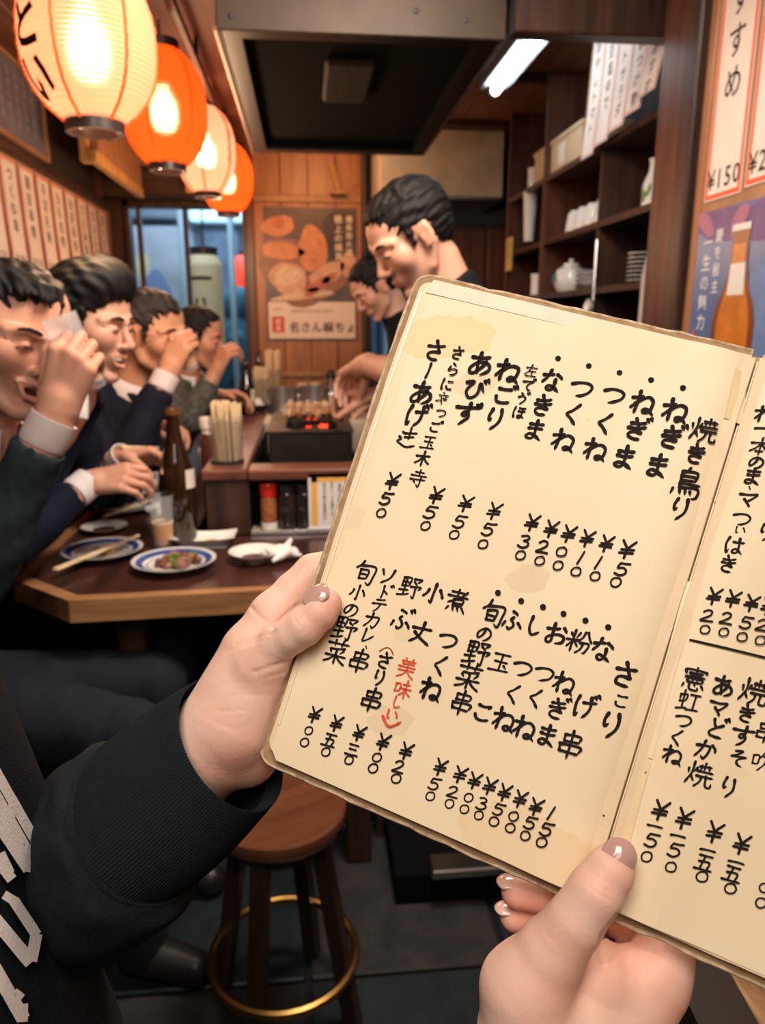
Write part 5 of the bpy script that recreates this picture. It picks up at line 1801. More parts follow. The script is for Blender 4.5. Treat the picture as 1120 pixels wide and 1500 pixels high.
def page_material(name, left):
    m = mat(name, (0.84, 0.655, 0.405), 0.62, bump=0.10, bscale=25)
    nt = m.node_tree
    b = nt.nodes['Principled BSDF']
    tc = nt.nodes.new('ShaderNodeTexCoord')
    n = nt.nodes.new('ShaderNodeTexNoise')
    n.inputs['Scale'].default_value = 9
    n.inputs['Detail'].default_value = 6
    nt.links.new(tc.outputs['Object'], n.inputs['Vector'])
    r = nt.nodes.new('ShaderNodeValToRGB')
    r.color_ramp.elements[0].position = 0.3
    r.color_ramp.elements[1].position = 0.75
    r.color_ramp.elements[0].color = (0.80, 0.625, 0.40, 1)
    r.color_ramp.elements[1].color = (0.86, 0.715, 0.50, 1)
    nt.links.new(n.outputs['Fac'], r.inputs[0])
    last = r.outputs[0]
    # old stains: (centre x, y, radius x, y, angle, colour, strength, hard edge)
    stains = [((0.026, -0.032), (0.030, 0.013), 0.30, (0.80, 0.56, 0.24), 0.75),
              ((0.150, -0.262), (0.034, 0.018), -0.05, (0.80, 0.58, 0.33), 0.7),
              ((0.008, -0.150), (0.006, 0.14), 0.0, (0.78, 0.57, 0.31), 0.4),
              ((0.060, -0.190), (0.004, 0.004), 0.0, (0.74, 0.52, 0.30), 0.5)] if left else \
             [((0.21, -0.20), (0.020, 0.014), 0.5, (0.80, 0.60, 0.36), 0.4)]
    n3 = nt.nodes.new('ShaderNodeTexNoise')
    n3.inputs['Scale'].default_value = 90
    n3.inputs['Detail'].default_value = 5
    nt.links.new(tc.outputs['Object'], n3.inputs['Vector'])
    for (cx, cy), (rx, ry), ang, col, st_ in stains:
        mp = nt.nodes.new('ShaderNodeMapping')
        mp.vector_type = 'TEXTURE'
        mp.inputs['Location'].default_value = (cx, cy, 0)
        mp.inputs['Rotation'].default_value = (0, 0, ang)
        mp.inputs['Scale'].default_value = (rx, ry, 1)
        nt.links.new(tc.outputs['Object'], mp.inputs[0])
        ln = nt.nodes.new('ShaderNodeVectorMath')
        ln.operation = 'LENGTH'
        nt.links.new(mp.outputs[0], ln.inputs[0])
        ad = nt.nodes.new('ShaderNodeMath')
        ad.operation = 'MULTIPLY_ADD'
        ad.inputs[1].default_value = 0.9
        nt.links.new(n3.outputs['Fac'], ad.inputs[0])
        nt.links.new(ln.outputs['Value'], ad.inputs[2])
        rr = nt.nodes.new('ShaderNodeValToRGB')
        rr.color_ramp.elements[0].position = 1.30
        rr.color_ramp.elements[0].position = 0.99
        rr.color_ramp.elements[0].color = (0, 0, 0, 1)
        rr.color_ramp.elements[1].position = 1.0
        sc_ = nt.nodes.new('ShaderNodeMath')
        sc_.operation = 'MULTIPLY'
        sc_.inputs[1].default_value = 0.69
        nt.links.new(ad.outputs[0], sc_.inputs[0])
        rr.color_ramp.elements[0].color = (st_ * 0.75,) * 3 + (1,)
        rr.color_ramp.elements[0].position = 0.86
        rr.color_ramp.elements[1].position = 1.0
        rr.color_ramp.elements[1].color = (0, 0, 0, 1)
        e = rr.color_ramp.elements.new(0.965)
        e.color = (st_, st_, st_, 1)
        nt.links.new(sc_.outputs[0], rr.inputs[0])
        mx = nt.nodes.new('ShaderNodeMix')
        mx.data_type = 'RGBA'
        nt.links.new(rr.outputs[0], mx.inputs[0])
        nt.links.new(last, mx.inputs[6])
        mx.inputs[7].default_value = (*col, 1)
        last = mx.outputs[2]
    # fox spots
    vo = nt.nodes.new('ShaderNodeTexVoronoi')
    vo.inputs['Scale'].default_value = 38
    vo.inputs['Randomness'].default_value = 1
    nt.links.new(tc.outputs['Object'], vo.inputs['Vector'])
    lt = nt.nodes.new('ShaderNodeMath')
    lt.operation = 'LESS_THAN'
    lt.inputs[1].default_value = 0.028
    nt.links.new(vo.outputs['Distance'], lt.inputs[0])
    ml = nt.nodes.new('ShaderNodeMath')
    ml.operation = 'MULTIPLY'
    ml.inputs[1].default_value = 0.35
    nt.links.new(lt.outputs[0], ml.inputs[0])
    mx = nt.nodes.new('ShaderNodeMix')
    mx.data_type = 'RGBA'
    nt.links.new(ml.outputs[0], mx.inputs[0])
    nt.links.new(last, mx.inputs[6])
    mx.inputs[7].default_value = (0.50, 0.30, 0.14, 1)
    nt.links.new(mx.outputs[2], b.inputs['Base Color'])
    return m


PG_L = page_material('menu_page_left', True)
PG_R = page_material('menu_page_right', False)
BOARD = mat('menu_board', (0.42, 0.27, 0.14), 0.75, color2=(0.27, 0.15, 0.07), nscale=90, bump=0.4, bscale=300)
UNDER = mat('menu_under_sheet', (0.80, 0.62, 0.40), 0.6, noise=0.10, nscale=30)
FRAY = mat('frayed_board_edge', (0.66, 0.52, 0.36), 0.85, color2=(0.36, 0.22, 0.11), nscale=180)


def outline(u0, v0, u1, v1, r, corners, n=6, wob=0.0, seed=0):
    """rounded rectangle, corners = (tl, tr, br, bl) flags"""
    g_ = np.random.default_rng(seed)
    pts = []
    cs = [((u0, v0), corners[0], math.pi), ((u1, v0), corners[1], 1.5 * math.pi), ((u1, v1), corners[2], 0), ((u0, v1), corners[3], 0.5 * math.pi)]
    dirs = [(1, 1), (-1, 1), (-1, -1), (1, -1)]
    for i, ((cu, cv), fl_, a0) in enumerate(cs):
        if fl_:
            c_ = (cu + dirs[i][0] * r, cv + dirs[i][1] * r)
            for k in range(n + 1):
                a = a0 + k * math.pi / 2 / n
                pts.append((c_[0] + r * math.cos(a), c_[1] + r * math.sin(a)))
        else:
            pts.append((cu, cv))
        nx = cs[(i + 1) % 4][0]
        m_ = 26
        for k in range(1, m_):
            s = k / m_
            p = (cu + (nx[0] - cu) * s, cv + (nx[1] - cv) * s)
            if math.hypot(p[0] - cu, p[1] - cv) > r * 1.3 and math.hypot(p[0] - nx[0], p[1] - nx[1]) > r * 1.3:
                pts.append((p[0] + g_.normal() * wob, p[1] + g_.normal() * wob))
    return pts


def lean_in(v):
    """the outer edge of the curling left leaf runs in towards the bottom"""
    return float(np.interp(v, [0, 0.06, 0.12, 0.18, 0.223, 0.275], [0, 0.0006, 0.0031, 0.0061, 0.0084, 0.0108]))


def edge_u(u, v):
    return u + lean_in(v) * min(max(1 - u / MW, 0), 1.1) if u < MW else u


def slab(name, pts, n0, n1, m, parent=menu, dipf=None):
    pts = [(edge_u(u, v), v) for u, v in pts]
    vs = []
    k = len(pts)
    for n_ in (n0, n1):
        for u, v in pts:
            vs.append((u, -v, n_ + (dipf(u) if dipf else 0)))
    fs = [tuple(range(k)), tuple(reversed(range(k, 2 * k)))] + [(i, i + k, (i + 1) % k + k, (i + 1) % k) for i in range(k)]
    return link_mesh(name, vs, fs, m, parent)


# boards of the cover (left and right), spine strip between them
slab('cover_board', outline(-0.0012, -0.0032, MW - 0.003, MH + 0.0030, 0.008, (1, 0, 0, 1), wob=0.00022, seed=3), -0.0062, -0.0044, BOARD)
slab('cover_board', outline(MW + 0.003, -0.0015, 2 * MW + 0.0015, MH + 0.0035, 0.008, (0, 1, 1, 0), wob=0.00022, seed=4), -0.0062, -0.0044, BOARD)
slab('spine', [(MW - 0.004, -0.001), (MW + 0.004, -0.001), (MW + 0.004, MH + 0.003), (MW - 0.004, MH + 0.003)], -0.0076, -0.0063, BOARD)
# worn pale rim of the boards, as a thin fluffy roll
for side in (0, 1):
    po_ = outline(-0.0012, -0.0032, MW - 0.003, MH + 0.0030, 0.008, (1, 0, 0, 1), wob=0.00025, seed=3) if side == 0 else outline(MW + 0.003, -0.0015, 2 * MW + 0.0015, MH + 0.0035, 0.008, (0, 1, 1, 0), wob=0.00025, seed=4)
    MB().tube([(edge_u(u, v), -v, -0.0052 + rng.normal() * 0.0001) for u, v in po_], [0.0010 + 0.00035 * rng.random() for _ in po_], 6, closed=True).build('worn_rim', FRAY, menu, smooth=True)
# block of older sheets underneath: their edges show at the left and bottom
for k, (i_, z_) in enumerate(((0.0034, -0.0043), (0.0030, -0.0034), (0.0036, -0.0025), (0.0032, -0.0016))):
    slab('under_sheet', outline(i_, 0.0012 + 0.0004 * k, MW - 0.001, MH - 0.0040 - 0.0006 * (k % 3), 0.006, (1, 0, 0, 1), wob=0.0001, seed=10 + k), z_, z_ + 0.0008, UNDER)
    slab('under_sheet', outline(MW + 0.001, 0.0004 + 0.0004 * k, 2 * MW - i_, MH - 0.0004 - 0.0005 * (k % 3), 0.006, (0, 1, 1, 0), wob=0.0001, seed=20 + k), z_, z_ + 0.0008, UNDER)


def page(name, u0, u1, v0, v1, m, r, side):
    nu, nv = 44, 30
    vs, fs = [], []
    for lay in (0, 1):
        for i in range(nu + 1):
            for j in range(nv + 1):
                u = u0 + (u1 - u0) * (i / nu)
                v = v0 + (v1 - v0) * (j / nv)
                # round the outer corners by drawing the first columns in
                d = (u - u0) if side == 'l' else (u1 - u)
                if d < r:
                    q = r - math.sqrt(max(r * r - (r - d) ** 2, 0))
                    v = v0 + q + (v1 - v0 - 2 * q) * (j / nv)
                z = dip(u) + 0.0002 * math.sin(u * 60 + v * 31) + 0.00025 * math.sin(v * 70 + 1)
                vs.append((edge_u(u, v), -v, z - 0.0005 * lay))
    N = (nu + 1) * (nv + 1)
    for i in range(nu):
        for j in range(nv):
            a = i * (nv + 1) + j
            q = (a, a + 1, a + nv + 2, a + nv + 1)
            fs.append(q)
            fs.append(tuple(N + t for t in reversed(q)))
    for j in range(nv):
        fs.append((j + 1, j, N + j, N + j + 1))
        a = nu * (nv + 1) + j
        fs.append((a, a + 1, N + a + 1, N + a))
    for i in range(nu):
        a, b_ = i * (nv + 1), (i + 1) * (nv + 1)
        fs.append((a, b_, N + b_, N + a))
        fs.append((b_ + nv, a + nv, N + a + nv, N + b_ + nv))
    return link_mesh(name, vs, fs, m, menu, smooth=True, auto=60)


page('page', 0.0066, MW - 0.0004, 0.0022, MH - 0.0012, PG_L, 0.004, 'l')
page('page', MW + 0.0004, 2 * MW - 0.004, 0.0026, MH - 0.0014, PG_R, 0.004, 'r')
# clear sleeve edge along the left, raised by a hair
SLEEVE = mat('clear_sleeve_edge', (0.86, 0.72, 0.52), 0.25, noise=0.1, nscale=40)
slab('sleeve_seam', [(0.0050, 0.010 + 0.0245 * k) for k in range(11)] + [(0.0063, 0.255 - 0.0245 * k) for k in range(11)], -0.0008, -0.0004, SLEEVE)
slab('sleeve_top', [(0.010, 0.0012), (MW - 0.003, 0.0012), (MW - 0.003, 0.0085), (0.008, 0.0095)], 0.0003, 0.0007, mat('sleeve_top', (0.74, 0.59, 0.42), 0.4, noise=0.12, nscale=60), dipf=lambda u: dip(u) + 0.0004)
TAPE = mat('old_tape', (0.84, 0.655, 0.395), 0.25, noise=0.08, nscale=50, coat=0.25)
TAPE2 = mat('old_tape_light', (0.87, 0.71, 0.47), 0.25, noise=0.06, nscale=50, coat=0.25)


def decal(name, pts, lift, m):
    """thin piece lying on the page, cut in strips so that it follows the fold"""
    vs = [(u, -v, dip(u) + 0.00045 + lift) for u, v in pts]
    n = len(pts)
    vs += [(x, y, z - 0.00015) for x, y, z in vs]
    fs = [tuple(range(n))[::-1], tuple(range(n, 2 * n))] + [(i, (i + 1) % n, (i + 1) % n + n, i + n) for i in range(n)]
    return link_mesh(name, vs, fs, m, menu)


for q in (((1058, 516), (1102, 529), (1098, 575), (1060, 640)), ):
    pass
decal('tape', [page_xy(1076, 540), page_xy(1098, 546), page_xy(1087, 620), page_xy(1060, 612)], 0.0001, TAPE)
decal('tape', [page_xy(1006, 850), page_xy(1023, 855), page_xy(955, 1112), page_xy(938, 1107)], 0.0001, TAPE2)
decal('tape', [page_xy(936, 1112), page_xy(953, 1117), page_xy(921, 1235), page_xy(898, 1228)], 0.0002, TAPE)
# stitch holes and dark specks at the fold
sk = MB()
for px, py, s in ((1088, 611, .0006), (1051, 736, .0012), (1050, 742, .001), (1045, 763, .0008), (944, 1092, .0009), (937, 1116, .0011), (914, 1120, .0007), (902, 1158, .0008), (946, 1132, .0006), (884, 1195, .0005)):
    u, v = page_xy(px, py)
    sk.lathe([(0, 0), (s, 0.0), (s, 0.0002), (0, 0.0003)], 8, (u, -v, dip(u) + 0.0004))
sk.build('stitch_hole', mat('stitch_dark', (0.07, 0.03, 0.015), 0.7), menu, kind='stuff')

# ------------------------------------------------------------------ brush characters: centre lines on a 100 x 100 square
G = {
 'き': "22,28 50,27 78,20;18,47 50,45 84,37;40,6 50,30 64,54;68,62 45,60 28,66 26,80 42,90 70,90",
 'さ': "16,36 50,33 84,26;44,8 56,34 68,58;68,58 42,58 26,66 28,82 46,91 70,90",
 'り': "32,10 26,35 30,56 39,46;66,8 71,36 66,65 44,95",
 'ね': "30,8 31,50 30,93;10,34 32,30 47,26;45,27 28,52 10,76;24,58 46,36 66,28 83,38 86,56 80,80 64,88 55,79 66,73 80,80 94,93",
 'ま': "22,24 50,24 80,20;24,44 50,44 80,40;50,6 52,40 52,72 44,88 27,87 21,76 34,68 55,73 82,90",
 'つ': "8,36 40,25 72,26 88,42 80,65 56,80 36,85",
 'く': "68,6 46,32 27,49 46,67 70,94",
 'な': "12,28 34,26 54,20;36,6 29,34 12,60;64,20 78,28 86,38;62,42 63,62 60,82 46,90 34,81 42,71 62,75 84,90",
 'あ': "16,27 48,27 78,19;44,6 42,42 51,86;70,37 60,62 38,86 20,83 20,65 40,47 66,42 85,53 85,73 62,92",
 'び': "10,25 38,22 24,44 21,66 36,87 56,81 67,58 66,25 76,44 88,57",
 'ず': "6,27 50,25 94,18;54,6 55,44 46,60 33,54 38,42 55,44 59,62 48,80 32,95",
 'ご': "24,26 50,28 74,21 66,30;22,62 28,80 50,86 80,81",
 'け': "22,10 15,46 20,90 29,76;42,34 64,32 90,26;66,8 69,46 64,72 48,95",
 'お': "12,31 40,28 64,22;36,8 38,50 36,82 21,86 17,71 36,55 62,48 83,59 80,79 56,89;74,18 84,27 90,36",
 'ふ': "40,8 56,15 64,22;50,34 41,46 54,58 58,75 44,89 33,81;18,62 14,74 10,85;74,56 86,67 92,80",
 'し': "34,8 31,50 36,79 54,89 80,72",
 'こ': "26,24 50,27 78,21 70,32;22,64 30,81 54,86 82,80",
 'の': "53,26 43,56 26,75 15,62 22,38 48,21 77,30 87,54 74,77 52,90",
 'い': "20,22 19,50 26,76 37,64;68,26 80,42 84,62",
 'は': "20,12 13,48 20,90 27,74;42,32 64,32 90,28;68,10 71,60 66,83 50,88 45,76 62,69 90,87",
 'ほ': "20,12 13,48 20,90 27,74;44,20 64,20 88,16;42,42 64,42 90,38;68,20 71,64 64,86 48,88 45,76 64,71 88,88",
 'ら': "42,6 56,14 64,20;30,30 23,61 50,48 75,50 82,68 66,85 38,93",
 'に': "20,14 15,50 20,88 29,74;50,30 66,30 84,26;48,64 56,79 86,79",
 'そ': "30,14 66,11 40,32 14,47 50,42 88,40 58,53 46,69 56,86 76,91",
 'か': "10,37 44,32 63,34 60,62 48,88 36,79;40,8 31,50 10,88;72,22 86,38 92,54",
 'す': "6,29 50,26 94,22;56,6 56,46 46,61 33,54 40,42 57,46 61,64 48,83 32,95",
 'と': "34,10 38,28 47,43;76,30 46,48 25,67 34,83 80,87",
 'て': "10,27 50,22 84,18 58,36 45,61 58,84 80,88",
 'う': "38,8 58,17;24,40 54,30 74,42 64,70 42,94",
 'れ': "30,8 31,50 30,93;10,34 32,30 47,26;45,27 28,52 10,76;24,58 46,36 63,28 67,50 64,78 76,86 94,72",
 'マ': "10,25 50,24 86,19 67,46 46,64;34,50 52,68 66,86",
 'ソ': "18,20 32,46;82,12 67,56 26,92",
 'ト': "38,8 39,50 38,93;40,40 56,49 70,60",
 'テ': "26,17 52,16 76,12;8,43 50,40 92,36;54,41 48,69 26,94",
 'カ': "12,35 50,32 82,30 77,67 62,88 50,77;46,8 42,50 12,92",
 'レ': "30,10 32,50 31,88 60,71 86,42",
 '、': "40,30 52,46 58,62",
 'ー': "52,4 50,50 45,94",
 '一': "8,53 50,47 94,48",
 '（': "10,72 30,48 50,41 70,48 90,72",
 '）': "8,28 30,52 50,60 70,52 92,28",
 '串': "50,2 50,50 49,98;24,20 77,18 75,38;24,20 26,42;26,40 75,38;16,54 84,52 81,76;16,54 19,80;19,76 81,76",
 '旬': "34,3 26,22 10,38;28,22 86,20 86,60 81,94 66,85;32,40 34,77;32,40 64,38 62,73;34,56 62,55;34,75 62,73",
 '野': "12,14 14,50;12,14 44,12 42,48;14,32 42,30;14,50 42,48;28,12 28,86;8,68 48,64;4,92 28,88 52,80;56,14 88,11 74,28;60,24 77,36;52,46 94,42 85,58;73,44 74,94 62,86",
 '菜': "8,18 92,15;34,4 36,28;66,3 62,28;78,31 50,38 20,38;24,44 30,55;48,42 52,53;78,40 66,55;8,65 92,62;50,54 50,99;48,65 32,83 6,94;52,65 70,81 96,94",
 '小': "50,6 51,60 50,94 38,84;26,36 20,54 6,72;74,32 86,50 94,66",
 '丈': "8,33 90,28;50,4 48,50 34,76 8,96;24,50 50,72 92,94",
 '煮': "18,16 70,14;44,3 44,34;6,34 92,32;78,9 50,40 12,63;34,48 36,72;34,48 73,46 71,71;36,60 71,59;36,72 71,71;20,80 12,96;38,82 42,94;58,80 64,92;76,78 90,94",
 '美': "32,3 40,15;68,1 60,14;16,18 84,16;22,31 80,28;8,45 92,42;50,16 50,55;12,61 88,58;50,54 40,78 10,96;52,62 70,80 92,94",
 '味': "12,30 14,68;12,30 36,28 34,63;14,65 34,63;48,26 86,22;40,48 96,44;66,4 66,98;64,48 54,68 36,82;68,48 80,66 98,78",
 '焼': "22,4 22,44 4,88;8,30 10,48;36,24 30,42;22,56 34,74;62,3 62,27;44,16 88,14;48,14 48,32;76,12 79,31;38,36 94,33;40,52 96,49;58,52 54,74 36,94;74,50 76,83 94,85 94,72",
 '鳥': "48,1 40,13;28,14 30,66;28,14 72,12 70,42;30,28 70,27;30,41 70,41;30,54 88,52;30,66 86,64 86,92 74,96;14,74 10,92;34,76 38,88;50,76 54,88;66,74 70,86",
 '玉': "18,18 84,16;24,49 78,46;50,18 50,85;8,87 92,84;66,62 78,74",
 '木': "8,35 92,30;50,4 50,98;48,34 32,62 6,82;52,34 70,60 96,78",
 '寺': "26,14 78,12;50,1 50,32;6,35 94,32;8,57 92,54;64,42 64,94 50,86;30,64 42,78",
 '五': "16,14 86,12;46,14 32,87;22,46 73,44 67,87;4,89 96,86",
 '三': "20,20 80,17;26,51 74,48;8,86 92,82",
 '迷': "26,28 40,40;58,4 58,60;36,34 88,26;40,52 80,46;16,52 28,62 12,74 32,86 60,94 96,84",
 '立': "40,3 50,16;14,29 82,24;34,40 44,60;66,36 58,66;50,50 80,56;8,72 40,66 52,92",
 '左': "12,31 88,26;46,4 36,50 8,86;36,56 84,53;58,54 58,86;22,90 94,88",
 '本': "8,35 92,30;50,4 50,98;48,34 32,62 6,82;52,34 70,60 96,78;32,76 70,74",
 '粉': "16,20 26,38;48,16 38,36;6,47 54,42;30,6 30,94;28,48 8,78;32,50 50,70;66,8 58,34 42,52;76,8 84,28 98,46;56,54 88,52 83,86 72,90;68,54 62,76 46,94",
 '憲': "50,1 52,10;14,26 14,14 90,12 86,24;26,26 76,24;50,14 50,42;30,34 72,33;14,43 88,40;26,48 26,64 77,62 77,48 26,48;42,48 42,62;60,48 60,62;14,74 8,90;34,72 38,92 68,94 70,82;52,70 58,80;80,72 92,86",
 '虹': "12,24 14,52;12,24 40,22 38,50;14,52 38,50;26,4 27,82;6,90 48,78;54,18 94,16;74,18 73,83;48,88 98,82",
 '吹': "12,30 14,72;12,30 34,28 34,67;14,69 34,67;58,4 40,42;52,26 94,22 82,42;68,36 62,66 38,96;68,56 82,80 98,94",
 '￥': "20,4 50,46;82,2 51,46 46,96;20,52 80,46;16,70 78,64",
 '0': "54,14 26,24 14,52 26,80 52,88 80,72 87,42 72,18 52,13",
 '1': "62,4 50,50 38,96",
 '2': "20,28 44,10 70,16 69,38 44,64 14,87 50,86 88,84",
 '3': "24,16 56,8 75,20 62,38 42,47 66,50 82,66 66,86 40,93 16,84",
 '5': "34,14 24,46 56,42 78,56 73,79 46,93 16,86;34,14 60,14 90,9",
}
DAK = {'ぎ': 'き', 'げ': 'け', 'ぶ': 'ふ', 'で': 'て', 'ど': 'と', 'ゔ': 'う', 'ド': 'ト'}
for k_, v_ in DAK.items():
    G[k_] = G[v_] + (';78,2 87,14;90,-4 99,8')
for k_ in 'びずご':
    G[k_] += ';80,10 88,22;91,4 99,16'


def smooth_line(P, step=5.0):
    P = np.array(P, float)
    if len(P) == 2:
        n = max(3, int(np.linalg.norm(P[1] - P[0]) / step))
        return P[0] + (P[1] - P[0]) * np.linspace(0, 1, n)[:, None]
    Q = np.vstack([2 * P[0] - P[1], P, 2 * P[-1] - P[-2]])
    outp = []
    for i in range(1, len(Q) - 2):
        p0, p1, p2, p3 = Q[i - 1], Q[i], Q[i + 1], Q[i + 2]
        n = max(2, int(np.linalg.norm(p2 - p1) / step))
        for t in np.linspace(0, 1, n, endpoint=False):
            outp.append(0.5 * ((2 * p1) + (-p0 + p2) * t + (2 * p0 - 5 * p1 + 4 * p2 - p3) * t * t + (-p0 + 3 * p1 - 3 * p2 + p3) * t ** 3))
    outp.append(Q[-2])
    return np.array(outp)


def brush(ch, wd, seed=0):
    """polygons of one brushed character in its 100 x 100 square"""
    g_ = np.random.default_rng(seed * 131 + ord(ch))
    polys = []
    for st_ in G[ch].split(';'):
        P = [tuple(float(c) for c in p.split(',')) for p in st_.split()]
        P = [(x + g_.normal() * 1.0, y + g_.normal() * 1.0) for x, y in P]
        # corners are kept by splitting where the line turns hard
        L = smooth_line(P)
        n = len(L)
        seg = np.gradient(L, axis=0)
        seg /= np.linalg.norm(seg, axis=1)[:, None] + 1e-9
        nr_ = np.stack([-seg[:, 1], seg[:, 0]], 1)
        s = np.linspace(0, 1, n)
        lead = len(P) > 2
        ang = 0.92 + 0.20 * np.abs(seg @ np.array([0.75, 0.66]))       # the brush is broader across the diagonal
        w_ = wd * ang * (0.80 + 0.32 * np.exp(-((s - 0.06) / 0.09) ** 2) + 0.20 * np.exp(-((s - 0.9) / 0.08) ** 2))
        if ch in '0123￥5':
            w_ = wd * (0.95 + 0.1 * s)
        else:
            w_ = w_ * (1 - 0.58 * np.clip((s - 0.88) / 0.12, 0, 1) ** 1.5)
            w_ *= 1 + 0.05 * np.sin(s * 9 + g_.uniform(0, 6))
        a = L + nr_ * w_[:, None] / 2
        b = L - nr_ * w_[:, None] / 2
        for i in range(n - 1):
            polys.append([a[i], a[i + 1], b[i + 1], b[i]])
        for e, c_, r_ in ((0, L[0], w_[0] / 2), (1, L[-1], w_[-1] / 2)):
            polys.append([c_ + r_ * np.array([math.cos(t), math.sin(t)]) for t in np.linspace(0, 2 * math.pi, 9)[:-1]])
    return polys


def write(mb, ch, px, py, size, wd=10.5, seed=0, tilt=0.0):
    """one character centred where it is read at (px, py); size in view pixels"""
    u, v = page_xy(px, py)
    d = float(np.dot(menu_pt(u, v) - CAM, FW))
    s = size * d / FPX
    ct, sn = math.cos(tilt), math.sin(tilt)
    for q in brush(ch, wd, seed):
        vs = []
        for x, y in q:
            x2, y2 = (x - 50) / 100, (y - 50) / 100
            y2 -= x2 * 0.10
            uu = u + s * (x2 * ct - y2 * sn)
            vv = v + s * (x2 * sn + y2 * ct)
            vs.append((uu, -vv, dip(uu) + 0.00062 + 0.0001 * ((seed % 7) / 7)))
        ar = sum(vs[i][0] * vs[(i + 1) % len(vs)][1] - vs[(i + 1) % len(vs)][0] * vs[i][1] for i in range(len(vs)))
        if ar < 0:
            vs = vs[::-1]
        mb.add(vs, [tuple(range(len(vs)))])


TXT_L = """さ638,513,32 ー627,544,24 あ617,576,35 げ610,609,33 迷596,640,30|さ671,517,20 ら663,541,19 に655,563,20 立649,584,19 つ646,605,15 ご637,625,19 玉628,648,22 木619,672,22 寺612,701,24
あ703,533,36 び695,570,33 ず683,606,35|ね744,543,36 ご738,578,32 り724,614,34|左778,543,19 で773,564,18 ゔ764,584,18 ほ760,604,19
な808,558,33 き795,594,32 ま783,630,31|つ852,569,32 く838,607,32 ね825,645,34|つ899,579,32 く885,620,32 ね872,658,34
ね941,590,36 ぎ932,629,33 ま914,671,35|ね988,603,36 ぎ982,642,34 ま962,684,35|焼1030,633,36 き1019,666,30 鳥1005,709,42 り995,747,34
旬534,839,33 小524,868,23 の514,893,23 野506,920,33 菜493,955,33|ソ567,844,25 ド563,868,21 テ555,887,22 カ545,909,24 レ538,931,22 、536,949,12 串526,968,32
野601,860,31 ぶ588,908,30|さ564,967,24 り555,993,23 串544,1025,33|小635,869,30 丈617,927,31|煮670,880,32 つ656,938,28 く644,975,28 ね631,1009,33
旬721,899,36 の709,928,24 野699,956,35 菜687,991,36 串676,1029,34|ふ751,909,29 玉733,970,31 こ707,1043,30|し782,917,29 つ765,979,28 く751,1017,28 ね738,1054,33
お814,929,32 つ797,987,28 く784,1023,28 ね768,1066,33|粉847,940,34 ね826,1001,32 ぎ816,1038,30 ま801,1077,31|な882,952,33 げ856,1035,33 串835,1090,38|さ915,988,37 こ909,1026,22 り894,1062,38"""
PR_L = """￥575,705,22 5565,730,19 0558,751,15|￥639,726,22 5630,750,19 0623,770,15|￥682,738,22 5673,764,19 0665,783,15|￥724,749,22 5715,775,19 0707,797,15
￥779,766,22 3768,793,19 0762,813,15|￥807,775,22 2795,801,19 0790,821,15|￥833,782,22 0822,808,16 0817,828,15|￥860,789,22 1850,817,18 0843,837,15|￥888,797,22 1876,824,18 0871,844,15|￥918,806,24 5910,834,20 0901,853,16
￥461,1047,20 0452,1070,13 0446,1087,14|￥493,1060,20 五483,1084,19 0477,1101,14|￥526,1074,20 三517,1098,19 0511,1113,14|￥561,1087,21 0552,1109,14 0546,1125,15|￥595,1100,21 2584,1123,18 0580,1140,15
￥645,1124,21 5636,1148,17 0630,1166,14|￥674,1135,21 2663,1160,17 0658,1177,14|￥695,1144,21 0686,1168,14 0680,1185,14|￥717,1152,21 3706,1177,17 0701,1194,14|￥739,1161,21 5730,1185,17 0723,1203,15|￥762,1170,21 0752,1195,15 0747,1212,15|￥785,1181,21 5776,1204,18 0769,1223,15|1807,1190,18 5800,1213,19 0793,1232,16"""
TXT_R = """れ1119,608,26 一1116,629,22 本1112,655,26 の1106,678,22 ま1101,699,26 、1096,717,12 マ1093,733,26 つ1085,761,24 い1082,778,16 は1074,800,26 き1065,827,25|り1120,781,26
憲1016,995,31 虹1007,1027,29 つ1000,1055,23 く990,1080,23 ね984,1105,27|あ1057,1005,30 マ1050,1037,26 ど1047,1067,29 か1032,1098,29 焼1023,1135,35|焼1103,1015,36 き1093,1045,26 す1087,1078,30 そ1080,1110,24 り1066,1153,29|串1122,1072,32 吹1115,1115,28"""
PR_R = """￥1045,874,23 21035,902,19 01031,922,15|￥1072,878,23 21062,906,19 01058,926,15|￥1099,884,23 51091,912,19 01085,933,16|￥1124,889,23 21115,916,19 01112,938,16
￥966,1186,26 一958,1209,21 5953,1229,21 0946,1253,17|￥1001,1198,27 一992,1223,22 5987,1243,21 0981,1268,17|￥1046,1219,27 一1036,1245,22 五1031,1263,24 01027,1283,18|￥1086,1237,27 一1078,1263,22 五1072,1280,24 01069,1301,18|01119,1300,16 01114,1322,17"""


def write_all(mb, txt, wd, sc=1.12):
    n = 0
    for colm in txt.replace('\n', '|').split('|'):
        for tk in colm.split():
            ch, rest = tk[0], tk[1:]
            x, y, s = [float(q) for q in rest.split(',')]
            n += 1
            w_ = wd * (0.72 if (0x4e00 <= ord(ch) <= 0x9fff and ch not in '小一三丈五木') else 1.0)
            write(mb, ch, x, y, s * sc, w_, n)


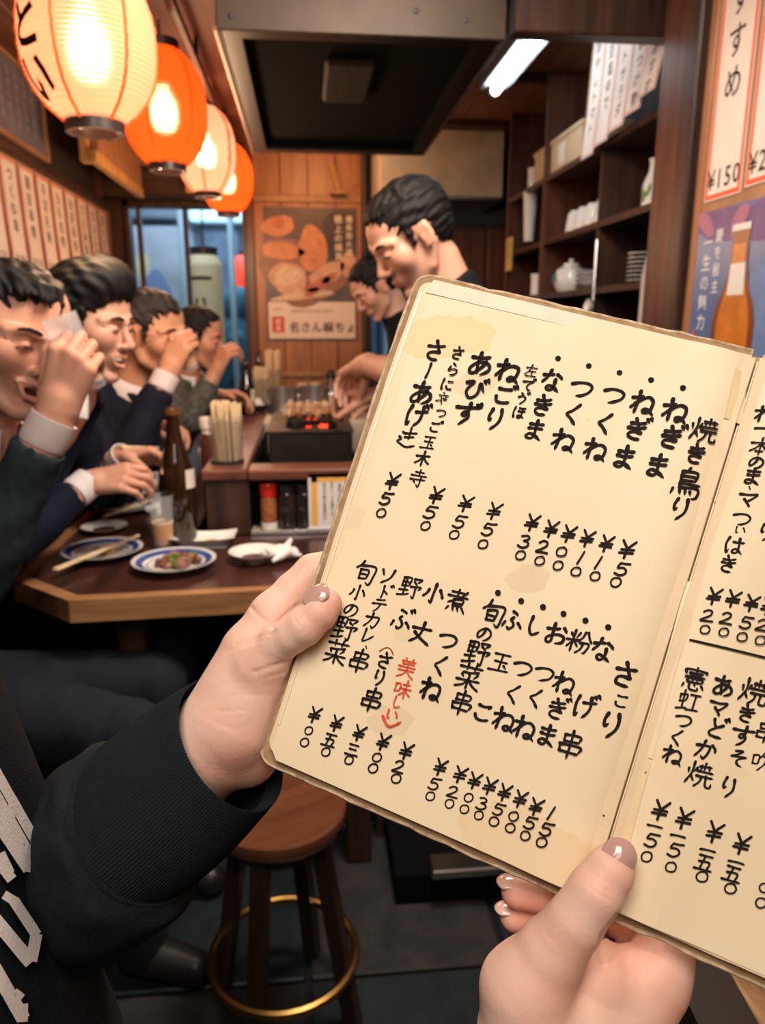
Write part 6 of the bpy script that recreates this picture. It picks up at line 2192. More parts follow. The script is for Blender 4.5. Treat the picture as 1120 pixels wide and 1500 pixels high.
dots = ((817, 525), (862, 536), (907, 546), (953, 557), (999, 570), (729, 868), (763, 880), (795, 889), (825, 899), (857, 909), (890, 919))
ml_ = MB()
write_all(ml_, TXT_L, 13.4)
write_all(ml_, PR_L, 13.2, 1.18)
for x, y in dots:
    u, v = page_xy(x, y)
    r_ = 4.2 * 0.385 / FPX
    ml_.add([(u + r_ * math.cos(t), -v + r_ * math.sin(t), dip(u) + 0.00062) for t in np.linspace(0, 2 * math.pi, 13)[:-1]], [tuple(range(12))])
ml_.build('brush_lettering', INK, menu)
mr_ = MB()
write_all(mr_, TXT_R, 13.2)
write_all(mr_, PR_R, 12.6, 1.12)
a_, b_ = page_xy(1009, 937), page_xy(1140, 968)
for i in range(10):
    s0_, s1_ = i / 10, (i + 1) / 10
    p, q = [(a_[0] + (b_[0] - a_[0]) * s, a_[1] + (b_[1] - a_[1]) * s) for s in (s0_, s1_)]
    mr_.add([(p[0], -p[1] - .0005, dip(p[0]) + .0006), (q[0], -q[1] - .0005, dip(q[0]) + .0006), (q[0], -q[1] + .0005, dip(q[0]) + .0006), (p[0], -p[1] + .0005, dip(p[0]) + .0006)], [(0, 1, 2, 3)])
mr_.build('brush_lettering', INK, menu)
mred = MB()
write_all(mred, "美596,979,27 味589,1009,26 し581,1028,18 い574,1047,20 ）571,1060,30", 12)
rdl = mred.build('red_lettering', REDP, menu)
rdl['label'] = 'orange-red brush writing'
mred = MB()
write_all(mred, "（568,951,24", 7)
mred.build('bracket_mark', mat('maroon_print', (0.30, 0.03, 0.02), 0.6), menu)

# ================================================================== the reader: both hands, sweatshirt sleeve and front
SKIN = skin_material('skin_reader', (0.80, 0.545, 0.435))
NAILM = mat('nail_polish', (0.54, 0.31, 0.265), 0.12, coat=0.8, noise=0.08, nscale=300)
NAILC = mat('nail_plain', (0.72, 0.46, 0.38), 0.2, coat=0.5)


def om(x, y, n):
    return on_menu(x, y, n)


def view_xy(V):
    d = V - CAM
    z = d @ FW
    return 560 + FPX * (d @ RT) / z, 750 - FPX * (d @ UP) / z, z


def vnormals(V, F):
    n = np.cross(V[F[:, 2]] - V[F[:, 0]], V[F[:, 3]] - V[F[:, 1]])
    N = np.zeros_like(V)
    for i in range(4):
        np.add.at(N, F[:, i], n)
    return N / (np.linalg.norm(N, axis=1)[:, None] + 1e-12)


def crease(V, F, lines):
    """presses fine folds into the skin along lines measured in the photograph"""
    N = vnormals(V, F)
    x, y, z = view_xy(V)
    face = (N * (CAM - V)).sum(1) > 0
    for pts, dep, wd in lines:
        best = np.full(len(V), 1e9)
        L = smooth_line(pts, 6)
        for a, b in zip(L[:-1], L[1:]):
            ab = b - a
            t = np.clip(((x - a[0]) * ab[0] + (y - a[1]) * ab[1]) / (ab @ ab + 1e-9), 0, 1)
            best = np.minimum(best, np.hypot(x - a[0] - t * ab[0], y - a[1] - t * ab[1]))
        w_ = (np.exp(-(best / wd) ** 2) - 0.08 * np.exp(-((best - 2.2 * wd) / (1.2 * wd)) ** 2)) * face
        V = V - N * (w_ * dep)[:, None]
    return V


def nail(name, a, b, nd, r, half, m, parent, tip=0.0):
    """curved nail plate over the axis a-b on the side nd"""
    a, b = np.array(a), np.array(b)
    L = np.linalg.norm(b - a)
    d = (b - a) / L
    nd = np.array(nd) - d * (np.array(nd) @ d)
    nd /= np.linalg.norm(nd)
    s_ = np.cross(d, nd)
    nu, nv = 14, 16
    vs, fs = [], []
    for lay in (0, 1):
        for i in range(nu + 1):
            t = i / nu * 2 - 1
            ang = t * half
            s0 = 0.40 * (1 - math.sqrt(max(1 - t * t * 0.9, 0)))
            s1 = 1 - 0.34 * (1 - math.sqrt(max(1 - t * t * 0.96, 0)))
            for j in range(nv + 1):
                s = s0 + (s1 - s0) * j / nv
                arch = 0.0007 * math.sin(math.pi * min(max(s, 0), 1)) - 0.0022 * max(s - 0.62, 0) ** 2 * 6 - 0.0005 * (1 - s)
                rr = r + arch + 0.0003 - 0.0006 * lay
                vs.append(a + d * L * s + rr * (math.cos(ang) * nd + math.sin(ang) * s_) - nd * 0.0003)
    N = (nu + 1) * (nv + 1)
    for i in range(nu):
        for j in range(nv):
            q = i * (nv + 1) + j
            f = (q, q + nv + 1, q + nv + 2, q + 1)
            fs.append(f)
            fs.append(tuple(N + t for t in reversed(f)))
    for j in range(nv):
        fs.append((j, j + 1, N + j + 1, N + j))
        q = nu * (nv + 1) + j
        fs.append((q + 1, q, N + q, N + q + 1))
    for i in range(nu):
        q, q2 = i * (nv + 1), (i + 1) * (nv + 1)
        fs.append((q2, q, N + q, N + q2))
        fs.append((q + nv, q2 + nv, N + q2 + nv, N + q + nv))
    return link_mesh(name, vs, fs, m, parent, smooth=True, world=True)


LH = Blob(0.00115, 0.007)
elbow_l = at(60, 1320, 0.45)
wl = om(312, 1084, -0.018)
LH.chain([elbow_l, at(215, 1190, 0.425), wl, om(330, 1066, -0.016), om(375, 957, -0.014), om(402, 903, -0.016)], [0.036, 0.029, 0.0262, 0.0258, 0.0192, 0.0136])
LH.chain([om(402, 903, -0.016), om(430, 868, -0.019), om(458, 838, -0.023), om(515, 822, -0.025), om(560, 838, -0.0147)], [0.0136, 0.0112, 0.0102, 0.0092, 0.0082], 0.004)
LH.chain([om(325, 1085, -0.034), om(378, 968, -0.034), om(415, 915, -0.038)], [0.022, 0.0175, 0.0135])
LH.chain([om(415, 915, -0.038), om(482, 888, -0.037), om(545, 900, -0.026), om(585, 925, -0.0175)], [0.0130, 0.0105, 0.0092, 0.0085], 0.003)
LH.chain([om(335, 1085, -0.045), om(385, 985, -0.050)], [0.018, 0.0145])
LH.chain([om(385, 985, -0.050), om(478, 942, -0.046), om(545, 965, -0.028), om(582, 990, -0.0175)], [0.0125, 0.0102, 0.0088, 0.0082], 0.003)
LH.chain([om(345, 1080, -0.050), om(382, 1015, -0.058)], [0.014, 0.0115])
LH.chain([om(382, 1015, -0.058), om(468, 992, -0.052), om(525, 1020, -0.032), om(550, 1040, -0.0168)], [0.0105, 0.0088, 0.0078, 0.0072], 0.003)
# ball of the thumb and thumb
LH.chain([om(350, 1062, -0.010), om(382, 1000, -0.008), om(392, 972, -0.004)], [0.0200, 0.0148, 0.0135])
LH.chain([om(352, 1085, -0.022), om(393, 1003, -0.022)], [0.0205, 0.0130])
LH.cone(om(330, 1095, -0.022), om(363, 1106, -0.026), 0.0215, 0.0165)
LH.chain([om(380, 975, -0.003), om(406, 944, 0.003), om(428, 930, 0.0075), om(446, 918, 0.0095), om(468, 897, 0.0095), om(478, 885, 0.0080)], [0.0138, 0.0104, 0.0095, 0.0098, 0.0092, 0.0080], 0.004)
VL, FL = LH.build()
VL = crease(VL, FL, [
    ([(423, 968), (400, 975), (372, 985)], 0.0009, 2.2), ([(418, 985), (392, 992)], 0.0005, 1.8),
    ([(399, 918), (378, 901), (368, 890)], 0.0010, 2.2), ([(402, 925), (375, 935), (345, 945)], 0.0006, 2.2), ([(390, 936), (350, 948), (330, 956)], 0.0005, 2.0),
    ([(437, 886), (425, 895), (399, 919)], 0.0012, 2.4),
    ([(452, 826), (446, 840), (455, 856)], 0.0005, 1.6),
    ([(436, 898), (440, 906), (447, 912)], 0.0005, 1.3), ([(430, 902), (434, 912), (443, 919)], 0.0004, 1.3), ([(442, 896), (447, 903), (452, 905)], 0.0003, 1.2),
    ([(395, 1005), (350, 1000), (310, 1010)], 0.00018, 2.2), ([(398, 1020), (345, 1018), (300, 1030)], 0.00018, 2.0), ([(360, 1040), (320, 1042)], 0.0003, 2.0),
    ([(318, 1058), (345, 1068), (368, 1060)], 0.00018, 3.0), ([(296, 1045), (322, 1062)], 0.00015, 2.5),
    ([(300, 1090), (322, 1120), (335, 1142)], 0.00015, 4.0)])

RH = Blob(0.00115, 0.007)
elbow_r = np.array([0.235, -0.06, 0.86])
wr = om(792, 1640, -0.012)
RH.chain([elbow_r, wr, om(778, 1520, -0.008), om(770, 1450, -0.002)], [0.037, 0.0255, 0.0245, 0.0195])
RH.chain([om(770, 1450, -0.002), om(806, 1396, 0.0035), om(842, 1350, 0.0095), om(872, 1306, 0.0120), om(893, 1275, 0.0108), om(905, 1256, 0.0085)], [0.0195, 0.0150, 0.0122, 0.0116, 0.0103, 0.0078], 0.006)
RH.chain([wr, om(845, 1500, -0.020), om(868, 1440, -0.020)], [0.025, 0.0265, 0.0200])
RH.chain([om(830, 1620, -0.022), om(905, 1490, -0.026), om(950, 1438, -0.028)], [0.024, 0.0215, 0.0178])
RH.chain([om(935, 1450, -0.026), om(975, 1412, -0.026)], [0.0170, 0.0118])
RH.chain([om(962, 1425, -0.030), om(975, 1402, -0.034), om(930, 1352, -0.040), om(850, 1322, -0.034), om(800, 1310, -0.029), om(757, 1307, -0.025)], [0.0145, 0.0125, 0.0108, 0.0090, 0.0092, 0.0078], 0.003)
RH.chain([om(960, 1440, -0.045), om(925, 1395, -0.056), om(840, 1358, -0.046), om(795, 1348, -0.039), om(753, 1344, -0.033)], [0.0135, 0.0105, 0.0088, 0.0086, 0.0070], 0.003)
RH.chain([om(950, 1455, -0.055), om(915, 1425, -0.066), om(850, 1400, -0.060), om(805, 1392, -0.050)], [0.0125, 0.0100, 0.0085, 0.0075], 0.003)
RH.chain([om(930, 1480, -0.055), om(900, 1460, -0.072), om(855, 1440, -0.068), om(820, 1432, -0.060)], [0.0115, 0.0090, 0.0078, 0.0070], 0.003)
VR, FR = RH.build()
VR = crease(VR, FR, [
    ([(905, 1340), (884, 1368), (879, 1392), (884, 1412)], 0.0016, 2.6), ([(884, 1412), (896, 1408), (905, 1400)], 0.0006, 2.0),
    ([(880, 1370), (905, 1366), (935, 1388), (962, 1398)], 0.0007, 2.2), ([(905, 1362), (925, 1378), (945, 1385)], 0.0004, 1.8),
    ([(862, 1288), (878, 1300), (896, 1308)], 0.0005, 1.4), ([(860, 1296), (876, 1309), (895, 1318)], 0.0005, 1.4), ([(866, 1281), (882, 1292), (898, 1296)], 0.0004, 1.3),
    ([(800, 1366), (815, 1384), (822, 1400)], 0.0002, 2.5)])
# coarse rest of the body, all inside the clothes: upper arms and trunk
BD = Blob(0.008, 0.03)
T0, T1 = at(-364, 1307, 0.36), at(-199, 1667, 0.40)
tdir = (T1 - T0) / np.linalg.norm(T1 - T0)
sh_l, sh_r = T0 - tdir * 0.08 + np.array([0.0, -0.06, 0.0]), np.array([0.05, -0.22, 1.0])
BD.chain([T0, T1, np.array([-0.22, -0.05, 0.52])], [0.085, 0.10, 0.11])
BD.chain([sh_l, elbow_l], [0.045, 0.037])
BD.chain([np.array([-0.18, -0.05, 0.78]), np.array([0.02, -0.24, 0.86]), elbow_r], [0.08, 0.05, 0.037])
for sx in (-0.34, -0.12):
    BD.chain([(sx, -0.05, 0.50), (sx + 0.02, 0.30, 0.46), (sx + 0.02, 0.30, 0.10)], [0.07, 0.05, 0.04])
    BD.chain([(sx + 0.02, 0.28, 0.05), (sx + 0.02, 0.42, 0.04)], [0.035, 0.03])
VB, FB = BD.build()
V, F = merge((VL, FL), (VR, FR), (VB, FB))
me_p = thing('person', 'reader in a black sweatshirt with white letters, holding the open menu', 'person', (-0.2, 0.0, 0.0))
rd_ = (1.0, 0.74, 0.70)
pk_ = (1.05, 0.92, 0.90)
paint = [(om(455, 850, -0.005), 0.012, rd_, 0.5), (om(405, 925, 0.0), 0.012, rd_, 0.45), (om(475, 915, 0.012), 0.010, rd_, 0.5), (om(488, 895, 0.012), 0.007, rd_, 0.5),
         (om(345, 1105, -0.0), 0.016, rd_, 0.55), (om(385, 1110, -0.01), 0.014, rd_, 0.5), (om(395, 1000, 0.0), 0.010, rd_, 0.35), (om(340, 1055, 0.008), 0.013, (0.88, 0.80, 0.80), 0.6),
         (om(345, 960, 0.0), 0.018, pk_, 0.6), (om(760, 1307, -0.02), 0.018, rd_, 0.75), (om(755, 1345, -0.03), 0.018, rd_, 0.8), (om(905, 1352, -0.03), 0.02, rd_, 0.8),
         (om(885, 1400, 0.0), 0.014, rd_, 0.6), (om(940, 1385, -0.015), 0.016, (1.02, 0.82, 0.78), 0.6), (om(985, 1470, -0.02), 0.014, rd_, 0.5), (om(880, 1305, 0.024), 0.010, rd_, 0.35),
         (om(915, 1275, 0.014), 0.008, rd_, 0.5), (om(800, 1440, 0.012), 0.03, pk_, 0.5)]
skin_mesh('body', V, F, SKIN, me_p, relax=1, paint=paint)
up_l = -M_V
nail('thumbnail', om(456, 896, 0.0102), om(487, 866, 0.0080), M_N * 0.84 + up_l * 0.42 - M_U * 0.40, 0.0080, 0.90, NAILM, me_p)
nail('thumbnail', om(888, 1281, 0.0118), om(917, 1232, 0.0085), M_N * 0.95 + up_l * 0.22 - M_U * 0.02, 0.0082, 0.95, NAILM, me_p)
nail('fingernail', om(766, 1306, -0.0255), om(727, 1303, -0.0255), up_l * 0.95 - M_U * 0.2 + M_N * 0.35, 0.0072, 0.9, NAILC, me_p)
nail('fingernail', om(762, 1343, -0.0335), om(724, 1341, -0.0330), up_l * 0.95 - M_U * 0.2 + M_N * 0.35, 0.0066, 0.9, NAILC, me_p)

# sweatshirt ------------------------------------------------------------
SWEAT = mat('sweatshirt', (0.0065, 0.0100, 0.0145), 0.85, noise=0.35, nscale=160, bump=0.35, bscale=700, spec=0.25)
RIBM = mat('sweatshirt_rib', (0.007, 0.0105, 0.015), 0.85, noise=0.25, nscale=200, bump=0.3, bscale=800, spec=0.25)


def tube_loft(rings, n, fn=None, sub=4):
    """rings: (centre, half axis A, half axis B); smooth between them"""
    R_ = np.array([np.concatenate(r_) for r_ in rings])
    Q = np.vstack([2 * R_[0] - R_[1], R_, 2 * R_[-1] - R_[-2]])
    rows = []
    m = len(R_) - 1
    for i in range(1, len(Q) - 2):
        for t in np.linspace(0, 1, sub, endpoint=False):
            p0, p1, p2, p3 = Q[i - 1], Q[i], Q[i + 1], Q[i + 2]
            rows.append((0.5 * ((2 * p1) + (-p0 + p2) * t + (2 * p0 - 5 * p1 + 4 * p2 - p3) * t * t + (-p0 + 3 * p1 - 3 * p2 + p3) * t ** 3), (i - 1 + t) / m))
    rows.append((Q[-2], 1.0))
    vs = []
    for r_, s in rows:
        c, A, B = r_[:3], r_[3:6], r_[6:9]
        for k in range(n):
            a = 2 * math.pi * k / n
            q = fn(a, s) if fn else 1.0
            vs.append(c + (A * math.cos(a) + B * math.sin(a)) * q)
    fs = []
    for i in range(len(rows) - 1):
        for k in range(n):
            k2 = (k + 1) % n
            fs.append((i * n + k, i * n + k2, (i + 1) * n + k2, (i + 1) * n + k))
    return vs, fs


def ring(cx, cy, d, ax, ay, bd, bs):
    c = at(cx, cy, d)
    s = d / FPX
    A = (RT * ax - UP * ay) * s
    B = FW * bd + (RT * 0.82 + UP * 0.57) * bs * s
    return (c, A, B)


NR = 150
# the rolled edge of the cuff comes first, then the ribbed band, then the seam
cuff_rings = [ring(322, 1101, .402, 56, 78, .026, 33), ring(332, 1094, .402, 58, 81, .0285, 34), ring(341, 1088, .402, 61, 85, .0315, 34), ring(336, 1092, .402, 62, 87, .033, 34),
              ring(310, 1114, .402, 66, 91, .036, 36), ring(275, 1145, .400, 70, 95, .039, 40), ring(240, 1175, .398, 71, 97, .040, 43), ring(214, 1197, .397, 70, 95, .040, 45)]
vs, fs = tube_loft(cuff_rings, NR * 4, lambda a, s: 1 + (0.0075 * math.cos(a * NR) + 0.012 * math.sin(3 * a + 5 * s) * s) * min(1, 0.3 + s * 3), 5)
sl = link_mesh('cuff', vs, fs, RIBM, me_p, smooth=True, world=True)


def folds(a, s):
    e = 1 - math.exp(-s * 9)
    return 1 + e * (0.035 * math.sin(2 * a + 7 * s + 0.6) + 0.022 * math.sin(5 * a - 16 * s) + 0.014 * math.sin(9 * a + 24 * s)) + 0.010 * math.sin(a * 40) * math.exp(-s * 14) + 0.03 * math.exp(-((s - 0.03) / 0.03) ** 2)


sleeve_rings = [ring(216, 1195, .397, 69, 94, .0395, 45), ring(207, 1203, .396, 74, 101, .042, 46), ring(190, 1219, .397, 76, 112, .046, 44), ring(152, 1247, .410, 62, 124, .048, 36), ring(98, 1278, .432, 46, 130, .046, 24),
                ring(36, 1300, .455, 32, 134, .046, 12), ring(-40, 1318, .47, 24, 140, .048, 0), ring(-130, 1330, .47, 20, 150, .05, 0)]
vs, fs = tube_loft(sleeve_rings, 120, folds, 9)
link_mesh('sleeve', vs, fs, SWEAT, me_p, smooth=True, world=True)
seam_pts = []
for k in range(64):
    a = 2 * math.pi * k / 64
    c, A, B = sleeve_rings[0]
    seam_pts.append(c + (A * math.cos(a) + B * math.sin(a)) * 1.035 + (RT * -0.82 - UP * 0.57) * 0.0015)
MB().tube(seam_pts, 0.0012, 6, closed=True).build('cuff_seam', SWEAT, me_p, smooth=True, world=True)
# body of the sweatshirt and the other sleeve
SB = Blob(0.0055, 0.02)
SB.chain([T0 - tdir * 0.06, T1, np.array([-0.25, -0.02, 0.66]), np.array([-0.23, -0.05, 0.52])], [0.128, 0.131, 0.135, 0.14], 0.01)
SB.chain([np.array([-0.20, -0.05, 0.80]), np.array([0.02, -0.24, 0.86]), elbow_r, elbow_r + (wr - elbow_r) * 0.62], [0.10, 0.066, 0.050, 0.040])
VS, FS = SB.build()
NS = vnormals(VS, FS)
ph = VS @ np.array([31.0, -22.0, 9.0])
VS = VS + NS * (0.0022 * np.sin(ph) + 0.0016 * np.sin(VS @ np.array([12.0, 40.0, 25.0]) * 1.3 + 1))[:, None]
skin_mesh('sweatshirt_front', VS, FS, SWEAT, me_p, relax=2)
from mathutils.bvhtree import BVHTree
bvh = BVHTree.FromPolygons([tuple(v) for v in VS], [tuple(int(i) for i in f) for f in FS])


def on_shirt(x, y):
    r = ray(x, y)
    loc, nrm, idx_, dist = bvh.ray_cast(Vector(CAM), Vector(r).normalized())
    if loc is None:
        return None
    nrm = Vector(nrm)
    if nrm.dot(Vector(r)) > 0:
        nrm = -nrm
    return np.array(loc) + np.array(nrm) * 0.0040


LETP = mat('white_felt', (0.80, 0.76, 0.74), 0.9, noise=0.10, nscale=200, bump=0.15, bscale=700)
for k, polys in enumerate(([[(-30, 1110), (42, 1236), 11], [(42, 1230), (36, 1252), 10], [(-30, 1140), (32, 1250), 9], [(4, 1178), (14, 1196), 8], [(-30, 1170), (38, 1262), 10], [(38, 1262), (34, 1280), 12]],
                           [[(-30, 1185), (30, 1276), 12], [(-20, 1255), (6, 1290), 12], [(-10, 1250), (4, 1280), 9]],
                           [[(8, 1320), (42, 1372), 12], [(42, 1370), (34, 1410), 13], [(34, 1412), (-30, 1335), 15], [(-6, 1312), (10, 1322), 10]],
                           [[(-30, 1400), (24, 1492), 15], [(10, 1452), (22, 1462), 8], [(24, 1470), (24, 1496), 9]])):
    mb = MB()
    for p, q, w_ in polys:
        w_ *= 1.35
        p, q = np.array(p, float), np.array(q, float)
        d_ = (q - p) / np.linalg.norm(q - p)
        nn = np.array([-d_[1], d_[0]])
        n_ = max(4, int(np.linalg.norm(q - p) / 6))
        rows = []
        for i in range(n_ + 1):
            c = p + (q - p) * i / n_
            row = [on_shirt(*(c + nn * w_ * 0.5 * t)) for t in (-1, -0.5, 0, 0.5, 1)]
            if all(t is not None for t in row):
                rows.append(row)
        if len(rows) > 1:
            vs_ = [t for row in rows for t in row]
            fs_ = [(i * 5 + j, i * 5 + j + 1, (i + 1) * 5 + j + 1, (i + 1) * 5 + j) for i in range(len(rows) - 1) for j in range(4)]
            mb.add(vs_, fs_)
    if mb.v:
        mb.build('lettering', LETP, me_p, world=True)
# trousers and shoes of the reader (below the frame)
TB = Blob(0.009, 0.03)
TB.chain([(-0.36, -0.06, 0.53), (-0.10, -0.06, 0.53)], [0.115, 0.115])
for sx in (-0.34, -0.12):
    TB.chain([(sx, -0.05, 0.51), (sx + 0.02, 0.30, 0.47), (sx + 0.02, 0.30, 0.12)], [0.095, 0.070, 0.058])
V, F = TB.build()
skin_mesh('trousers', V, F, mat('black_trousers', (0.012, 0.012, 0.014), 0.9), me_p)
for sx in (-0.34, -0.12):
    S_ = Blob(0.006, 0.02)
    S_.chain([(sx + 0.02, 0.27, 0.05), (sx + 0.02, 0.44, 0.035)], [0.046, 0.034]).cut((0, 0, 0.0), (0, 0, -1))
    V, F = S_.build()
    skin_mesh('shoe', V, F, mat('black_shoe', (0.015, 0.014, 0.014), 0.4), me_p)

# ================================================================== people
def frame(fwd, roll=0.0):
    f = np.array(fwd, float)
    f /= np.linalg.norm(f)
    l = np.cross((0, 0, 1.0), f)
    l /= np.linalg.norm(l)
    u = np.cross(f, l)
    l2 = l * math.cos(roll) + u * math.sin(roll)
    return f, l2, np.cross(f, l2)


def head_blob(B, c, fr_, s=1.0, mouth='closed', smile=0.0):
    f, l, u = fr_
    R = np.array([f, l, u])
    P = lambda x, y, z: np.array(c) + s * (f * x + l * y + u * z)
    E = lambda p, r, k=0.008, sub=False, RR=None: B.ell(P(*p), np.array(r) * s, R if RR is None else RR, k * s, sub)
    E((-0.012, 0, 0.028), (0.098, 0.076, 0.079))
    E((0.026, 0, -0.028), (0.058, 0.060, 0.076), 0.02)
    for t in (-1, 1):
        B.chain([P(-0.012, t * 0.055, -0.03), P(0.012, t * 0.051, -0.070), P(0.066, t * 0.014, -0.103)], [0.017 * s, 0.016 * s, 0.013 * s], 0.016 * s)
        E((0.054, t * 0.040, -0.020 + 0.004 * smile), (0.027 + 0.003 * smile, 0.026, 0.028), 0.018)
        B.chain([P(0.060, t * 0.052, 0.018), P(0.077, t * 0.034, 0.026), P(0.084, t * 0.010, 0.020)], [0.0065 * s, 0.0072 * s, 0.0070 * s], 0.014 * s)
    E((0.069, 0, -0.103), (0.015, 0.019, 0.013), 0.012)
    E((0.071, 0, -0.062), (0.017, 0.027, 0.021), 0.010)
    B.chain([P(0.080, 0, 0.014), P(0.092, 0, -0.008), P(0.104, 0, -0.028)], [0.0075 * s, 0.0080 * s, 0.0105 * s], 0.009 * s)
    for t in (-1, 1):
        E((0.093, t * 0.0125, -0.033), (0.0115, 0.0078, 0.0072), 0.005)
        E((0.096, t * 0.031, 0.004), (0.015, 0.017, 0.009), 0.007, True)
        E((0.0735, t * 0.031, 0.001), (0.0135, 0.0150, 0.0090), 0.004)
        # ear
        la = l * t
        Re = np.array([f * 0.96 + la * 0.28, la * 0.96 - f * 0.28, u])
        E((-0.006, t * 0.078, -0.004), (0.018, 0.0065, 0.031), 0.004, False, Re)
        B.ell(P(-0.001, t * 0.0865, -0.001), np.array((0.0095, 0.006, 0.018)) * s, Re, 0.003 * s, True)
        B.cone(P(0.0, t * 0.082, -0.028), P(0.004, t * 0.078, -0.030), 0.0055 * s, 0.005 * s, 0.003 * s)
        if smile:
            B.chain([P(0.094, t * 0.019, -0.036), P(0.088, t * 0.032, -0.052), P(0.076, t * 0.038, -0.072)], [0.0028 * s] * 3, 0.004 * s, True)
            B.chain([P(0.071, t * 0.046, 0.002), P(0.062, t * 0.056, 0.004)], [0.0016 * s] * 2, 0.003 * s, True)
    cz, cy, cx = (-0.052, 0.029, 0.077) if smile else (-0.062, 0.022, 0.082)
    if mouth == 'closed':
        B.chain([P(cx, -cy, cz), P(0.0915, 0, -0.0585), P(cx, cy, cz)], [0.003 * s, 0.0042 * s, 0.003 * s], 0.004 * s)
        B.chain([P(cx, -cy * .9, cz - .003), P(0.0895, 0, -0.070), P(cx, cy * .9, cz - .003)], [0.003 * s, 0.0046 * s, 0.003 * s], 0.004 * s)
        B.chain([P(cx + .004, -cy, cz - .001), P(0.0962, 0, -0.0640), P(cx + .004, cy, cz - .001)], [0.0016 * s] * 3, 0.002 * s, True)
    else:
        op = 0.013 if mouth == 'open' else 0.010
        E((0.090, 0, -0.062), (0.022, cy * 0.88, op), 0.003, True)
        B.chain([P(cx, -cy, cz), P(0.096, 0, -0.0565 + 0.002), P(cx, cy, cz)], [0.003 * s, 0.0045 * s, 0.003 * s], 0.003 * s)
        B.chain([P(cx, -cy, cz - .002), P(0.085, -cy * .6, -0.068 - op * .5), P(0.092, 0, -0.069 - op * .7), P(0.085, cy * .6, -0.068 - op * .5), P(cx, cy, cz - .002)], [0.003 * s, 0.0045 * s, 0.0055 * s, 0.0045 * s, 0.003 * s], 0.003 * s)
    return P


def hand_blob(B, W, d, n, side, curl=(0.5, 0.7, 0.5), spread=0.10, s=1.0, thumb=(0.7, 0.6, 0.35), curls=None):
    """W wrist, d to the knuckles, n palm normal; side +1 puts the thumb along cross(d, n)"""
    d = np.array(d, float)
    d /= np.linalg.norm(d)
    n = np.array(n, float)
    n -= d * (n @ d)
    n /= np.linalg.norm(n)
    q = np.cross(d, n) * side
    W = np.array(W, float)
    kn = []
    for i, o in enumerate((0.029, 0.0095, -0.0095, -0.027)):
        K = W + s * (d * (0.088, 0.092, 0.087, 0.078)[i] + q * o)
        kn.append(K)
        B.cone(W + s * q * o * 0.6 + s * d * 0.012, K, 0.0150 * s, 0.0112 * s, 0.010 * s)
    B.cone(W - d * 0.02 * s, W + d * 0.02 * s, 0.025 * s, 0.024 * s, 0.012 * s)
    tips = []
    for i in range(4):
        L = np.array((0.043, 0.028, 0.022)) * (0.95, 1.06, 1.0, 0.82)[i] * s
        cc = curls[i] if curls else curl
        a = 0.0
        dd = d + q * spread * (1.2, 0.3, -0.4, -1.2)[i]
        dd /= np.linalg.norm(dd)
        p = kn[i]
        pts = [p]
        for j in range(3):
            a += cc[j]
            v = dd * math.cos(a) + n * math.sin(a)
            p = p + v * L[j]
            pts.append(p)
        r_ = np.array((0.0098, 0.0090, 0.0080, 0.0068)) * (1, 1, 0.97, 0.86)[i] * s
        B.chain(pts, r_, 0.0025 * s)
        tips.append(pts)
    t0 = W + s * (d * 0.022 + q * 0.022 + n * 0.006)
    v1 = q * thumb[0] + d * thumb[1] + n * thumb[2]
    v1 /= np.linalg.norm(v1)
    v2 = v1 * 0.8 + d * 0.3 + n * 0.45 * thumb[2]
    v2 /= np.linalg.norm(v2)
    v3 = v2 * 0.8 + d * 0.25 + n * 0.35
    v3 /= np.linalg.norm(v3)
    B.chain([t0, t0 + v1 * 0.042 * s, t0 + (v1 * 0.042 + v2 * 0.032) * s, t0 + (v1 * 0.042 + v2 * 0.032 + v3 * 0.024) * s], [0.0165 * s, 0.0125 * s, 0.0105 * s, 0.0085 * s], 0.006 * s)
    return tips


def nearest_noise(V, sc, amp, seed=0):
    g_ = np.random.default_rng(seed)
    out_ = np.zeros(len(V))
    for i in range(6):
        k_ = g_.normal(size=3) * sc * (1 + 0.5 * i)
        out_ += np.sin(V @ k_ + g_.uniform(0, 6.3)) / (1 + 0.4 * i)
    return out_ * amp / 2.2


SUIT_A = mat('suit_teal', (0.020, 0.032, 0.042), 0.85, noise=0.25, nscale=120, spec=0.2)
SUIT_B = mat('suit_navy', (0.0075, 0.0115, 0.028), 0.85, noise=0.25, nscale=120, spec=0.2)
SUIT_C = mat('suit_dark_navy', (0.010, 0.012, 0.024), 0.85, noise=0.25, nscale=120, spec=0.2)
JACK_D = mat('patterned_jacket', (0.16, 0.15, 0.13), 0.9, color2=(0.04, 0.045, 0.045), nscale=55)
BLACKT = mat('black_tshirt', (0.008, 0.010, 0.013), 0.85, noise=0.25, nscale=100, spec=0.2)
SHIRTW = mat('white_shirt', (0.80, 0.76, 0.77), 0.8, noise=0.10, nscale=60)
SHIRTP = mat('pink_striped_shirt', (0.72, 0.62, 0.62), 0.8, noise=0.12, nscale=60)
HAIR = mat('black_hair', (0.007, 0.006, 0.006), 0.55, noise=0.4, nscale=90, stretch=(3, 3, 0.6), bump=0.6, bscale=260, spec=0.3)
BROWN_H = mat('dark_brown_hair', (0.014, 0.008, 0.006), 0.55, noise=0.4, nscale=90, stretch=(3, 3, 0.6), bump=0.8, bscale=260)
TROUS = mat('navy_trousers', (0.007, 0.011, 0.022), 0.9, noise=0.3, nscale=60)
LINE = mat('brow_and_lash', (0.020, 0.012, 0.010), 0.7)
TEETH = mat('teeth', (0.80, 0.74, 0.66), 0.3)
MOUTHM = mat('mouth_inside', (0.10, 0.02, 0.02), 0.5)
SHOE = mat('black_shoe', (0.015, 0.014, 0.014), 0.4)


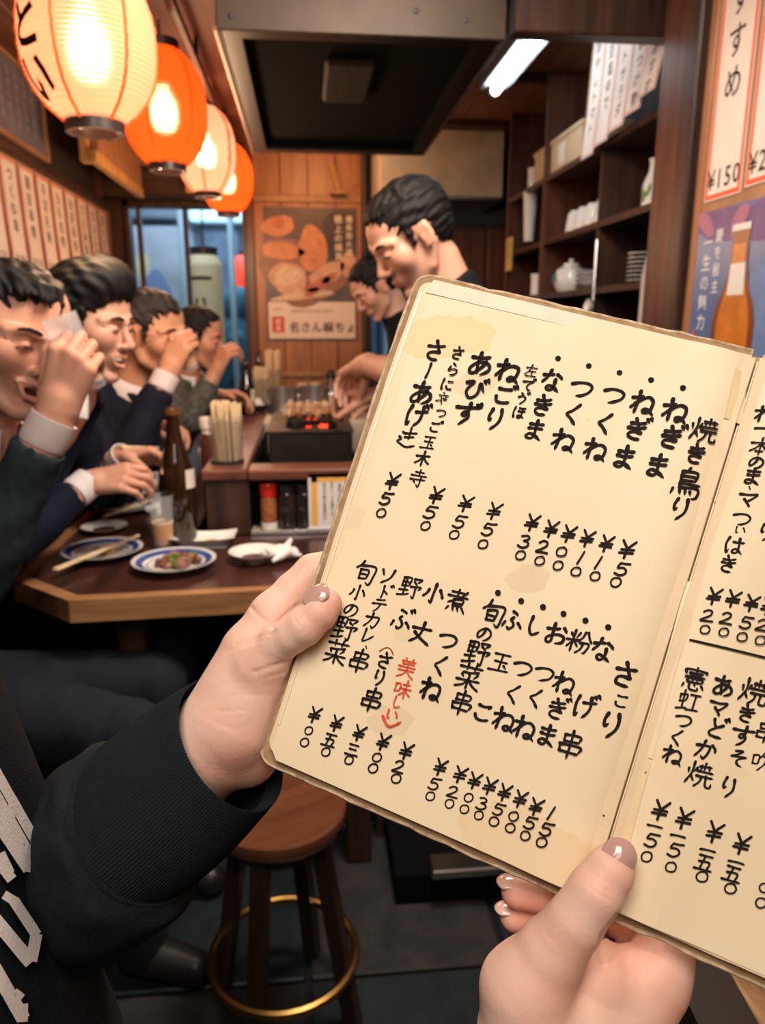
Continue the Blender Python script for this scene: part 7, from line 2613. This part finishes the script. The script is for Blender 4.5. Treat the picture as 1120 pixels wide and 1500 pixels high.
def figure(label, head, fwd, roll, s, neck, chest, hip, shoulders, arms, skin, suit, shirt, hair, mouth='closed', smile=0.0, fine=0.003, v_open=True,
           hairstyle='short', hairm=HAIR, knees=None, feet=None, body_r=0.125, sleeve_to=0.86, glasses=False, hands=(), trouser=TROUS, base=None, lean=(1, 0, 0), group=None, apron=None, cuffs=True, arm_r=1.0):
    base = base or (hip[0], hip[1], 0)
    t = thing('person', label, 'person', base, group=group)
    fr_ = frame(fwd, roll)
    f, l, u = fr_
    head, neck, chest, hip = [np.array(q, float) for q in (head, neck, chest, hip)]
    # ---- skin
    B = Blob(fine, 0.008)
    P = head_blob(B, head, fr_, s, mouth, smile)
    B.chain([P(-0.022, 0, -0.045), P(-0.026, 0, -0.085), neck, neck + (chest - neck) * 0.35], [0.050 * s, 0.050 * s, 0.056, 0.075], 0.014)
    parts = [B.build()]
    paint = [(P(0.062, 0.045, -0.02), 0.026, (1.0, 0.78, 0.74), 0.6), (P(0.062, -0.045, -0.02), 0.026, (1.0, 0.78, 0.74), 0.6), (P(0.105, 0, -0.028), 0.016, (1.0, 0.74, 0.70), 0.7),
             (P(0.096, 0, -0.064), 0.012, (0.86, 0.50, 0.47), 0.8), (P(0.09, 0.016, -0.062), 0.010, (0.86, 0.50, 0.47), 0.7), (P(0.09, -0.016, -0.062), 0.010, (0.86, 0.50, 0.47), 0.7),
             (P(-0.006, 0.082, 0), 0.026, (1.0, 0.72, 0.66), 0.6), (P(-0.006, -0.082, 0), 0.026, (1.0, 0.72, 0.66), 0.6), (P(0.06, 0, -0.095), 0.03, (0.90, 0.84, 0.82), 0.5),
             (P(0.09, 0.031, 0.004), 0.012, (0.86, 0.70, 0.68), 0.6), (P(0.09, -0.031, 0.004), 0.012, (0.86, 0.70, 0.68), 0.6)]
    for a_, hd_ in zip(arms, hands):
        sh, el, wr_ = [np.array(q, float) for q in a_]
        H_ = Blob(max(fine, 0.0026), 0.006)
        H_.chain([el, el + (wr_ - el) * 0.5, wr_], [0.041 * arm_r, 0.037 * arm_r, 0.0265 * s], 0.01)
        if hd_:
            hand_blob(H_, wr_, *hd_['a'], **hd_['k'])
            dd = np.array(hd_['a'][0], float)
            dd /= np.linalg.norm(dd)
            paint.append((wr_ + dd * 0.10, 0.04, (1.0, 0.80, 0.76), 0.6))
        parts.append(H_.build())
    C_ = Blob(0.011, 0.03)
    C_.chain([neck, chest, hip], [0.06, 0.10, 0.10])
    for a_ in arms:
        C_.chain([chest + (np.array(a_[0]) - chest) * 0.4, a_[0], a_[1]], [0.06, 0.045, 0.038])
    if knees:
        for kn_, ft in zip(knees, feet):
            kn_ = np.array(kn_, float)
            lt_ = np.cross((0, 0, 1.0), lean) * 0.08
            C_.chain([hip + lt_ * (1 if (kn_ - hip) @ lt_ > 0 else -1) - (0, 0, .01), kn_, np.array(ft) + (0, 0, 0.11)], [0.070, 0.045, 0.030])
    parts.append(C_.build())
    V, F = merge(*parts)
    skin_mesh('body', V, F, skin, t, relax=1, paint=paint)
    # ---- face details
    for k_ in (-1, 1):
        mb = MB()
        mb.tube([P(0.0875, k_ * 0.012, 0.0235), P(0.0880, k_ * 0.022, 0.0265), P(0.0855, k_ * 0.034, 0.0285), P(0.0765, k_ * 0.047, 0.0245)], [0.0030 * s, 0.0036 * s, 0.0034 * s, 0.0016 * s], 6)
        mb.build('eyebrow', LINE, t, smooth=True, world=True)
        mb = MB()
        zz = 0.0030 if smile else 0.0
        mb.tube([P(0.0815, k_ * 0.0185, -0.0020 - zz * .6), P(0.0868, k_ * 0.027, 0.0012 + zz * .3), P(0.0860, k_ * 0.036, 0.0008 + zz * .2), P(0.0778, k_ * 0.0455, -0.0022 - zz * .4)], [0.0008 * s, 0.0017 * s, 0.0019 * s, 0.0009 * s], 6)
        mb.build('eyelashes', LINE, t, smooth=True, world=True)
    if mouth != 'closed':
        op = 0.013 if mouth == 'open' else 0.010
        R = np.array([f, l, u])
        m_ = Blob(0.0022, 0.002)
        m_.ell(P(0.076, 0, -0.063), np.array((0.010, 0.021, op + 0.002)) * s, R)
        V, F = m_.build()
        skin_mesh('mouth_inside', V, F, MOUTHM, t)
        mt_ = MB()
        rowt = [P(0.0885 - 0.9 * (y_ / 0.05) ** 2 * 0.05, y_, -0.0560 if mouth == 'open' else -0.0600) for y_ in np.linspace(-0.021, 0.021, 9) * s]
        mt_.tube(rowt, [0.0030 * s] + [0.0042 * s] * 7 + [0.0030 * s], 8)
        mt_.build('teeth', TEETH, t, smooth=True, world=True)
    if glasses:
        gl = MB()
        for k_ in (-1, 1):
            ring_ = [P(0.102 - 0.010 * abs(math.cos(a)) * 0.5 - 0.1 * abs(0.036 + 0.02 * math.cos(a)) ** 1 * 0.5, k_ * (0.033 + 0.022 * math.cos(a)), -0.001 + 0.0155 * math.sin(a)) for a in np.linspace(0, 2 * math.pi, 25)[:-1]]
            gl.tube(ring_, 0.0009, 5, closed=True)
            gl.tube([P(0.094, k_ * 0.055, 0.004), P(0.05, k_ * 0.074, 0.004), P(-0.01, k_ * 0.084, 0.008)], 0.0011, 5)
        gl.tube([P(0.100, -0.011, 0.003), P(0.103, 0, 0.006), P(0.100, 0.011, 0.003)], 0.001, 5)
        gl.build('glasses_frame', mat('glasses_metal', (0.25, 0.12, 0.08), 0.3, 0.9), t, smooth=True, world=True)
    # ---- hair
    Hb = Blob(max(fine, 0.003), 0.010)
    R = np.array([f, l, u])
    E = lambda p, r, k=0.010, sub=False: Hb.ell(P(*p), np.array(r) * s, R, k * s, sub)
    E((-0.020, 0, 0.036), (0.097, 0.081, 0.081))
    E((-0.052, 0, 0.005), (0.058, 0.072, 0.072), 0.02)
    if hairstyle == 'long':
        E((-0.055, 0, -0.03), (0.050, 0.066, 0.05), 0.02)
        E((0.0, 0, 0.075), (0.095, 0.08, 0.065), 0.02)
    E((0.112, 0, -0.022), (0.088, 0.083, 0.106) if hairstyle != 'long' else (0.086, 0.080, 0.100), 0.008, True)
    E((0.045, 0, -0.09), (0.085, 0.10, 0.075), 0.008, True)
    for k_ in (-1, 1):
        E((-0.004, k_ * 0.088, -0.012), (0.025, 0.024, 0.036) if hairstyle != 'long' else (0.030, 0.036, 0.042), 0.006, True)
        Hb.cone(P(0.024, k_ * 0.070, 0.035), P(0.024, k_ * 0.071, -0.012), 0.009 * s, 0.0045 * s, 0.008 * s)
    g_ = np.random.default_rng(int(abs(head[0] * 1000)) + 5)
    nt_ = 22 if hairstyle == 'long' else 14
    for i in range(nt_):
        y_ = -0.062 + 0.124 * i / (nt_ - 1)
        dn = {'short': 0.0, 'long': 0.018, 'side': 0.012, 'wavy': 0.006}[hairstyle]
        z1 = 0.080 - dn * (0.5 + 0.5 * math.sin(i * 1.3)) - 0.35 * y_ * y_ / 0.06 * 0.2
        sw = (0.012 if hairstyle in ('side', 'long') else 0.004)
        sx_ = lambda y, z: -0.012 + 0.098 * math.sqrt(max(1 - ((z - 0.028) / 0.079) ** 2 - (y / 0.078) ** 2, 0.0))
        y1_, y2_ = y_ * 0.9 + sw * 0.5, y_ + sw
        Hb.chain([P(sx_(y_ * .8, 0.100) - 0.004, y_ * 0.8, 0.101), P(sx_(y1_, 0.090) + 0.002, y1_, 0.092), P(sx_(y2_, z1) + 0.0035, y2_, z1)], [0.011 * s, 0.0085 * s, 0.0032 * s], 0.005 * s)
    V, F = Hb.build()
    N = vnormals(V, F)
    Lc_ = (V - head) @ R.T / s
    ang = np.arctan2(Lc_[:, 1], Lc_[:, 2] + 0.02)
    fl_ = np.sin(ang * 26 + Lc_[:, 0] * 60 + 1.5 * np.sin(Lc_[:, 0] * 50)) * 0.0016 + np.sin(ang * 47 - Lc_[:, 0] * 90) * 0.0009
    V = V + N * (fl_ + nearest_noise(V, 55, 0.0028 if hairstyle == 'wavy' else 0.0014, 3))[:, None]
    skin_mesh('hair', V, F, hairm, t, relax=0)
    # ---- clothes
    J = Blob(0.0062, 0.022)
    shs = [np.array(a_[0], float) for a_ in arms]
    mid = (shs[0] + shs[-1]) / 2 if len(shs) > 1 else chest
    J.chain([hip, hip + (chest - hip) * 0.55, chest], [body_r * 0.98, body_r * 0.84, body_r * 0.96], 0.03)
    for sh in shs:
        J.chain([mid + (sh - mid) * 0.25 + (0, 0, 0.012), sh], [0.080, 0.062], 0.03)
        J.chain([mid + (sh - mid) * 0.7 + (0, 0, 0.03), neck + (sh - neck) * 0.22], [0.034, 0.036], 0.03)
    for a_ in arms:
        sh, el, wr_ = [np.array(q, float) for q in a_]
        J.chain([sh, el, el + (wr_ - el) * sleeve_to], [0.060 * arm_r, 0.051 * arm_r, (0.041 if sleeve_to > 0.5 else 0.047) * arm_r], 0.018)
        J.cut_end = None
    ld_ = np.array(lean, float)
    ld_ /= np.linalg.norm(ld_)
    J.chain([neck, neck + (chest - neck) * 0.5, chest], [0.064, 0.088, 0.11], 0.03)
    if v_open:
        J.chain([P(-0.026, 0, -0.060), neck, neck + (chest - neck) * 0.12], [0.060 * s, 0.060, 0.060], 0.006, True)
    else:
        J.cut(neck + (P(-0.026, 0, -0.06) - neck) * 0.22, P(-0.026, 0, -0.06) - neck)
    if v_open:
        J.chain([neck + ld_ * 0.055, chest + ld_ * (body_r + 0.002) + (0, 0, -0.06)], [0.040, 0.010], 0.008, True)
    for a_ in arms:
        sh, el, wr_ = [np.array(q, float) for q in a_]
        dv = (wr_ - el) / np.linalg.norm(wr_ - el)
        e_ = el + (wr_ - el) * (sleeve_to + 0.05)
        J.chain([e_, e_ + dv * 0.07], [0.046 * arm_r + .002, 0.05 * arm_r], 0.002, True)
    V, F = J.build()
    N = vnormals(V, F)
    V = V + N * (nearest_noise(V, 26, 0.0042, 11) + nearest_noise(V, 60, 0.0016, 12))[:, None]
    skin_mesh('jacket' if v_open else 'shirt', V, F, suit, t, relax=2)
    if v_open:
        # lapels: long flat folds beside the opening
        for k_ in (-1, 1):
            Lp = Blob(0.004, 0.004)
            sd = np.cross((0, 0, 1.0), ld_) * k_
            Lp.chain([neck + sd * 0.058 - ld_ * 0.02 + (0, 0, 0.008), neck + sd * 0.052 + ld_ * 0.045 - (0, 0, 0.025), chest + ld_ * (body_r - 0.004) + sd * 0.022 + (0, 0, -0.02), chest + ld_ * (body_r - 0.004) + (0, 0, -0.075)], [0.008, 0.0105, 0.010, 0.005])
            V, F = Lp.build()
            skin_mesh('lapel', V, F, suit, t)
        Sb = Blob(0.005, 0.012)
        Sb.chain([neck + (0, 0, 0.0), neck + (chest - neck) * 0.4, chest + ld_ * 0.02], [0.058, 0.068, body_r - 0.030], 0.02)
        Sb.chain([P(-0.026, 0, -0.06), neck + (P(-0.026, 0, -0.08) - neck) * 0.3], [0.055 * s, 0.058], 0.004, True)
        V, F = Sb.build()
        skin_mesh('shirt', V, F, shirt, t)
        # stand-up collar: a band round the neck, open in front
        ax_ = P(-0.026, 0, -0.085) - neck
        ax_ /= np.linalg.norm(ax_)
        sd = np.cross(ax_, ld_)
        sd /= np.linalg.norm(sd)
        fw_ = np.cross(sd, ax_)
        vs_, fs_ = [], []
        n_ = 28
        for i in range(n_ + 1):
            a = math.radians(24) + (2 * math.pi - math.radians(48)) * i / n_
            for (r_, h_) in ((0.058, -0.010), (0.060, 0.024), (0.064, 0.024), (0.073, -0.014 - 0.018 * max(math.cos(a), 0) ** 2)):
                vs_.append(neck + ax_ * h_ + (fw_ * math.cos(a) + sd * math.sin(a)) * r_)
        for i in range(n_):
            for j in range(3):
                q = i * 4 + j
                fs_.append((q, q + 4, q + 5, q + 1))
        link_mesh('collar', vs_, fs_, shirt, t, smooth=True, world=True)
        if cuffs:
            for a_ in arms:
                sh, el, wr_ = [np.array(q, float) for q in a_]
                dv = (wr_ - el) / np.linalg.norm(wr_ - el)
                p0 = el + (wr_ - el) * (sleeve_to + 0.0)
                MB().lathe([(0.0345, -0.01), (0.036, 0.0), (0.0355, 0.036), (0.0325, 0.036), (0.032, 0.0), (0.032, -0.01)], 26, tuple(p0), axis=dv, closed=True).build('shirt_cuff', shirt, t, smooth=True, world=True)
    if knees:
        Tb = Blob(0.008, 0.03)
        kk = [np.array(k_, float) for k_ in knees]
        ff = [np.array(k_, float) for k_ in feet]
        lat = np.cross((0, 0, 1.0), ld_) * 0.08
        for i_, (kn_, ft) in enumerate(zip(kk, ff)):
            sg_ = 1 if (kn_ - hip) @ lat > 0 else -1
            Tb.chain([hip + lat * sg_ - (0, 0, 0.01), kn_, ft + (0, 0, 0.07)], [0.095, 0.068, 0.055], 0.02)
        V, F = Tb.build()
        V = V + vnormals(V, F) * nearest_noise(V, 25, 0.004, 4)[:, None]
        skin_mesh('trousers', V, F, trouser, t, relax=2)
        for ft in ff:
            S_ = Blob(0.006, 0.02)
            S_.chain([ft + (0, 0, 0.048), ft + ld_ * 0.12 + (0, 0, 0.036)], [0.044, 0.034]).cut((0, 0, 0.0), (0, 0, -1))
            V, F = S_.build()
            skin_mesh('shoe', V, F, SHOE, t)
    return t, P


SK1 = skin_material('skin_ruddy', (0.64, 0.345, 0.235), 0)
SK2 = skin_material('skin_warm', (0.66, 0.38, 0.27), 0)
SK3 = skin_material('skin_tan', (0.56, 0.29, 0.18), 0)


def yawdir(deg, pitch):
    """looks along +x, turned towards the camera by deg and down by pitch"""
    a, b = math.radians(deg), math.radians(pitch)
    return (math.cos(a) * math.cos(b), -math.sin(a) * math.cos(b), -math.sin(b))


# ---- laughing man nearest the camera, glass raised
h1 = atY(13, 494, 1.33)
w1 = atY(84, 604, 1.20)
p1, P1 = figure('laughing man in a dark teal jacket with a tilted glass, nearest the camera',
    h1, yawdir(35, 14), -0.20, 1.03, h1 + (-0.075, 0.03, -0.150), h1 + (-0.21, 0.06, -0.30), (-0.90, 1.44, 0.54),
    None, [((-0.62, 1.22, 1.03), (-0.54, 1.16, 0.86), w1), ((-0.70, 1.54, 1.02), (-0.80, 1.50, 0.78), (-0.74, 1.34, 0.66))], SK1, SUIT_A, SHIRTP, HAIR, 'open', 1.0, fine=0.0028,
    hairstyle='wavy', knees=[(-0.33, 1.30, 0.53), (-0.34, 1.52, 0.53)], feet=[(-0.36, 1.30, 0.0), (-0.36, 1.55, 0.0)],
    hands=({'a': (np.array(atY(105, 534, 1.20)) - w1, (0.05, 1.0, 0.0), 1), 'k': dict(curl=(0.95, 1.15, 0.6), spread=0.02, s=1.0, thumb=(0.5, 0.8, 0.65))},
           {'a': ((-0.1, -0.4, -0.9), (-1, 0, 0), -1), 'k': dict(curl=(0.4, 0.5, 0.4))}), lean=(0.94, -0.34, 0))
# ---- smiling man in navy, chopsticks in hand
h2 = atY(127, 473, 1.67)
wA = atY(128, 708, 1.72)
wB = atY(178, 672, 1.95)
p2, P2 = figure('smiling man with thick black hair in a navy suit, holding chopsticks',
    h2, yawdir(13, 12), 0.0, 0.96, h2 + (-0.060, 0.02, -0.150), h2 + (-0.21, 0.04, -0.30), (-0.92, 1.92, 0.54),
    None, [((-0.60, 1.56, 1.06), (-0.62, 1.56, 0.83), wA), ((-0.60, 1.93, 1.06), (-0.56, 2.02, 0.86), wB)], SK2, SUIT_B, SHIRTW, HAIR, 'smile', 1.0, fine=0.0028,
    hairstyle='long', knees=[(-0.36, 1.80, 0.53), (-0.36, 2.02, 0.53)], feet=[(-0.38, 1.80, 0.0), (-0.38, 2.04, 0.0)],
    hands=({'a': ((1, -0.12, 0.16), (0.1, 0.7, -0.7), 1), 'k': dict(curl=(0.65, 0.8, 0.6), thumb=(0.3, 0.8, 0.8))},
           {'a': ((1, -0.15, 0.10), (0.1, -0.6, -0.75), -1), 'k': dict(curl=(0.6, 0.7, 0.4), thumb=(0.35, 0.8, 0.7))}), lean=(0.97, -0.22, 0))
# ---- man with glasses drinking
h3 = atY(222, 487, 2.18)
w3 = atY(247, 545, 2.10)
w3b = atY(212, 628, 2.35)
p3, P3 = figure('man with thin glasses in a dark suit drinking from a small glass',
    h3, yawdir(22, 12), 0.04, 0.98, h3 + (-0.070, 0.03, -0.150), h3 + (-0.13, 0.05, -0.30), (-0.74, 2.50, 0.54),
    None, [((-0.62, 2.10, 1.04), (-0.50, 2.02, 0.90), w3), ((-0.58, 2.48, 1.04), (-0.54, 2.56, 0.84), w3b)], SK3, SUIT_C, SHIRTP, HAIR, 'closed', 0.0, fine=0.0032,
    hairstyle='side', hairm=BROWN_H, knees=[(-0.36, 2.42, 0.53), (-0.36, 2.62, 0.53)], feet=[(-0.38, 2.42, 0.0), (-0.38, 2.64, 0.0)], glasses=True,
    hands=({'a': (atY(262, 508, 2.10) - w3, (0.45, 0.88, 0.1), 1), 'k': dict(curl=(0.95, 1.15, 0.6), spread=0.02, thumb=(0.5, 0.8, 0.65))},
           {'a': ((1, -0.1, 0.05), (0, -0.5, -0.8), -1), 'k': dict(curl=(0.6, 0.7, 0.4), thumb=(0.4, 0.8, 0.6))}), lean=(0.9, -0.4, 0))
# ---- farthest man
h4 = atY(291, 494, 3.0)
w4 = atY(316, 545, 2.92)
w4b = atY(316, 580, 3.0)
p4, P4 = figure('farthest seated man in a patterned grey jacket, hand at his mouth',
    h4, yawdir(8, 14), 0.0, 0.97, h4 + (-0.065, 0.03, -0.145), h4 + (-0.12, 0.05, -0.29), (-0.70, 3.2, 0.54),
    None, [((-0.58, 2.92, 1.02), (-0.44, 2.86, 0.93), w4), ((-0.56, 3.26, 1.02), (-0.48, 3.20, 0.88), w4b)], SK3, JACK_D, SHIRTW, HAIR, 'closed', 0.0, fine=0.0036,
    hairstyle='short', knees=[(-0.36, 3.1, 0.53), (-0.36, 3.3, 0.53)], feet=[(-0.38, 3.1, 0.0), (-0.38, 3.32, 0.0)],
    hands=({'a': ((0.5, -0.05, 0.9), (0.7, 0.6, -0.1), 1), 'k': dict(curl=(0.9, 1.0, 0.5), thumb=(0.5, 0.8, 0.6))},
           {'a': ((1, -0.1, 0.0), (0, -0.5, -0.8), -1), 'k': dict(curl=(0.5, 0.6, 0.4))}), lean=(0.92, -0.38, 0), cuffs=False)


def cook(label, h, pitch, toward, s, Y, shx, arms, hands, fine, group=None):
    a, b = math.radians(toward), math.radians(pitch)
    fw_ = (-math.cos(a) * math.cos(b), -math.sin(a) * math.cos(b), -math.sin(b))
    nk = h + np.array((0.100, 0.02, -0.115)) * s
    ch = nk + np.array((0.085, 0.02, -0.17))
    return figure(label, h, fw_, 0.0, s, nk, ch, (nk[0] + 0.16, nk[1] + 0.04, 0.95), None, arms, SK2, BLACKT, BLACKT, HAIR, 'closed', 0.0, fine=fine, v_open=False,
                  hairstyle='short', knees=[(nk[0] + 0.13, nk[1] - 0.07, 0.50), (nk[0] + 0.15, nk[1] + 0.13, 0.50)], feet=[(nk[0] + 0.16, nk[1] - 0.08, 0.0), (nk[0] + 0.17, nk[1] + 0.14, 0.0)],
                  hands=hands, lean=(-1, 0, 0), sleeve_to=0.05, trouser=BLACKT, body_r=0.128, group=group, base=(nk[0] + 0.16, nk[1] + 0.04, 0))


h5 = atY(600, 346, 1.82)
wl5, wr5 = atY(534, 535, 2.05), atY(556, 583, 2.12)
p5, P5 = cook('cook in a black T-shirt bending over the grill to turn a skewer', h5, 37, 12, 1.02, 1.8, 0,
     [(atY(668, 462, 1.78), atY(598, 548, 1.92), wl5), (atY(650, 470, 2.10), atY(640, 590, 2.16), wr5)],
     ({'a': (atY(500, 560, 2.16) - wl5, (-0.35, 0.25, -0.9), -1), 'k': dict(curl=(0.75, 0.8, 0.4), thumb=(0.2, 0.9, 0.7), s=1.03)},
      {'a': (atY(520, 578, 2.16) - wr5, (-0.3, -0.1, -0.9), 1), 'k': dict(curl=(0.7, 0.9, 0.5), thumb=(0.35, 0.8, 0.7), s=1.03)}), 0.0028)
h6 = atY(548, 420, 3.05)
p6, P6 = cook('second cook farther back in black, head bowed, partly hidden by the first cook', h6, 40, 14, 0.97, 3.05, 0,
     [(atY(592, 478, 3.0), atY(585, 560, 3.0), atY(540, 590, 3.02)), (atY(592, 478, 3.3), atY(590, 560, 3.3), atY(550, 590, 3.2))],
     ({'a': ((-1, 0, -0.2), (0, 0, -1), 1), 'k': dict(curl=(0.5, 0.6, 0.4))}, {'a': ((-1, 0, -0.2), (0, 0, -1), -1), 'k': dict(curl=(0.5, 0.6, 0.4))}), 0.0036)

# passer-by outside the window in a hooded blue coat
hp = atY(356, 448, 6.0)
OC = mat('blue_coat', (0.03, 0.12, 0.18), 0.8, noise=0.3, nscale=20)
tpz = thing('person', 'passer-by outside the window in a hooded teal coat', 'person', (hp[0], 6.0, 0))
B = Blob(0.006, 0.012)
Pp = head_blob(B, hp, frame((0.9, -0.4, -0.1)), 0.95)
B.chain([hp + (-.02, 0, -.06), hp + (-.04, 0, -.2)], [0.05, 0.07])
B.chain([hp + (-.04, 0, -.2), (hp[0] - .04, 6.0, 0.95)], [0.10, 0.11], 0.03)
for k_ in (-1, 1):
    B.chain([hp + (-.04, k_ * .17, -.26), hp + (0.04, k_ * .19, -.50), hp + (.22, k_ * .08, -.52)], [0.045, 0.04, 0.03])
    B.chain([(hp[0] - .04, 6.0 + k_ * .09, 0.95), (hp[0], 6.0 + k_ * .09, 0.5), (hp[0] - .02, 6.0 + k_ * .09, 0.05)], [0.08, 0.05, 0.04])
V, F = B.build()
skin_mesh('body', V, F, SK2, tpz, paint=[], base=(1, 1, 1))
B = Blob(0.009, 0.03)
B.chain([hp + (-.05, 0, -.22), (hp[0] - .05, 6.0, 1.05), (hp[0] - .04, 6.0, 0.75)], [0.15, 0.17, 0.18])
for k_ in (-1, 1):
    B.chain([hp + (-.04, k_ * .16, -.26), hp + (0.04, k_ * .20, -.50), hp + (.16, k_ * .12, -.52)], [0.075, 0.065, 0.05])
B.ell(hp + (-.035, 0, 0.0), (0.125, 0.115, 0.145))
B.ell(hp + (.10, -0.04, -0.01), (0.085, 0.085, 0.09), None, 0.01, True)
V, F = B.build()
skin_mesh('hooded_coat', V, F, OC, tpz)
B = Blob(0.01, 0.03)
for k_ in (-1, 1):
    B.chain([(hp[0] - .04, 6.0 + k_ * .09, 0.85), (hp[0], 6.0 + k_ * .09, 0.5), (hp[0] - .02, 6.0 + k_ * .09, 0.08)], [0.10, 0.075, 0.06])
V, F = B.build()
skin_mesh('trousers', V, F, TROUS, tpz)
for k_ in (-1, 1):
    B = Blob(0.008, 0.02).chain([(hp[0] - .02, 6.0 + k_ * .09, 0.045), (hp[0] + .12, 6.0 + k_ * .09, 0.035)], [0.045, 0.035]).cut((0, 0, 0), (0, 0, -1))
    V, F = B.build()
    skin_mesh('shoe', V, F, SHOE, tpz)


# glasses held by the drinkers
def held_glass(label, rim, bottom, H, R, fill):
    rim, bottom = np.array(rim), np.array(bottom)
    z = (rim - bottom) / np.linalg.norm(rim - bottom)
    q = Vector((0, 0, 1)).rotation_difference(Vector(z))
    M = Matrix.Translation(Vector(bottom)) @ q.to_matrix().to_4x4()
    return beer_glass(label, M, H, R, fill, 'beer glasses held by the drinkers')


g1r, g1b = atY(99, 492, 1.240), atY(136, 570, 1.250)
held_glass('tilted beer glass with a little beer held by the laughing man', g1r, g1b, 0.120, 0.028, 0.30)
held_glass('small beer glass held by the man with thin glasses', atY(259, 492, 2.13), atY(281, 541, 2.15), 0.11, 0.027, 0.35)
# chopsticks in the smiling man's hand
chopsticks("one of a pair of chopsticks in the smiling man's hand", atY(176, 655, 1.93), atY(232, 656, 2.02), 0.004, "chopsticks in the smiling man's hand")
